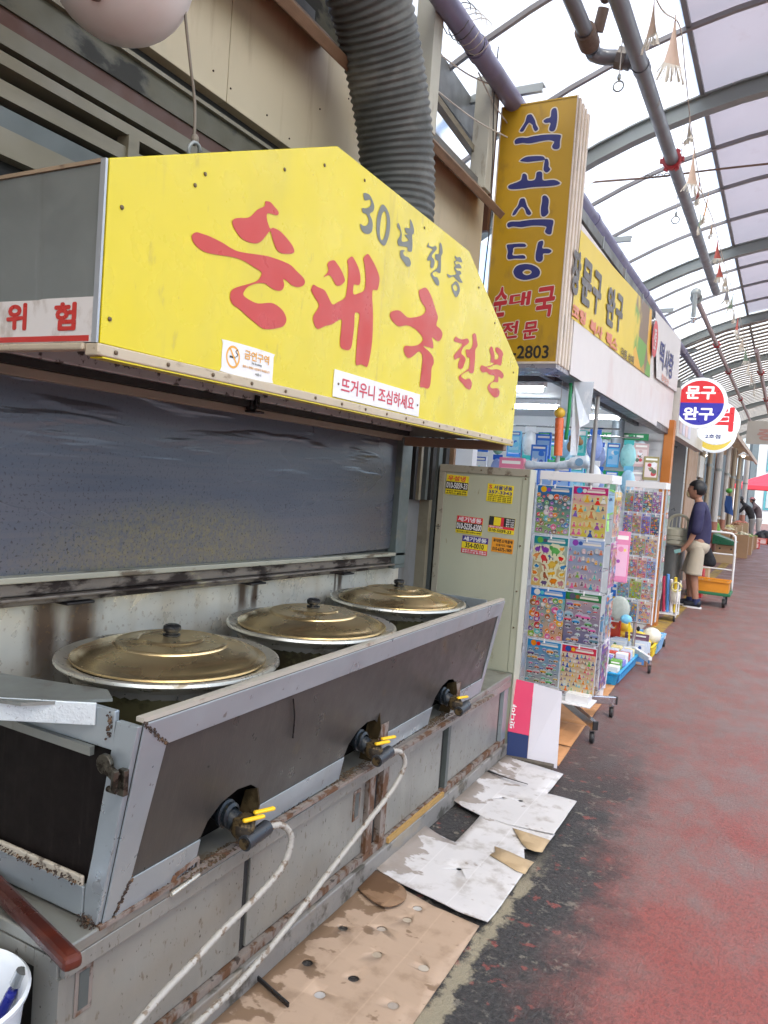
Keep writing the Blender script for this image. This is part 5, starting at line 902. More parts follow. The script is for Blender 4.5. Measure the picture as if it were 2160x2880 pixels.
cam_ = tn.mix(tn.rng(sep.outputs[0], .45, .5), lin(95, 150, 45), lin(120, 95, 70)); cam_ = tn.mix(tn.rng(sep.outputs[1], .6, .65), cam_, lin(214, 160, 30))
f = tn.math('ADD', yy, tn.math('MULTIPLY', tn.math('SUBTRACT', tn.noise(3), .5), .9)); cc = tn.mix(tn.rng(f, .55, .75), cc, cam_)
tn.base(cc); tn.rough(.45)
bn = banner([(4.66, 2.53), (7.62, 2.60), (7.42, 3.19), (4.70, 3.07)], 'yellow_banner', 'yellow cloth banner with dark block letters on the stationery shop fascia', tn.m, amp=.003)
DK = mat('dark_grey_banner_print', (.10, .09, .085), .5, 0, .05, 6); SAL = mat('salmon_banner_print', (.62, .20, .12), .5, 0, .05, 6)
ub = Vector((0, 1, .03)); XB = -1.2405
for body, y, w, z, h in (('장', 4.56, .20, 2.665, .27), ('문', 4.80, .27, 2.665, .28), ('구', 5.10, .25, 2.67, .28), ('완', 5.54, .28, 2.685, .28), ('구', 5.85, .26, 2.70, .28)): text(body, (XB, y, z), ub, V3, w, h, DK, bn, bold=.045)
for body, y, w, z, h in (('코팅', 4.63, .35, 2.535, .085), ('복사', 5.10, .39, 2.54, .085), ('팩스', 5.60, .42, 2.545, .10)): text(body, (XB, y, z), ub, V3, w, h, SAL, bn, bold=.05)
text('각종 상패', (XB, 6.16, 2.56), ub, V3, .56, .07, mat('olive_banner_print', (.14, .10, .03)), bn, bold=.03)
MB().box(-1.2545, -1.249, 4.74, 8.3, 2.205, 2.55).build('white_sheet', mat('white_fascia_sheet', (.66, .63, .62), .45, 0, .04, 2, [((.58, .45, .43), 2.5, (1, 1, .5), .56, .75, .5)]), shop)
wb2 = banner([(7.9, 2.64), (9.45, 2.70), (9.40, 3.29), (7.52, 3.21)], 'white_banner', 'white cloth banner with blue brush letters and a red oval beyond the yellow one', mat('white_banner_cloth', (.62, .60, .59), .6, 0, .05, 2), seed=4, x=-1.235, amp=.003)
place2d(fill([circle(7.60, 2.96, .16, 24, .17)]), 'red_oval', mat('red_banner_print', (.55, .06, .07), .5), wb2, (-1.2265, 0, 0), U3, V3)
text('전통', (-1.2258, 7.53, 2.86), U3, V3, .13, .20, WHST, wb2, bold=.02)
for body, y, z in (('떡', 7.95, 2.76), ('사', 8.32, 2.75), ('랑', 8.64, 2.76)): text(body, (-1.2262, y, z), U3, V3, .29, .27, NAVYP, wb2, bold=.02)
text('방앗간', (-1.2262, 8.2, 2.665), U3, V3, .5, .07, SAL, wb2)
# hanging things inside the shop front
def cmesh(polys, name, parent, y=0., world=False, m=None):
    me = bpy.data.meshes.new(name); v = []; f = []; cols = []
    for k, (poly, col) in enumerate(polys):
        n = len(v); v += [(x, y - .00004 * k, z) for x, z in poly]; f.append(tuple(range(n, n + len(poly)))); cols += [col] * len(poly)
    me.from_pydata(v, [], f); a = me.color_attributes.new('Col', 'FLOAT_COLOR', 'CORNER')
    a.data.foreach_set('color', [c for q in cols for c in (*q, 1.)]); me.materials.append(m or PRINT)
    o = bpy.data.objects.new(name, me); COL.objects.link(o); o.parent = parent; return o
def rect(x0, x1, z0, z1): return [(x0, z0), (x1, z0), (x1, z1), (x0, z1)]
def blob(x, z, r, n=9, j=.2, sq=1.): return [(x + r * random.uniform(1 - j, 1 + j) * math.cos(2 * math.pi * i / n), z + sq * r * random.uniform(1 - j, 1 + j) * math.sin(2 * math.pi * i / n)) for i in range(n)]
PAL = [lin(*c) for c in ((222, 70, 60), (240, 190, 60), (70, 150, 210), (110, 180, 90), (230, 120, 170), (150, 90, 180), (240, 240, 235), (90, 90, 110), (235, 150, 70), (60, 90, 160), (120, 200, 210), (150, 100, 70))]
def mixc(a, b, f): return tuple(x * (1 - f) + y * f for x, y in zip(a, b))
def stickers(kind, w, h, hdr, base, rows, cols, seed):
    random.seed(seed); P = []
    n = 8
    for i in range(n): P.append((rect(-w / 2, w / 2, i * h / n, (i + 1) * h / n), mixc(base[0], base[1], i / (n - 1))))
    hh = h * .15; P.append((rect(-w / 2, w / 2, h - hh, h), hdr))
    P.append((rect(-w * .1, w * .42, h - hh * .72, h - hh * .45), lin(245, 240, 230))); P.append((rect(-w * .08, w * .40, h - hh * .40, h - hh * .2), mixc(hdr, (1, 1, 1), .45)))
    P.append((blob(-w * .32, h - hh * .5, w * .09, 12, .05), PAL[seed % 12])); P.append((blob(-w * .17, h - hh * .52, w * .06, 12, .05), PAL[(seed + 4) % 12]))
    rows = int(rows * 1.3 + .5); cols = int(cols * 1.25 + .5)
    for r in range(rows):
        for c in range(cols):
            x = -w / 2 + (c + .5 + random.uniform(-.28, .28)) * w / cols; z = (r + .5 + random.uniform(-.26, .26)) * (h - hh) / rows; s = .50 * min(w / cols, (h - hh) / rows) * random.choice((.6, .75, .9, 1.1, 1.35)); x = max(-w / 2 + s, min(w / 2 - s, x)); z = max(s, min(h - hh - s, z)); col = mixc(random.choice(PAL), random.choice(PAL), random.uniform(0, .35))
            if kind == 'car':
                P.append((blob(x, z, s * 1.25, 10, .08, .75), mixc(base[0], (.8, .8, .8), .6))); P.append((rect(x - s * 1.1, x + s * 1.1, z - s * .3, z + s * .25), col)); P.append(([(x - s * .7, z + s * .25), (x + s * .7, z + s * .25), (x + s * .45, z + s * .65), (x - s * .5, z + s * .65)], mixc(col, (.5, .7, .8), .6)))
                for q in (-.6, .6): P.append((blob(x + q * s, z - s * .32, s * .26, 8, 0), (.02, .02, .02)))
            elif kind == 'dress':
                P.append((blob(x, z, s * 1.1, 10, .12, 1.1), mixc(base[0], (.8, .78, .75), .4)))
                P.append(([(x - s * .75, z - s), (x + s * .75, z - s), (x + s * .2, z + s * .2), (x + s * .35, z + s * .8), (x - s * .35, z + s * .8), (x - s * .2, z + s * .2)], col)); P.append((rect(x - s * .22, x + s * .22, z + .1 * s, z + .25 * s), random.choice(PAL)))
            elif kind == 'lizard':
                P.append((blob(x, z, s * 1.25, 12, .15), lin(236, 236, 205)))
                a = random.uniform(0, 6.28); P.append((blob(x, z, s * .85, 11, .28, .7), col)); P.append((blob(x + s * math.cos(a) * .8, z + s * .5, s * .35, 8, .2), mixc(col, (0, 0, 0), .3)))
                for q in (-.4, .3): P.append((rect(x + q * s - s * .1, x + q * s + s * .1, z - s * .9, z - s * .2), mixc(col, (0, 0, 0), .25)))
            elif kind == 'flower':
                for q in range(5): P.append((blob(x + s * .5 * math.cos(q * 1.257), z + s * .5 * math.sin(q * 1.257), s * .4, 7, .05), col))
                P.append((blob(x, z, s * .3, 7, .05), lin(245, 225, 120)))
            else:
                P.append((blob(x, z, s * 1.12, 12, .04), mixc(base[0], (.8, .8, .78), .55))); P.append((blob(x, z, s * .98, 12, .10), col)); P.append((blob(x, z - s * .25, s * .5, 10, .06, .7), mixc(col, (1, 1, 1), .6)))
                P.append((blob(x + s * .3, z + s * .35, s * .22, 7, .1), random.choice(PAL)))
    return [(p, tuple(max(0, (v - sum(c) / 3) * 1.25 + sum(c) / 3) * .62 for v in c)) for p, c in P]
CARDB = mat('sheet_backing', (.6, .6, .6), .4); GLOSSY = mat('clear_sleeve_edge', (.55, .60, .66), .2)
def sticker_sheet(x, y, z, w, h, kind, hdr, base, rows, cols, seed, label, rzz=0., group='sticker sheets on the racks'):
    t = thing('sticker_sheet', label, 'sticker sheet', (x, y, z), rzz, group)
    MB().box(-w / 2 - .004, w / 2 + .004, .001, .004, -.004, h + .006).build('sleeve', GLOSSY, t, False)
    cmesh(stickers(kind, w, h, hdr, base, rows, cols, seed), 'print', t, 0.)
    MB().box(-.004, .004, -.006, .0005, h - .012, h + .012).build('peg_tab', WHITEM, t, False)
    return t
# ---- big rack
def rack(name, label, cx, y, x0, x1, z0, z1, hz, depth=.30):
    t = thing(name, label, 'display rack', (cx, y + depth / 2, 0))
    for x in (x0 + .02, x1 - .02):
        for yy in (y + .02, y + depth - .02): MB().cyl((x, yy, z0), (x, yy, z1 + .02), .007, 8).build('upright', WHITEM, t)
    MB().box(x0 + .02, x1 - .005, y - .008, y + .004, hz, hz + .055).build('header_board', WHITEM, t, bev=.002); MB().box(x1 - .004, x1 + .004, y - .006, y + depth, hz, hz + .055).build('header_board', WHITEM, t, bev=.002); MB().box(x0 + .02, x1 - .005, y + depth - .004, y + depth + .004, hz, hz + .055).build('header_board', WHITEM, t)
    k = 0; z = z0
    while z < z1:
        for yy in (y + .012, y + depth - .012): MB().bar((x0 + .02, yy, z), (x1 - .02, yy, z), .004, .004).build('wire_rung', CHROME, t)
        for x in (x0 + .02, x1 - .02): MB().bar((x, y + .012, z), (x, y + depth - .012, z), .004, .004).build('wire_rung', CHROME, t)
        z += .16
    for x in [x0 + .02 + (x1 - x0 - .04) * i / 4 for i in range(1, 4)]: MB().cyl((x, y + .012, z0), (x, y + .012, z1), .002, 5).build('wire', CHROME, t)
    return t
def caster(t, x, y):
    MB().cyl((x, y, .085), (x, y, .115), .016, 12).build('caster_stem', CHROME, t, smooth=True)
    b = MB(); b.bar((x - .014, y, .085), (x - .014, y + .01, .035), .003, .03); b.bar((x + .014, y, .085), (x + .014, y + .01, .035), .003, .03); b.box(x - .016, x + .016, y - .014, y + .018, .078, .087); b.build('caster_fork', CHROME, t)
    MB().lathe([(.012, -.010), (.032, -.011), (.035, -.006), (.035, .006), (.032, .011), (.012, .010)], (x, y + .008, .035), 20, 'x').build('caster_wheel', RUBBER, t, smooth=True)
    MB().lathe([(.0001, -.0115), (.014, -.0115), (.014, .0115), (.0001, .0115)], (x, y + .008, .035), 12, 'x').build('hub', CHROME, t)
rk = rack('sticker_rack', 'tall white wire rack of large sticker sheets next to the carton', -1.18, 4.80, -1.42, -.955, .20, 1.53, 1.548)
for (xa, ya) in ((-.89, 4.60), (-1.45, 4.62), (-.90, 5.25), (-1.45, 5.25)):
    MB().bar((-1.18, 4.93, .15), (xa, ya, .115), .03, .05).build('leg', CHROME, rk, bev=.004); d = (Vector((xa, ya, 0)) - Vector((-1.18, 4.93, 0))).normalized()
    MB().bar(Vector((xa, ya, .115)), Vector((xa, ya, .1145)) + d * .012, .034, .054).build('leg_cap', RUBBER, rk, bev=.003); caster(rk, xa - d.x * .02, ya - d.y * .02)
MB().cyl((-1.18, 4.93, .12), (-1.18, 4.93, 1.5), .018, 12).build('mast', CHROME, rk, smooth=True)
MB().box(-1.32, -.94, 4.66, 4.86, .19, .196).build('bottom_shelf', WHITEM, rk); MB().box(-1.10, -.96, 4.70, 4.80, .197, .245).build('shelf_lip', WHITEM, rk)
LB = lin
big = [(-1.296, 1.207, .218, .302, 'dot', LB(40, 120, 180), (LB(150, 185, 130), LB(60, 90, 150)), 5, 6, 1, 'sticker sheet of round badges on blue at the top of the big rack'),
       (-1.072, 1.210, .212, .308, 'dress', LB(190, 60, 120), (LB(214, 200, 100), LB(230, 190, 200)), 4, 5, 2, 'sticker sheet of paper dresses on yellow at the top of the big rack'),
       (-1.293, .872, .216, .316, 'lizard', LB(60, 140, 150), (LB(222, 190, 130), LB(150, 190, 190)), 4, 3, 3, 'sticker sheet of coloured reptiles in the second row of the big rack'),
       (-1.070, .880, .214, .312, 'dress', LB(170, 190, 225), (LB(180, 165, 175), LB(150, 180, 210)), 4, 6, 5, 'pale blue sticker sheet of teal gowns in the second row of the big rack'),
       (-1.284, .542, .222, .314, 'dot', LB(50, 130, 205), (LB(215, 170, 140), LB(110, 190, 200)), 6, 5, 6, 'turquoise sticker sheet of small badges in the third row of the big rack'),
       (-1.060, .547, .218, .312, 'car', LB(50, 120, 70), (LB(110, 110, 140), LB(190, 170, 175)), 5, 3, 7, 'sticker sheet of cars under a green heading on the big rack'),
       (-1.282, .250, .214, .276, 'car', LB(80, 150, 200), (LB(170, 170, 165), LB(110, 165, 205)), 6, 4, 8, 'sticker sheet of little blue vehicles in the bottom row of the big rack'),
       (-1.060, .238, .212, .288, 'dress', LB(205, 70, 90), (LB(222, 205, 165), LB(230, 190, 175)), 6, 7, 9, 'cream sticker sheet of tiny outfits in the bottom row of the big rack')]
for x, z, w, h, kd, hd, bs, ro, co, sd, lab in big:
    sticker_sheet(x, 4.786, z, w, h, kd, hd, bs, ro, co, sd, lab)
    if sd in (1, 3, 5, 8): pass
for k, (z, hd, bs) in enumerate(((1.22, LB(240, 200, 90), (LB(230, 190, 160), LB(220, 200, 90))), (.90, LB(200, 120, 180), (LB(200, 140, 190), LB(225, 190, 150))), (.57, LB(90, 160, 210), (LB(190, 210, 220), LB(90, 150, 200))), (.26, LB(120, 90, 170), (LB(120, 80, 160), LB(180, 140, 200))))):
    sticker_sheet(-.937, 4.96, z, .20, .28, 'dot', hd, bs, 4, 4, 30 + k, 'sticker sheet hung on the lane side of the big rack, ' + ('yellow', 'pink', 'light blue', 'purple')[k], R(90))
    sticker_sheet(-1.432, 4.92, z, .20, .28, 'dot', hd, bs, 4, 4, 40 + k, 'sticker sheet hung on the cabinet side of the big rack, ' + ('yellow', 'pink', 'light blue', 'purple')[k], R(-90))
# pink doll pack and floral roll hung by the rack
def pack(name, label, cat, x, y, z, w, h, d, cols, rzz=0., group=None, n=3, seed=0, header=None):
    random.seed(seed); t = thing(name, label, cat, (x, y, z), rzz, group)
    MB().box(-w / 2, w / 2, 0, d, 0, h).build('box', mat('pack_%02x%02x%02x' % tuple(int(min(1, c) * 255) for c in cols[0]), cols[0], .3, 0, .05, 9), t, False, bev=min(w, d) * .06)
    P = [(rect(-w * .46, w * .46, h * .03, h * .97), cols[0])]
    if header: P.append((rect(-w * .46, w * .46, h * .8, h * .97), header))
    P.append((rect(-w * .38, w * .38, h * .84, h * .92), lin(240, 240, 235)))
    P.append((rect(-w * .40, w * .40, h * .12, h * .74), cols[1 % len(cols)]))
    for k in range(n):
        c = cols[(2 + k) % len(cols)]; P.append((blob(random.uniform(-.22, .22) * w, h * random.uniform(.2, .66), min(w, h) * random.uniform(.1, .2), 9, .15), c))
    cmesh(P, 'print', t, -.0015); return t
pack('doll_pack', 'narrow pink toy pack hung beside the second row of the big rack', 'toy pack', -.915, 5.12, .92, .09, .33, .03, [lin(225, 140, 180), lin(235, 190, 215), lin(240, 220, 120), lin(160, 80, 170)], .1, seed=2)
fr = thing('floral_roll', 'tall bag of white paper with lilac flowers and a blue top by the rack', 'wrapping roll', (-1.07, 5.6, .0))
MB().tube(spline([(-1.075, 5.6, .10), (-1.068, 5.6, .30), (-1.075, 5.6, .50)], 6), .042, 16).build('roll', mat('lilac_floral_paper', (.70, .68, .74), .4, 0, .02, 5, [(lin(120, 95, 150), 45, (1, 1, 1), .57, .62, .8)]), fr, smooth=True); MB().tube([(-1.075, 5.6, .501), (-1.07, 5.6, .60)], [.042, .036], 16).build('blue_top', mat('sky_blue_bag_top', (.22, .45, .72), .3), fr, smooth=True); MB().cyl((-1.075, 5.6, .012), (-1.075, 5.6, .10), .03, 10).build('stand', WHITEM, fr)
# ---- second rack with narrow strips
rk2 = rack('strip_rack', 'slimmer white rack of narrow patterned sticker strips behind the big rack', -1.08, 6.90, -1.27, -.92, .38, 1.545, 1.555, .26)
for xa, ya in ((-.90, 6.75), (-1.32, 6.75), (-.96, 8.05)): MB().bar((-1.09, 7.03, .13), (xa, ya, .115), .03, .05).build('leg', WHITEM, rk2); caster(rk2, xa, ya)
MB().cyl((-1.09, 7.03, .11), (-1.09, 7.03, 1.5), .016, 10).build('mast', CHROME, rk2)
pals = [[(150, 160, 140), (120, 110, 160), (60, 62, 66), (150, 80, 150)], [(120, 110, 190), (190, 160, 150), (140, 130, 210), (70, 80, 110)], [(80, 120, 160), (190, 170, 120), (220, 190, 160)], [(190, 190, 200), (210, 130, 120), (230, 150, 150), (150, 170, 225)], [(140, 165, 190), (165, 185, 90), (205, 180, 170)], [(120, 140, 170), (225, 185, 150)]]
cn = [['grey-green', 'dusky violet', 'charcoal', 'magenta'], ['indigo', 'pinkish tan', 'lavender', 'slate'], ['steel blue', 'mustard', 'peach'], ['pale grey', 'coral', 'rose', 'light blue'], ['grey-blue', 'olive green', 'blush'], ['dull blue', 'apricot']]
rown = ('top', 'second', 'third', 'fourth', 'fifth', 'bottom')
for r_, (z, hgt) in enumerate(((1.345, .178), (1.158, .175), (.972, .168), (.782, .172), (.597, .168), (.40, .18))):
    cs = pals[r_]; n = len(cs); w = .305 / n
    for c_, rgb in enumerate(cs):
        x = -1.245 + w * (c_ + .5); random.seed(r_ * 10 + c_)
        if r_ == 5: x = -1.0 + (c_ - 1) * .11; w = .10
        sticker_sheet(x, 6.886, z, w - .006, hgt, random.choice(('dot', 'flower')), mixc(LB(*rgb), (1, 1, 1), .3), (LB(*rgb), mixc(LB(*rgb), (1, 1, 1), .15)), 6, 3, 50 + r_ * 5 + c_, 'narrow %s patterned strip in the %s row of the slim rack' % (cn[r_][c_], rown[r_]), 0, 'strips on the slim rack, %s row' % rown[r_])
for k, z in enumerate((1.36, 1.16, .97, .78, .6)): sticker_sheet(-.905, 7.02, z, .16, .17, 'flower', LB(200, 60, 60), (LB(215, 220, 215), LB(120, 180, 160)), 5, 2, 90 + k, 'pale strip with red heading on the lane side of the slim rack', R(90), 'strips on the lane side of the slim rack')
# ---- goods hung on the partition
random.seed(4)
GRN = lin(20, 140, 80)
for k in range(9):
    x = -2.16 + k * .082; t = thing('header_bag', 'clear bag with green card header hung on the shop partition', 'toy bag', (x, 9.0 + .02 * (k % 2), 1.84), random.uniform(-.15, .15), 'green-headed bags on the partition')
    MB().box(-.075, .075, 0, .012, .26, .335).build('card_header', mat('green_card', GRN, .4, 0, .05, 9), t, False); cmesh([(rect(-.055, .02, .29, .315), lin(235, 245, 235))], 'print', t, -.001)
    b = MB().ball((0, .02, .13), .1, 8, (.72, .35, 1.3)); b.build('clear_bag', mat('hazy_clear_bag', (.66, .74, .82), .18, 0, .1, 9, [((.8, .85, .9), 14, (1, 1, .4), .5, .6, .7)], .5, 25), t, False, 'all')
    MB().tube(spline([(-.03, .012, .03), (-.02, .0, .14), (.03, -.004, .22), (.035, .01, .10)], 5), .010, 6).build('white_toy', WHITEM, t, False, 'all')
for k in range(6):
    x = -1.98 + k * .10; t = thing('header_bag', 'hazy bag with green card header in the lower row of the partition', 'toy bag', (x, 8.95, 1.46), random.uniform(-.15, .15), 'lower green-headed bags on the partition')
    MB().box(-.075, .075, 0, .012, .22, .28).build('card_header', mat('green_card', GRN), t, False); MB().ball((0, .02, .1), .09, 8, (.75, .35, 1.25)).build('clear_bag', mat('hazy_clear_bag', (.66, .74, .82)), t, False, 'all')
pc = [((-3.0, 1.84), (60, 130, 220), 'blue'), ((-2.76, 1.84), (70, 140, 220), 'blue'), ((-3.02, 1.52), (40, 90, 190), 'blue'), ((-2.8, 1.5), (40, 80, 180), 'blue'), ((-2.58, 1.50), (70, 130, 210), 'blue'), ((-2.5, 1.84), (90, 100, 110), 'grey'), ((-2.34, 1.84), (80, 110, 90), 'green')]
for k, ((x, z), rgb, nm) in enumerate(pc):
    c = lin(*rgb); pack('toy_pack', ('tall blue toy pack with yellow ring print on the shop partition' if k == 1 else '%s blister pack hung at the far end of the shop partition' % nm), 'toy pack', x, 9.05, z, .17, .29, .04, [c, mixc(c, lin(230, 210, 60), .8) if k == 1 else mixc(c, (1, 1, 1), .35), lin(120, 110, 180), lin(235, 235, 240), c], random.uniform(-.1, .1), 'toy packs on the partition', 4, k)
for k, (x, z, rgb) in enumerate(((-1.48, 1.80, (200, 170, 170)), (-1.50, 1.50, (190, 180, 185)), (-1.36, 1.66, (150, 140, 90)))):
    pack('toy_pack', ('red and white jumble of small packs on the slatted wall', 'pastel pack bundle low on the slatted wall', 'olive oval pack beside the orange jamb')[k], 'toy pack', x, 8.9, z, .16, .26, .05, [lin(*rgb), lin(220, 205, 205), lin(190, 60, 70), lin(90, 110, 90), lin(230, 230, 235)], .2, None, 7, 60 + k)
pack('pink_toy_pack', 'pink toy pack showing above the cream cabinet', 'toy pack', -1.66, 4.98, 1.42, .17, .26, .05, [lin(225, 130, 160), lin(235, 170, 190), lin(240, 240, 245), lin(220, 70, 90), lin(120, 190, 210)], 0, None, 5, 9)
for k, (x, y, z) in enumerate(((-1.66, 5.6, 1.62), (-1.72, 5.9, 1.72), (-1.60, 6.1, 1.48), (-1.78, 6.3, 1.50))):
    pack('blue_toy_pack', ('blue hanging pack low behind the cabinet top', 'blue hanging pack with white oval beside the ceiling rail', 'bright blue pack just behind the clear toy paddle', 'deep blue pack behind the pink toy pack')[k], 'toy pack', x, y, z, .12, .19, .03, [lin(50, 120, 220), lin(150, 190, 235), lin(70, 100, 200), lin(230, 230, 240)], .1, 'blue packs behind the cabinet', 4, 70 + k)
random.seed(90)
cl3 = [((40, 110, 215), 'royal blue'), ((70, 170, 225), 'sky blue'), ((225, 230, 235), 'white'), ((30, 150, 90), 'green'), ((60, 190, 190), 'turquoise'), ((30, 90, 190), 'deep blue'), ((120, 200, 235), 'ice blue')]
pos3 = ['beside the near post', 'in the middle of the bar', 'towards the flue', 'at the slatted end']
for row, (yy, z0) in enumerate(((7.0, 1.78), (7.0, 1.50), (8.0, 1.74), (8.0, 1.48))):
    for k in range(8):
        x = -2.62 + k * .15 + random.uniform(-.02, .02) + (.12 if row > 1 else 0); (rgb, cnm) = cl3[(k * 3 + row * 2) % 7]; c = lin(*rgb)
        lab3 = '%s toy %s on the %s hanging bar of the shop, %s row' % (cnm, ('pack', 'bag')[k % 2], ('front', 'rear')[row // 2], ('upper', 'lower')[row % 2])
        if k % 2:
            t = thing('hanging_bag', lab3, 'toy bag', (x, yy + random.uniform(-.03, .03), z0), random.uniform(-.4, .4), 'packs on the hanging bars'); hb = random.uniform(.10, .13)
            MB().ball((0, .02, hb), hb, 9, (.62, .34, 1.05)).build('pouch', mat('pouch_%s' % cnm, mixc(c, (.75, .8, .85), .35), .16, 0, .2, 20, [((.85, .9, .92), 16, (1, 1, .3), .55, .62, .7), (tuple(v * .4 for v in c), 12, (1, 1, 1), .55, .65, .7)], .6, 24), t, False, 'all')
            MB().box(-.05, .05, .012, .022, hb * 1.9, hb * 1.9 + .05).build('card_header', mat('header_%s' % cnm, c, .4), t, False)
            continue
        pack('hanging_pack', lab3, 'toy pack', x, yy + random.uniform(-.03, .03), z0 + random.uniform(-.02, .03), .125, random.uniform(.2, .26), .03, [c, mixc(c, (1, 1, 1), .22), lin(*random.choice(cl3)[0]), lin(*random.choice(cl3)[0]), c], random.uniform(-.25, .25), 'packs on the hanging bars', 5, 200 + row * 10 + k, header=lin(*random.choice(cl3)[0]))
for yy in (7.04, 8.04): MB().cyl((-2.75, yy, 2.06), (-1.36, yy, 2.06), .008, 8).build('hanging_bar', CHROME, shop)
# toy hammer, clear bag, paddle, bubble bat
t = thing('inflatable_stick', 'orange inflatable stick with yellow ball hung under the shop header', 'toy', (-1.36, 5.0, 1.7))
MB().cyl((-1.352, 5.0, 1.71), (-1.362, 5.0, 1.955), .028, 16).build('stick', mat('orange_inflatable', (.75, .16, .05), .25, 0, .05, 9), t, smooth=True); MB().ball((-1.364, 5.0, 1.99), .036, 10).build('ball', mat('yellow_inflatable', (.72, .45, .04), .25), t, smooth=True); MB().cyl((-1.364, 5.0, 2.02), (-1.364, 5.0, 2.2), .002, 5).build('string', PALEWIRE, t); MB().cyl((-1.352, 5.0, 1.60), (-1.352, 5.0, 1.71), .014, 10).build('handle', mat('grey_inflatable', (.4, .42, .45), .3), t, smooth=True)
t = thing('clear_plastic_bag', 'crumpled clear plastic bag with a white corner hanging beside the orange stick', 'bag', (-1.25, 5.05, 1.9))
MB().add([(-1.30, 5.05, 2.2), (-1.17, 5.05, 2.2), (-1.18, 5.06, 1.94), (-1.23, 5.03, 1.90), (-1.24, 5.05, 1.72), (-1.28, 5.04, 1.72)], [(0, 1, 2, 3), (0, 3, 4, 5)]).build('film', mat('hazy_clear_bag', (.66, .74, .82)), t).modifiers.new('t', 'SOLIDIFY').thickness = .01
MB().tube(spline([(-1.318, 5.04, 2.19), (-1.312, 5.03, 2.0), (-1.32, 5.04, 1.82)], 5), .012, 8).build('green_strip', mat('green_card', GRN), t, smooth='all')
t = thing('brown_toy', 'small round brown plush toy hung by the clear bag', 'plush toy', (-1.27, 5.1, 1.82)); MB().ball((-1.275, 5.1, 1.83), .035, 8, (1.2, 1, .9)).build('body', mat('brown_plush', (.22, .13, .06), .9), t, smooth=True); MB().ball((-1.30, 5.09, 1.78), .028, 8, (.8, .8, 1.3)).build('limb', mat('khaki_plush', (.28, .25, .13), .9), t, smooth=True); MB().ball((-1.235, 5.08, 1.81), .022, 8).build('ear', mat('brown_plush', (.22, .13, .06)), t, smooth=True); MB().cyl((-1.275, 5.1, 1.86), (-1.275, 5.1, 2.2), .002, 5).build('string', PALEWIRE, t)
t = thing('toy_paddle', 'pale translucent toy paddle in a long bag laid across above the big rack', 'toy', (-1.35, 5.0, 1.64)); MB().tube(spline([(-1.56, 5.0, 1.638), (-1.47, 5.0, 1.64), (-1.33, 5.0, 1.648), (-1.24, 5.0, 1.668), (-1.15, 5.0, 1.685)], 5), [.030] * 4 + [.024] * 6 + [.028] * 4 + [.040] * 7, 12).build('bag', mat('pale_blue_bag', (.55, .62, .70), .25, 0, .1, 9, [((.3, .4, .5), 16, (1, 1, 1), .55, .65, .6)]), t, smooth='all'); place2d(fill([circle(-1.20, 1.675, .026, 16)]), 'disc', mat('blue_disc_print', (.15, .28, .42), .4), t, (0, 4.955, 0), U4, V3)
t = thing('toy_racket', 'lime-rimmed round toy bat with pale blue face between the two racks', 'toy', (-1.14, 5.95, 1.4)); MB().lathe([(.085, 0), (.098, 0), (.098, .02), (.085, .02)], (-1.19, 5.9, 1.42), 24, 'y').build('rim', mat('lime_plastic', (.35, .72, .22), .35), t, smooth=True); place2d(fill([circle(-1.19, 1.42, .086, 24)]), 'face', mat('sky_face_print', (.38, .62, .82), .4), t, (0, 5.905, 0), U4, V3); text('STAR', (-1.23, 5.903, 1.43), U4, V3, .075, .022, NAVYP, t); MB().cyl((-1.18, 5.91, 1.20), (-1.185, 5.91, 1.325), .014, 10).build('handle', mat('lime_plastic', (.35, .72, .22)), t, smooth=True)
# ---- floor goods
def basket(name, label, x0, x1, y0, y1, h, m, slots=True):
    t = thing(name, label, 'basket', ((x0 + x1) / 2, (y0 + y1) / 2, 0)); e = .02
    P = [(x0 + e, y0 + e), (x1 - e, y0 + e), (x1 - e, y1 - e), (x0 + e, y1 - e)]; Q = [(x0, y0), (x1, y0), (x1, y1), (x0, y1)]
    b = MB(); b.add([(*p, .012) for p in P] + [(*q, h) for q in Q], [(3, 2, 1, 0)] + [(i, (i + 1) % 4, 4 + (i + 1) % 4, 4 + i) for i in range(4)]); o = b.build('tub', m, t); o.modifiers.new('t', 'SOLIDIFY').thickness = .006
    r = MB()
    for i in range(4): a, c = Q[i], Q[(i + 1) % 4]; r.bar((*a, h), (*c, h), .022, .016)
    r.build('rim', m, t, bev=.004)
    if slots:
        s = MB()
        for k in range(6): 
            z = .03 + k * (h - .05) / 6; f = z / h; xx = x0 + e * (1 - f); s.bar((xx + .03, y0 + e * (1 - f) - .008, z), (x1 - e * (1 - f) - .03, y0 + e * (1 - f) - .008, z), .003, .006); s.bar((x1 - e * (1 - f) + .008, y0 + .04, z), (x1 - e * (1 - f) + .008, y1 - .04, z), .003, .006)
        s.build('slot_ribs', m, t, kind='stuff')
    return t
basket('blue_basket', 'sky blue plastic basket of small toy boxes on the lane edge', -1.25, -1.03, 6.06, 6.92, .105, mat('sky_blue_plastic', (.02, .33, .66), .35, 0, .05, 9))
random.seed(33)
for k in range(14):
    y = 6.13 + (k % 7) * .105; x = -1.19 + (k // 7) * .10; c = [lin(*q) for q in ((230, 230, 225), (110, 170, 80), (140, 130, 200), (230, 235, 240), (200, 80, 70), (200, 205, 225), (235, 220, 160))][k % 7]
    pack('toy_box', ('white', 'leaf green', 'lavender', 'ice white', 'red', 'pale blue', 'cream')[k % 7] + ' small toy box standing in the blue basket, ' + ('wall side', 'lane side')[k // 7], 'toy box', x, y, .022, .085, random.uniform(.12, .17), .085, [c, mixc(c, (1, 1, 1), .5), lin(200, 90, 70), lin(80, 120, 80), lin(70, 80, 130)], random.uniform(-.1, .1), 'toy boxes in the blue basket', 3, k)
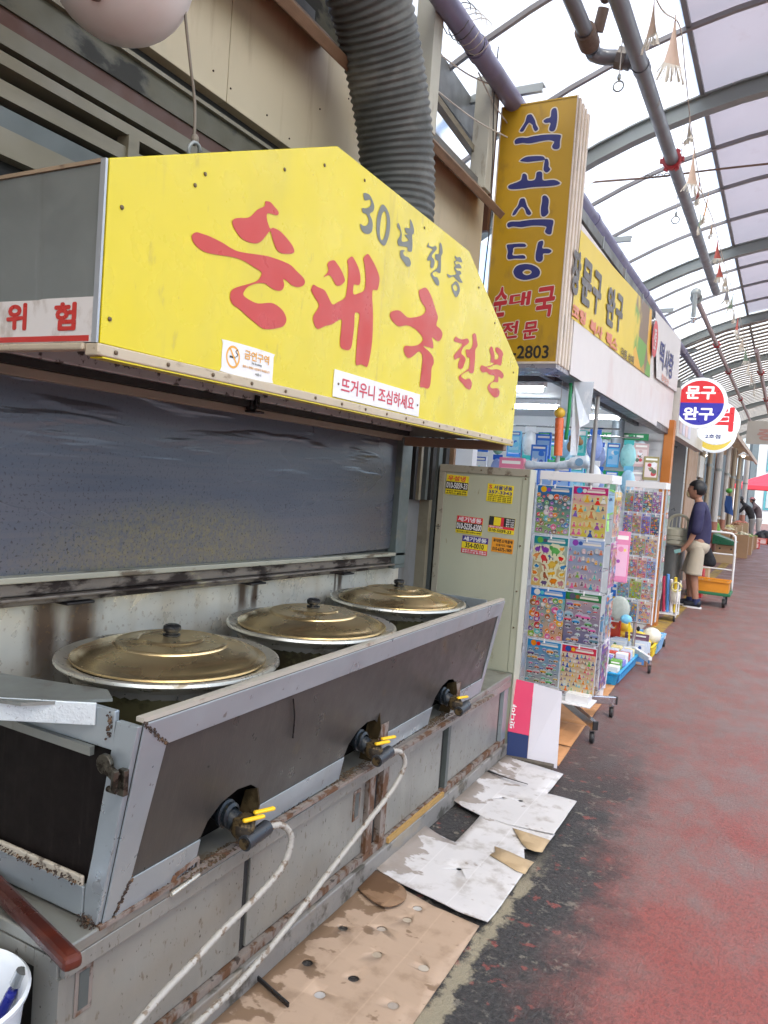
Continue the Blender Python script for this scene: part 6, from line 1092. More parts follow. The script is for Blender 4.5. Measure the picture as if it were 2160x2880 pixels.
t = thing('wooden_tray', 'brown slatted tray of booklets standing behind the blue basket', 'tray', (-1.12, 7.08, 0)); MB().box(-1.30, -.975, 6.98, 7.0, 0, .10).build('board', mat('brown_tray_wood', (.26, .13, .07), .6, 0, .2, 9), t); MB().box(-1.30, -.975, 7.16, 7.18, 0, .10).build('board', mat('brown_tray_wood', (.26, .13, .07)), t); MB().box(-.975, -.96, 6.98, 7.18, 0, .10).build('board', mat('brown_tray_wood', (.26, .13, .07)), t); cmesh([(rect(-1.14, -.98, .012, .08), lin(90, 150, 215)), (rect(-1.1, -1.0, .015, .035), lin(215, 190, 160))], 'print', t, 6.978 - 7.08).location = (1.12, 0, 0)
for k in range(7):
    pack('booklet', 'thin white activity booklet standing in a row in the brown tray', 'booklet', -1.22 + .005 * k + .16 * (k % 2), 7.01 + .02 * k, .07 + .002, .155, .125, .014, [lin(210, 220, 232), lin(225, 230, 235), lin(200, 80, 60), lin(80, 140, 90), lin(60, 90, 160)], 0, 'booklets in the brown tray', 4, 80 + k)
pack('clear_case', 'flat plum-coloured clear case leaning above the booklets', 'case', -1.09, 7.19, .075, .21, .17, .012, [lin(120, 85, 105), lin(140, 105, 120), lin(160, 130, 140)], .0, None, 2, 5)
pack('red_snack_box', 'red and orange box with white square on the wall side of the booklets', 'box', -1.32, 7.19, .18, .16, .165, .10, [lin(195, 60, 45), lin(205, 70, 45), lin(230, 160, 50), lin(240, 225, 220)], .1, None, 3, 6); MB().box(-1.45, -1.22, 7.12, 7.35, .0, .18).build('plinth', mat('maroon_box', (.25, .03, .05), .5), [o for o in S.objects if o.name == 'red_snack_box'][0])
pack('blue_game_box', 'tall bright blue game box standing behind the floral roll', 'toy box', -1.34, 7.42, .33, .11, .30, .06, [lin(50, 130, 225), lin(60, 110, 210), lin(235, 240, 245), lin(230, 200, 70), lin(220, 225, 240)], .1, None, 4, 7); MB().box(-1.45, -1.24, 7.40, 7.55, .0, .33).build('plinth', mat('blue_carton', (.08, .15, .4), .5), [o for o in S.objects if o.name == 'blue_game_box'][0])
basket('yellow_basket', 'yellow plastic basket with slots at the lane edge beyond the tray', -1.30, -.955, 7.20, 7.52, .135, mat('yellow_plastic', (.82, .62, .01), .35, 0, .05, 9))
basket('light_blue_tray', 'light blue shallow tray just past the yellow basket', -1.28, -.94, 7.56, 7.95, .15, mat('pale_blue_plastic', (.22, .50, .78), .35, 0, .05, 9), False)
t = thing('yellow_toy_bag', 'clear bag of yellow plastic toys heaped in the yellow basket', 'toy bag', (-1.1, 7.4, .1)); random.seed(8)
b = MB()
for k in range(9): b.ball((-1.14 + random.uniform(-.1, .12), 7.36 + random.uniform(-.08, .1), .12 + random.uniform(0, .14)), random.uniform(.05, .075), 8, (1.1, 1, .9))
b.build('yellow_toys', mat('yellow_toy_plastic', (.82, .60, .06), .4, 0, .05, 9), t, smooth='all'); MB().ball((-1.0, 7.45, .20), .085, 10, (1, 1, .9)).build('cream_bag', mat('cream_film', (.74, .72, .62), .25, 0, .1, 9, bump=.5, bs=25), t, smooth='all'); MB().ball((-1.095, 7.265, .275), .016, 6, (1, .5, 1.5)).build('black_tip', BLACKPL, t)
t = thing('sand_toy_bag', 'clear bag with blue scoop and yellow rake hung on the slim rack', 'toy bag', (-1.18, 6.82, .4)); MB().ball((-1.2, 6.83, .50), .09, 8, (1, .3, 1.2)).build('film', mat('grey_green_film', (.45, .50, .46), .25, 0, .15, 9), t, smooth='all'); MB().ball((-1.13, 6.80, .42), .05, 8, (1, .5, .8)).build('blue_scoop', mat('aqua_plastic', (.2, .55, .8), .3), t, smooth=True); MB().bar((-1.10, 6.79, .40), (-1.09, 6.79, .24), .014, .014).build('yellow_handle', mat('yellow_plastic', (.82, .62, .01)), t)
t = thing('goods_cart', 'small white wire cart with rolled posters by the orange jamb', 'cart', (-1.15, 9.85, 0))
for x in (-1.28, -1.06):
    for y in (9.75, 10.0): MB().cyl((x, y, .06), (x, y, .48), .009, 8).build('upright', WHITEM, t)
MB().box(-1.29, -1.05, 9.74, 10.01, .08, .092).build('base', WHITEM, t)
for k, c in enumerate(((60, 30, 50), (190, 60, 90), (90, 150, 215), (230, 225, 225), (235, 205, 60))): MB().cyl((-1.25 + .04 * k, 9.82 + .02 * k, .10), (-1.28 + .045 * k, 9.80, .50 + .03 * (k % 3)), .018, 10).build('poster_roll', mat('roll_%d' % k, lin(*c), .4), t, smooth=True)
MB().tube([(-1.08 + .055 * math.cos(a * .5), 9.78, .42 + .055 * math.sin(a * .5)) for a in range(13)], .011, 8).build('yellow_ring', mat('pale_yellow_ring', (.72, .66, .28), .4), t, smooth='all'); MB().ball((-1.10, 9.85, .30), .06, 8, (1, 1, 1.7)).build('white_bag', mat('cream_film', (.74, .72, .62)), t, smooth='all'); caster(t, -1.075, 9.76); caster(t, -1.27, 9.76)
# ================================================================= ROUND LIT SIGNS
def round_sign(label, x, y, z, r, top, bot, words, bracket=-1.25):
    t = thing('round_sign', label, 'sign', (x, y, z), 0, 'round signs projecting over the lane')
    MB().lathe([(.0001, .0), (r - .025, .0), (r, .02), (r, .10), (r - .02, .12), (.0001, .12)], (x, y, z), 48, 'y').build('drum', mat('lit_white_rim', (.75, .78, .80), .3, 0, 0, 5, emit=((.8, .9, 1.), .18)), t, smooth=True)
    def half(a0, a1, m, nm):
        n = 28; pts = [((r - .035) * math.cos(a0 + (a1 - a0) * i / n), (r - .035) * math.sin(a0 + (a1 - a0) * i / n)) for i in range(n + 1)]
        place2d(fill([pts]), nm, m, t, (x, y - .002, z), U4, V3)
    half(0, math.pi, top, 'upper_half'); half(math.pi, 2 * math.pi, bot, 'lower_half')
    for body, dx, dz, w, h, m in words: text(body, (x + dx, y - .004, z + dz), U4, V3, w, h, m, t, bold=.035)
    MB().bar((x - r, y + .06, z + .1), (bracket, y + .06, z + .1), .03, .03).build('arm', GALV, t)
SR = mat('lit_red_face', (.55, .03, .04), .35, 0, .03, 5, emit=((.75, .03, .04), .12)); SB = mat('lit_blue_face', (.03, .03, .28), .35, 0, .03, 5, emit=((.04, .04, .5), .12)); SW = mat('lit_white_face', (.75, .77, .80), .35, 0, 0, 5, emit=((.85, .93, 1.), .22)); SWT = mat('lit_white_letter', (.8, .8, .8), .35, 0, 0, 5, emit=((1, .97, .97), .2)); SY = mat('lit_yellow_face', (.65, .5, .08), .35, 0, .03, 5, emit=((.7, .55, .1), .12))
round_sign('round lit sign, red over blue with white block letters', -.98, 9.50, 2.59, .29, SR, SB, [('문구', -.16, .04, .32, .15, SWT), ('완구', -.17, -.20, .33, .15, SWT)])
round_sign('round lit white sign with one big red character behind the red and blue one', -.96, 11.6, 2.56, .30, SW, SW, [('떡', -.12, -.12, .34, .34, SR), ('2호점', -.13, -.22, .20, .06, NAVYP)])
round_sign('round lit sign with yellow lower rim behind the white one', -1.04, 12.4, 2.49, .30, SW, SY, [])
# ================================================================= NEXT SHOPS ALONG THE LANE
FAC = mat('grey_shop_panel', (.20, .20, .20), .5, .2, .1, 3, [((.10, .07, .05), 6, (1, 1, .4), .5, .7, .6)]); TANP = mat('tan_board', (.36, .22, .13), .55, 0, .1, 3); OFFW = mat('off_white_panel', (.55, .54, .50), .5, 0, .06, 3)
nb_ = thing('rice_cake_shop', 'narrow shop with steel jambs and brown board next to the stationery shop', 'shop', (-2.5, 12.5, 0))
MB().box(-4.2, -1.7, 9.45, 17.4, 0, 3.1).build('wall', FAC, nb_); MB().box(-1.69, -1.40, 9.42, 9.62, 0, 2.75).build('steel_jamb', mat('steel_jamb', (.30, .31, .32), .35, .6, .1, 4), nb_)
MB().box(-1.69, -1.45, 9.7, 9.78, 0, 2.4).build('jamb', SHOPW, nb_); MB().box(-1.69, -1.50, 13.2, 13.4, 0, 3.0).build('steel_jamb', mat('steel_jamb', (.3, .31, .32)), nb_); MB().box(-1.69, -1.53, 13.9, 15.4, .0, 2.35).build('brown_board', TANP, nb_); MB().box(-1.69, -1.5, 15.5, 16.3, 1.9, 2.3).build('white_box', OFFW, nb_); MB().box(-1.69, -1.5, 15.7, 16.2, 1.45, 1.85).build('white_box', OFFW, nb_)
MB().box(-1.69, -1.2, 9.42, 17.4, 2.75, 2.83).build('awning', DKSTEEL, nb_); MB().box(-1.3, -1.19, 9.42, 12.6, 2.2, 2.75).build('fascia', OFFW, nb_)
for k, (y, rgb) in enumerate(((9.6, (180, 90, 90)), (9.9, (150, 150, 200)), (10.2, (190, 80, 80)), (10.5, (150, 150, 200)))): MB().box(-1.22, -1.185, y, y + .22, 2.25, 2.62).build('menu_panel', mat('menu_%d' % k, mixc(lin(*rgb), (.7, .7, .7), .6), .4), nb_)
far = thing('vegetable_shop', 'open vegetable shop under a slatted awning further along the lane', 'shop', (-3, 26, 0))
MB().box(-5.0, -3.4, 17.5, 34, 0, 3.6).build('wall', mat('dim_brown_wall', (.16, .12, .09), .6, 0, .2, 2), far)
for k in range(20): MB().bar((-3.4, 17.8 + k * .8, 3.5), (-1.25, 17.8 + k * .8, 3.08), .25, .03).build('awning_slat', mat('awning_board', (.34, .24, .15), .6, 0, .15, 3), far)
MB().bar((-1.2, 17.5, 3.06), (-1.2, 34, 3.06), .06, .12).build('awning_edge', mat('pink_beige_edge', (.50, .38, .30), .5), far)
pm = [mat('beige_pole', (.36, .30, .22), .5, .2, .1, 4), mat('grey_pole', (.24, .25, .25), .45, .3, .1, 4), mat('pale_pipe', (.55, .53, .50), .45, 0, .06, 4), mat('brown_pole', (.22, .15, .10), .5, .1, .1, 4)]
for k, (y, x, r_, m) in enumerate(((18.0, -1.55, .05, 0), (19.0, -1.62, .06, 1), (20.6, -1.55, .075, 2), (22.0, -1.7, .06, 3), (23.5, -1.55, .06, 2), (25.0, -1.62, .07, 3), (26.2, -1.55, .05, 0), (27.4, -1.62, .08, 3), (29.1, -1.55, .06, 0), (31.0, -1.6, .08, 1), (34.5, -1.56, .10, 2), (16.9, -1.6, .06, 0))):
    t = thing('awning_pole', ('beige', 'grey', 'white-painted', 'brown')[m] + ' awning pole along the vegetable shop front', 'pole', (x, y, 0), 0, 'poles along the vegetable shop')
    MB().cyl((x, y, 0), (x, y, 3.2), r_, 12).build('shaft', pm[m], t, smooth=True)
    if m == 2: MB().cyl((x, y, .001), (x, y, .95), r_ + .012, 12).build('painted_base', mat('terracotta_paint', (.40, .17, .11), .6), t, smooth=True)
    MB().cyl((x, y, 2.2), (x, y, 2.26), r_ + .015, 12).build('pipe_band', GALV, t)
for k, (x, y, z) in enumerate(((-1.65, 24, 3.0), (-1.35, 27, 2.95), (-1.9, 22, 2.8), (-2.3, 25, 2.8))):
    t = thing('pendant_lamp', 'lit warm pendant bulb under the slatted awning', 'lamp', (x, y, z), 0, 'bulbs under the slatted awning')
    MB().lathe([(.02, .12), (.05, .10), (.16, .02), (.17, 0), (.15, .0), (.04, .08)], (x, y, z), 20).build('shade', WHITEM, t, smooth=True); MB().ball((x, y, z + .01), .06, 8).build('bulb', LAMPGLOW, t, smooth=True); MB().cyl((x, y, z + .11), (x, y, z + .3), .006, 5).build('flex', WIRE, t)
# crates, boxes, vegetables
CB = mat('market_carton', (.36, .22, .12), .7, 0, .1, 3); CB2 = mat('pale_market_carton', (.46, .33, .20), .7, 0, .1, 3); PWOOD = mat('pale_crate_wood', (.42, .29, .17), .6, 0, .15, 6)
def carton(x, y, z, w, d, h, lab, m=CB, holes=False):
    t = thing('produce_carton', lab, 'carton', (x, y, z), 0, 'cartons along the vegetable shop')
    b = MB(); e = .012
    b.box(-w / 2, w / 2, -d / 2, d / 2, 0, .01); b.box(-w / 2, w / 2, -d / 2, -d / 2 + e, .01, h); b.box(-w / 2, w / 2, d / 2 - e, d / 2, .01, h); b.box(-w / 2, -w / 2 + e, -d / 2 + e, d / 2 - e, .01, h); b.box(w / 2 - e, w / 2, -d / 2 + e, d / 2 - e, .01, h)
    b.build('tray', m, t, False)
    if holes:
        for q in (-.3, .3): place2d(fill([circle(q * w, h * .55, .022, 12)]), 'hand_hole', BLST, t, Vector((x, y - d / 2 - .002, z)), U4, V3)
    return t
def heap(name, lab, cat, x, y, z, w, d, col, n, r, seed, sq=(1, 1, .8)):
    random.seed(seed); b = MB()
    for k in range(n):
        a, q = random.uniform(-1, 1), random.uniform(-1, 1); b.ball((x + a * w / 2, y + q * d / 2, z + r * .5 + (1 - max(abs(a), abs(q))) * r * 1.3), r * random.uniform(.7, 1.1), 6, (sq[0] * random.uniform(.8, 1.2), sq[1], sq[2]))
    o = b.build(name, mat('veg_' + name + str(seed), col, .5, 0, .25, 14), smooth='all'); setp(o, label=lab, category=cat); return o
carton(-1.20, 20.2, .25, .42, .36, .17, 'brown carton with two round hand holes resting on a low crate', CB, True); carton(-1.22, 20.2, .0, .5, .42, .245, 'low crate under the carton with hand holes', CB2)
solo(MB().add([(-1.5, 20.0, .66), (-.98, 19.95, .52), (-.95, 20.5, .50), (-1.5, 20.6, .68), (-1.5, 19.98, .44), (-.97, 19.93, .44)], [(0, 1, 2, 3), (0, 4, 5, 1)]).build('green_tarp', mat('dark_green_tarp', (.02, .12, .06), .35, 0, .2, 8)), 'dark green plastic sheet draped over a carton behind the trolley', 'tarpaulin').modifiers.new('t', 'SOLIDIFY').thickness = .01
lay = [(-1.0, 22.6, .0, .38, .4, .62), (-1.05, 23.3, .0, .40, .4, .60), (-.98, 24.2, .0, .42, .45, .52), (-1.0, 25.2, .0, .42, .45, .50), (-1.5, 22.4, 0, .45, .45, .62), (-1.5, 23.4, 0, .45, .45, .65), (-1.45, 24.4, .0, .45, .45, .66), (-1.95, 23.8, .0, .45, .45, .85), (-1.95, 25.2, .0, .45, .45, .85), (-1.5, 25.6, 0, .45, .45, .7), (-1.9, 26.6, 0, .45, .45, .88), (-1.4, 26.8, 0, .45, .45, .75), (-1.0, 26.4, 0, .4, .4, .45), (-1.3, 28.0, 0, .5, .45, .8), (-.95, 27.6, 0, .4, .4, .42), (-1.85, 28.2, 0, .5, .45, .95)]
veg = [((.55, .50, .34), 'cream roots', 'vegetables'), ((.5, .17, .12), 'red peppers', 'peppers'), ((.10, .20, .03), 'green leaves', 'greens'), ((.55, .48, .20), 'yellow melons', 'melons'), ((.62, .60, .56), 'white radishes', 'radishes'), ((.30, .13, .06), 'brown onions', 'onions')]
for k, (x, y, z, w, d, h) in enumerate(lay):
    carton(x, y, z, w, d, h, 'tall %s carton of %s along the vegetable shop' % (('brown', 'pale')[k % 2], veg[k % 6][1]), (CB, CB2)[k % 2])
    o = heap('vegetables', 'heap of %s filling a %s carton along the vegetable shop' % (veg[k % 6][1], ('brown', 'pale')[k % 2]), veg[k % 6][2], x, y, z + h - .06, w * .8, d * .8, veg[k % 6][0], 14, .06, k); o['group'] = 'vegetables in the cartons'
for k, (x, y, c) in enumerate(((-.85, 27.8, (200, 60, 60)), (-.70, 31, (210, 80, 60)), (-1.0, 29.5, (190, 150, 110)))):
    pack('floor_box', ('low red and white box on the lane beside the vegetable cartons', 'small red box standing alone at the lane edge', 'plain tan box on the lane behind the red and white box')[k], 'box', x, y, .0, .38, .22, .25, [lin(*c), mixc(lin(*c), (1, 1, 1), .6), lin(*c)], 0, None, 1, k)
solo(heap('green_bundle', 'tall bundle of bright green leeks leaning by the poles', 'leeks', -1.5, 20.9, .6, .12, .12, (.16, .38, .05), 16, .09, 44, (.7, .7, 2.2)), 'tall bundle of bright green leeks leaning by the poles', 'leeks')
t = thing('blue_apron', 'blue apron with a green cap hung on a pole', 'apron', (-1.3, 21, 1.2)); MB().add([(-1.36, 21, 1.62), (-1.22, 21, 1.60), (-1.15, 21.02, 1.12), (-1.24, 20.98, 1.16), (-1.36, 21.02, 1.2), (-1.38, 21, 1.4)], [(0, 1, 2, 3, 4, 5)]).build('cloth', mat('blue_cloth', (.02, .07, .24), .7, 0, .2, 9), t).modifiers.new('t', 'SOLIDIFY').thickness = .03; MB().ball((-1.30, 21, 1.74), .08, 8, (1, 1, .8)).build('cap', mat('green_cap', (.08, .35, .05), .5), t, smooth=True)
# grey banner across the far lane
fb = thing('grey_banner', 'weathered grey banner with faded pink letters hung across the far lane', 'banner', (.3, 16, 2.8))
MB().box(-.785, 1.6, 16.0, 16.012, 2.585, 3.02).build('cloth', mat('grey_banner_cloth', (.40, .38, .34), .6, 0, .06, 3), fb); text('중앙시장', (-.60, 15.996, 2.66), U4, V3, 1.3, .22, mat('faded_pink_print', (.42, .23, .20), .6), fb, bold=.04)
# red tent and pale buildings outdoors
tt = thing('red_tent', 'red pop-up tent standing in the open beyond the arcade', 'tent', (-1.0, 45, 0)); b = MB(); b.add([(-2.5, 43.5, 2.35), (.5, 43.5, 2.35), (.5, 46.5, 2.35), (-2.5, 46.5, 2.35), (-1.0, 45, 3.05), (-2.5, 43.5, 2.15), (.5, 43.5, 2.15), (.5, 46.5, 2.15), (-2.5, 46.5, 2.15)], [(0, 1, 4), (1, 2, 4), (2, 3, 4), (3, 0, 4), (0, 5, 6, 1), (1, 6, 7, 2), (2, 7, 8, 3), (3, 8, 5, 0)]); b.build('canopy', mat('red_tent_cloth', (.62, .03, .05), .6, 0, .05, 2), tt)
for x in (-2.45, .45):
    for y in (43.55, 46.45): MB().cyl((x, y, 0), (x, y, 2.3), .03, 8).build('pole', WHITEM, tt)
t = thing('pale_building', 'sunlit pale building with blue-framed windows beyond the red tent', 'building', (-2, 62, 0)); MB().box(-14, 6, 62, 70, 0, 9).build('wall', mat('pale_blue_wall', (.62, .70, .74), .6, 0, .05, 1), t)
for i in range(8):
    for j in range(3): w_ = MB().box(-13 + i * 2.3, -11.6 + i * 2.3, 61.93, 61.99, 1 + j * 2.8, 2.8 + j * 2.8).build('window', mat('teal_window_frame', (.1, .38, .45), .4), t); MB().box(-12.85 + i * 2.3, -11.75 + i * 2.3, 61.90, 61.925, 1.15 + j * 2.8, 2.65 + j * 2.8).build('pane', mat('far_pane', (.45, .55, .58), .15), w_)
t = thing('dark_building', 'dark slate building edge between the awning and the pale building', 'building', (-6, 52, 0)); MB().box(-9, -2.05, 50, 60, 0, 8).build('wall', mat('slate_wall', (.06, .08, .09), .5, .1, .1, 2), t); MB().box(-2.8, -2.2, 49.95, 49.99, 3, 7).build('window', mat('far_pane', (.45, .55, .58)), t)
# ================================================================= TROLLEY, CRATE, BIN
tr = thing('platform_trolley', 'green platform trolley with white tube handle parked by the shops', 'trolley', (-.87, 11.9, 0))
MB().box(-1.16, -.58, 11.62, 12.16, .165, .205).build('platform', mat('green_trolley_deck', (.02, .16, .07), .5, 0, .1, 5), tr, bev=.008)
MB().tube(spline([(-1.14, 12.13, .2), (-1.14, 12.13, .9), (-1.10, 12.13, 1.0), (-1.02, 12.13, 1.028), (-.70, 12.13, 1.028), (-.635, 12.13, 1.0), (-.605, 12.13, .9), (-.595, 12.13, .2)], 6), .016, 10).build('handle', WHITEM, tr, smooth='all')
for z in (.50, .72): MB().cyl((-1.14, 12.13, z), (-.60, 12.13, z), .010, 8).build('cross_bar', WHITEM, tr)
for x in (-1.1, -.66):
    for y in (11.70, 12.08): MB().lathe([(.02, -.02), (.06, -.022), (.065, 0), (.06, .022), (.02, .02)], (x, y, .065), 16, 'x').build('wheel', RUBBER, tr, smooth=True); MB().bar((x, y, .165), (x, y, .07), .05, .03).build('wheel_fork', GALV, tr)
cr = thing('orange_crate', 'shallow orange crate of shellfish riding on the green trolley', 'crate', (-.83, 11.82, .207)); OC = mat('orange_crate_plastic', (.70, .27, .02), .4, 0, .06, 6)
b = MB(); b.box(-1.06, -.61, 11.64, 12.0, .208, .222)
for x0, x1, y0, y1 in ((-1.06, -.61, 11.64, 11.655), (-1.06, -.61, 11.985, 12.0), (-1.06, -1.045, 11.656, 11.984), (-.625, -.61, 11.656, 11.984)): b.box(x0, x1, y0, y1, .2225, .36)
b.build('tub', OC, cr); b = MB()
for a, c in (((-1.065, 11.635), (-.605, 11.635)), ((-.605, 11.635), (-.605, 12.005)), ((-.605, 12.005), (-1.065, 12.005)), ((-1.065, 12.005), (-1.065, 11.635))): b.bar((*a, .36), (*c, .36), .02, .02)
b.build('rim', OC, cr)
random.seed(6); b = MB()
for k in range(120): b.ball((random.uniform(-1.03, -.64), random.uniform(11.67, 11.97), .30 + random.uniform(0, .04)), random.uniform(.012, .02), 5, (1.3, 1, .7))
setp(b.build('shellfish', mat('shell_mix', (.42, .38, .32), .5, 0, .3, 60, [((.05, .05, .05), 50, (1, 1, 1), .5, .56, .9)]), smooth='all'), label='heap of pale and dark shellfish in the orange crate', category='shellfish', kind='stuff')
solo(MB().box(-1.22, -1.02, 12.5, 12.8, .0, .42).build('red_carton', mat('red_carton_print', (.50, .03, .04), .5), bev=.004), 'bright red carton standing behind the green trolley', 'carton')
solo(MB().box(-1.25, -1.0, 12.9, 13.2, .45, .80).build('maroon_carton', mat('maroon_carton_print', (.20, .03, .04), .5), bev=.004), 'maroon carton stacked behind the green trolley', 'carton'); solo(MB().box(-1.27, -.98, 12.88, 13.22, .0, .449).build('plain_carton', CB2, bev=.004), 'plain tan carton carrying the maroon one', 'carton')
bn_ = thing('grey_bin', 'grey metal bin standing by the orange jamb behind the walking man', 'bin', (-1.36, 11.6, 0)); MB().lathe([(.0001, 0), (.15, 0), (.15, .78), (.155, .80), (.0001, .80)], (-1.36, 11.6, 0), 24).build('drum', mat('grey_bin_steel', (.26, .28, .27), .4, .5, .1, 5), bn_, smooth=True)
cp = thing('cream_chairs', 'cream plastic seats stacked on the grey bin', 'plastic seat', (-1.33, 11.55, .8)); CP = mat('cream_plastic', (.55, .54, .42), .4, 0, .05, 6)
for k in range(3):
    z = .82 + k * .06; MB().lathe([(.15, .0), (.17, .02), (.155, .10), (.13, .12), (.12, .10), (.14, .03)], (-1.33, 11.55, z), 20).build('seat_shell', CP, cp, smooth=True)
MB().tube(spline([(-1.46, 11.5, .92), (-1.45, 11.5, 1.14), (-1.38, 11.5, 1.23), (-1.28, 11.5, 1.24), (-1.20, 11.5, 1.18), (-1.19, 11.5, .95)], 6), .02, 8).build('back_hoop', CP, cp, smooth='all')
for q in range(4): MB().bar((-1.41 + q * .06, 11.5, .95), (-1.40 + q * .055, 11.5, 1.21), .018, .012).build('back_bar', CP, cp)
# ================================================================= PEOPLE
def skin(verts, edges, radii, name, m, parent, sub=2, flat=None, root=0):
    me = bpy.data.meshes.new(name); me.from_pydata(verts, edges, []); o = bpy.data.objects.new(name, me); COL.objects.link(o)
    sk = o.modifiers.new('skin', 'SKIN'); sk.use_smooth_shade = True
    d = me.skin_vertices[0].data
    for i, r_ in enumerate(radii): d[i].radius = r_ if isinstance(r_, (tuple, list)) else (r_, r_)
    d[root].use_root = True
    sb = o.modifiers.new('sub', 'SUBSURF'); sb.levels = sub; sb.render_levels = sub
    dg = bpy.context.evaluated_depsgraph_get(); dg.update(); m2 = bpy.data.meshes.new_from_object(o.evaluated_get(dg)); bpy.data.objects.remove(o)
    m2.materials.clear(); m2.materials.append(m); m2.polygons.foreach_set('use_smooth', [True] * len(m2.polygons)); m2.name = name
    q = bpy.data.objects.new(name, m2); COL.objects.link(q); q.parent = parent; return q
def chain(n, s=0): return [(s + i, s + i + 1) for i in range(n - 1)]
SKIN = mat('skin', (.36, .185, .12), .5, 0, .05, 20); HAIR = mat('black_hair', (.008, .008, .009), .45, 0, .2, 40, bump=.4, bs=60, bsc=(1, 1, .2)); NAVY = mat('navy_tshirt', (.026, .024, .075), .8, 0, .12, 6, bump=.3, bs=9); KHAKI = mat('khaki_shorts', (.44, .39, .30), .8, 0, .1, 9, bump=.3, bs=12); DENIM = mat('blue_socks', (.02, .03, .10), .8, 0, .15, 9)
def person_walk(loc):
    t = thing('person', 'person in navy T-shirt, beige shorts and face mask holding a phone', 'person', loc)
    # facing -x; camera side is -y (left arm)
    V = [(0, 0, .90), (.01, 0, 1.05), (0, 0, 1.22), (-.005, 0, 1.38), (-.03, 0, 1.46), (-.06, 0, 1.53), (-.09, 0, 1.60), (-.085, 0, 1.68)]
    E_ = chain(8); Rr = [(.10, .125), (.09, .11), (.09, .12), (.07, .10), .05, .05, (.085, .075), (.08, .07)]
    def limb(start, pts, rs):
        p = start
        for q, r_ in zip(pts, rs): V.append(q); Rr.append(r_); E_.append((p, len(V) - 1)); p = len(V) - 1
        return p
    hL = limb(3, [(-.01, -.13, 1.37), (.0, -.19, 1.33), (-.01, -.215, 1.10), (-.08, -.22, .90), (-.13, -.215, .835)], [.055, .052, .045, .036, .030])
    hand = limb(hL, [(-.155, -.215, .79)], [.032])
    for k, (dy, l) in enumerate(((-.018, .06), (-.006, .07), (.006, .065), (.017, .05))): limb(hand, [(-.165 - .012 * k, -.215 + dy, .765 - .005 * k), (-.20, -.21 + dy * .6, .755 - .012 * k), (-.215, -.20, .765 - .012 * k)], [.010, .009, .008])
    limb(hL, [(-.16, -.19, .815), (-.195, -.195, .79)], [.011, .009])
    hR = limb(3, [(-.01, .13, 1.37), (.0, .19, 1.33), (.05, .215, 1.10), (.07, .21, .92), (.08, .205, .85)], [.055, .052, .045, .036, .03]); limb(hR, [(.082, .20, .78)], [.032])
    limb(0, [(.01, -.085, .82), (-.015, -.09, .50), (.045, -.085, .12), (.06, -.085, .055)], [.10, .068, .045, .042]); limb(0, [(-.01, .085, .82), (-.075, .085, .50), (-.04, .085, .12), (-.03, .085, .06)], [.10, .066, .045, .042])
    skin(V, E_, Rr, 'body', SKIN, t)
    # clothing
    V = [(.005, 0, .80), (.012, 0, .97), (.01, 0, 1.16), (-.005, 0, 1.34), (-.03, 0, 1.44)]; E_ = chain(5); Rr = [(.155, .17), (.148, .165), (.142, .168), (.118, .148), .072]
    limb(3, [(-.01, -.13, 1.37), (-.005, -.19, 1.32), (-.005, -.225, 1.12), (-.03, -.228, .99)], [.088, .085, .083, .082]); limb(3, [(-.01, .13, 1.37), (-.005, .19, 1.32), (.03, .225, 1.12), (.05, .225, 1.02)], [.088, .085, .08, .078])
    skin(V, E_, Rr, 'shirt', NAVY, t)
    b = MB(); b.ball((0, 0, .84), .165, 14, (.98, 1.08, .80))
    for y, pts in ((-.09, [(.015, .86), (.012, .74), (.0, .60), (-.012, .455)]), (.09, [(-.01, .86), (-.03, .74), (-.055, .60), (-.075, .46)])): b.tube(spline([(x, y, z) for x, z in pts], 4), [.088 + .0022 * k for k in range(13)], 16)
    b.build('shorts', KHAKI, t, False, 'all')
    MB().ball((-.085, 0, 1.595), .108, 16, (.98, .82, 1.12)).build('head', SKIN, t, False, 'all')
    h = MB(); h.ball((-.062, 0, 1.632), .122, 18, (1.0, .90, .98)); o = h.build('hair', HAIR, t, False, 'all')
    for v in o.data.vertices:                                  # cropped over the brow and ears, full at the back of the head
        c = v.co
        lim = 1.655 if c.x < -.12 else (1.61 if c.x < -.075 else 1.535)
        if c.z < lim: c.z = lim + (c.z - lim) * .08; c.x = -.03 + (c.x + .03) * .82; c.y *= .8
    MB().ball((-.160, 0, 1.555), .055, 12, (.75, .95, 1.05)).build('mask', mat('cream_mask', (.62, .50, .30), .8, 0, .05, 9), t, False, 'all')
    for s in (-1, 1):
        MB().ball((-.075, s * .088, 1.585), .026, 8, (.7, .4, 1.3)).build('ear', SKIN, t, False, 'all'); MB().ball((-.182, s * .035, 1.62), .011, 6, (.6, 1, .7)).build('eye', BLST, t, False)
    for dx, y in ((.055, -.085), (-.04, .085)):
        MB().tube([(dx + .008, y, .05), (dx, y, .13)], [.056, .053], 10).build('sock', DENIM, t, False, True)
        sh = MB().tube(spline([(dx + .065, y, .055), (dx + .02, y, .06), (dx - .05, y, .05), (dx - .11, y, .042), (dx - .155, y, .036)], 4), [.036, .048, .053, .054, .054, .053, .052, .050, .048, .047, .046, .045, .044, .042, .039, .033, .022], 12).build('shoe', mat('dark_navy_shoe', (.012, .014, .022), .6, 0, .1, 9), t, False, 'all')
        MB().prism([(dx - .045 + .125 * math.cos(q * .2618), y + .047 * math.sin(q * .2618)) for q in range(24)], .0, .024, 2).build('sole', WHITEM, sh, False, smooth=True)
    return t
pw_ = person_walk((-1.035, 11.35, 0))
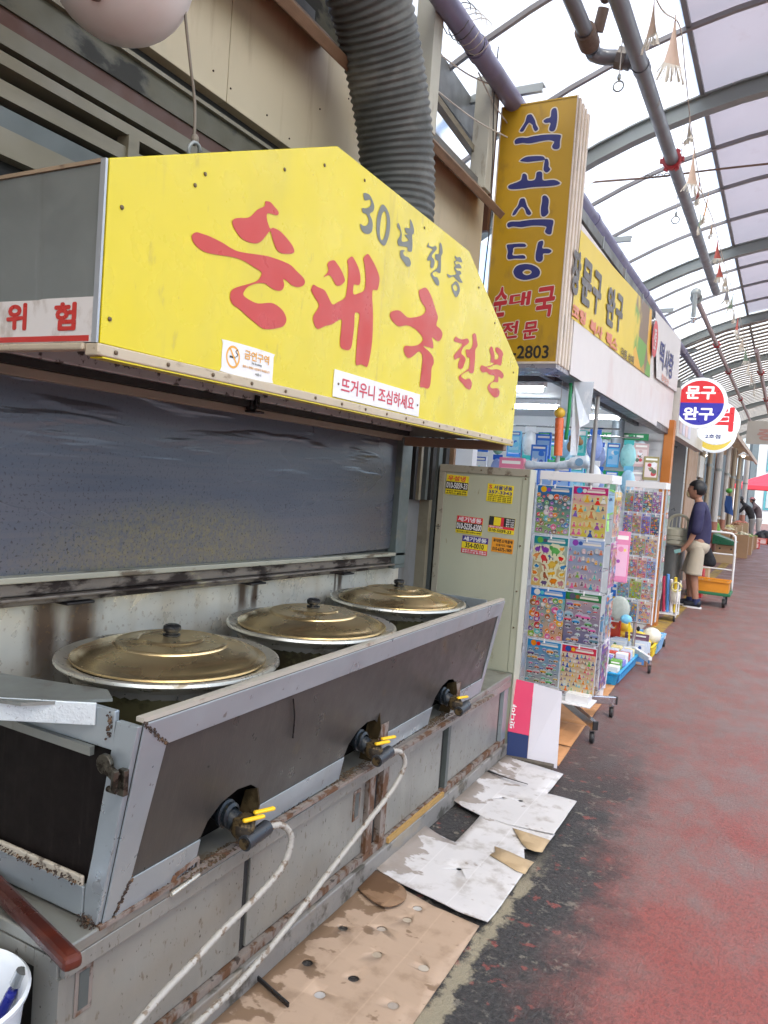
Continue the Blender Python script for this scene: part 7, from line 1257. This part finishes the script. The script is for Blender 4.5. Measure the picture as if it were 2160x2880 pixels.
solo(MB().bar((-1.215, 11.12, .775), (-1.30, 11.13, .745), .012, .05).build('mobile_phone', mat('mint_phone', (.30, .55, .52), .3, 0, .05, 9), bev=.004), 'mint green phone held in the hand of the person in navy', 'phone')
bg = thing('shoulder_bag', 'black cloth bag hanging behind the person in navy', 'bag', (-.90, 11.5, .55)); o = skin([(-.90, 11.50, .84), (-.90, 11.5, .74), (-.88, 11.5, .64), (-.89, 11.5, .56)], chain(4), [(.03, .03), (.07, .06), (.115, .08), (.10, .07)], 'pouch', mat('black_cloth', (.008, .008, .012), .85, 0, .2, 9), bg)
for v in o.data.vertices: v.co -= bg.location
MB().tube(spline([(-.90, 11.5, .84), (-.95, 11.53, 1.1), (-1.0, 11.54, 1.36), (-1.05, 11.5, 1.41), (-1.0, 11.46, 1.38)], 5), .012, 6).build('strap', mat('black_cloth', (.008, .008, .012)), bg)
def person_far(loc, lab, shirt, trousers, cap=None, bend=.55):
    t = thing('person', lab, 'person', loc)
    V = [(0, 0, .86), (-.06 * bend, 0, 1.02), (-.22 * bend, 0, 1.22), (-.38 * bend, 0, 1.36), (-.48 * bend, 0, 1.44), (-.60 * bend, 0, 1.53), (-.62 * bend, 0, 1.60)]; E_ = chain(7); Rr = [(.14, .16), (.13, .15), (.13, .17), (.10, .14), .055, .09, .08]
    def limb(start, pts, rs):
        p = start
        for q, r_ in zip(pts, rs): V.append(q); Rr.append(r_); E_.append((p, len(V) - 1)); p = len(V) - 1
    for s in (-1, 1): limb(3, [(-.38 * bend, s * .17, 1.32), (-.50 * bend - .05, s * .2, 1.10), (-.62 * bend - .16, s * .14, .95), (-.62 * bend - .24, s * .12, .92)], [.07, .055, .04, .035]); limb(0, [(.0, s * .09, .78), (-.02, s * .1, .45), (.03, s * .1, .09), (-.08, s * .1, .04)], [.11, .075, .05, .045])
    skin(V, E_, Rr, 'body', shirt, t, 2)
    V2 = [(0, 0, .9), (0, 0, .82)]; V = V2; E_ = [(0, 1)]; Rr = [(.15, .17), (.15, .17)]
    for s in (-1, 1): limb(1, [(.0, s * .09, .72), (-.02, s * .1, .45), (.03, s * .1, .12)], [.13, .1, .08])
    skin(V, E_, Rr, 'trousers', trousers, t, 2); hx = -.62 * bend
    MB().ball((hx, 0, 1.57), .10, 10, (1, .85, 1.1)).build('head', SKIN, t, False, 'all'); MB().ball((hx + .025, 0, 1.60), .105, 10, (1, .9, .95)).build('hair', HAIR, t, False, 'all')
    if cap: MB().lathe([(.0001, .09), (.07, .075), (.105, .0), (.17, -.01), (.17, .0), (.11, .012)], (hx, 0, 1.63), 18).build('hat', cap, t, False, True)
    for s in (-1, 1): MB().ball((-.06, s * .1, .04), .05, 8, (2, 1, .8)).build('shoe', RUBBER, t, False, True)
person_far((-.98, 36.5, 0), 'person in dark patterned shirt and hat leaning over the vegetable boxes', mat('dark_plaid_shirt', (.05, .035, .04), .8, 0, .4, 30), mat('grey_trousers', (.22, .21, .20), .8), mat('maroon_hat', (.16, .05, .06), .7))
person_far((-1.15, 33.6, 0), 'dark-haired person bending over boxes next to the one with the hat', mat('black_top', (.02, .018, .02), .8), mat('grey_trousers', (.22, .21, .20)), None, .8)
solo(heap('black_sack', 'black sack standing on the lane near the two far people', 'sack', -.62, 31.5, .0, .3, .3, (.012, .012, .014), 10, .24, 77, (1, 1, 1.2)), 'black sack standing on the lane near the two far people', 'sack')
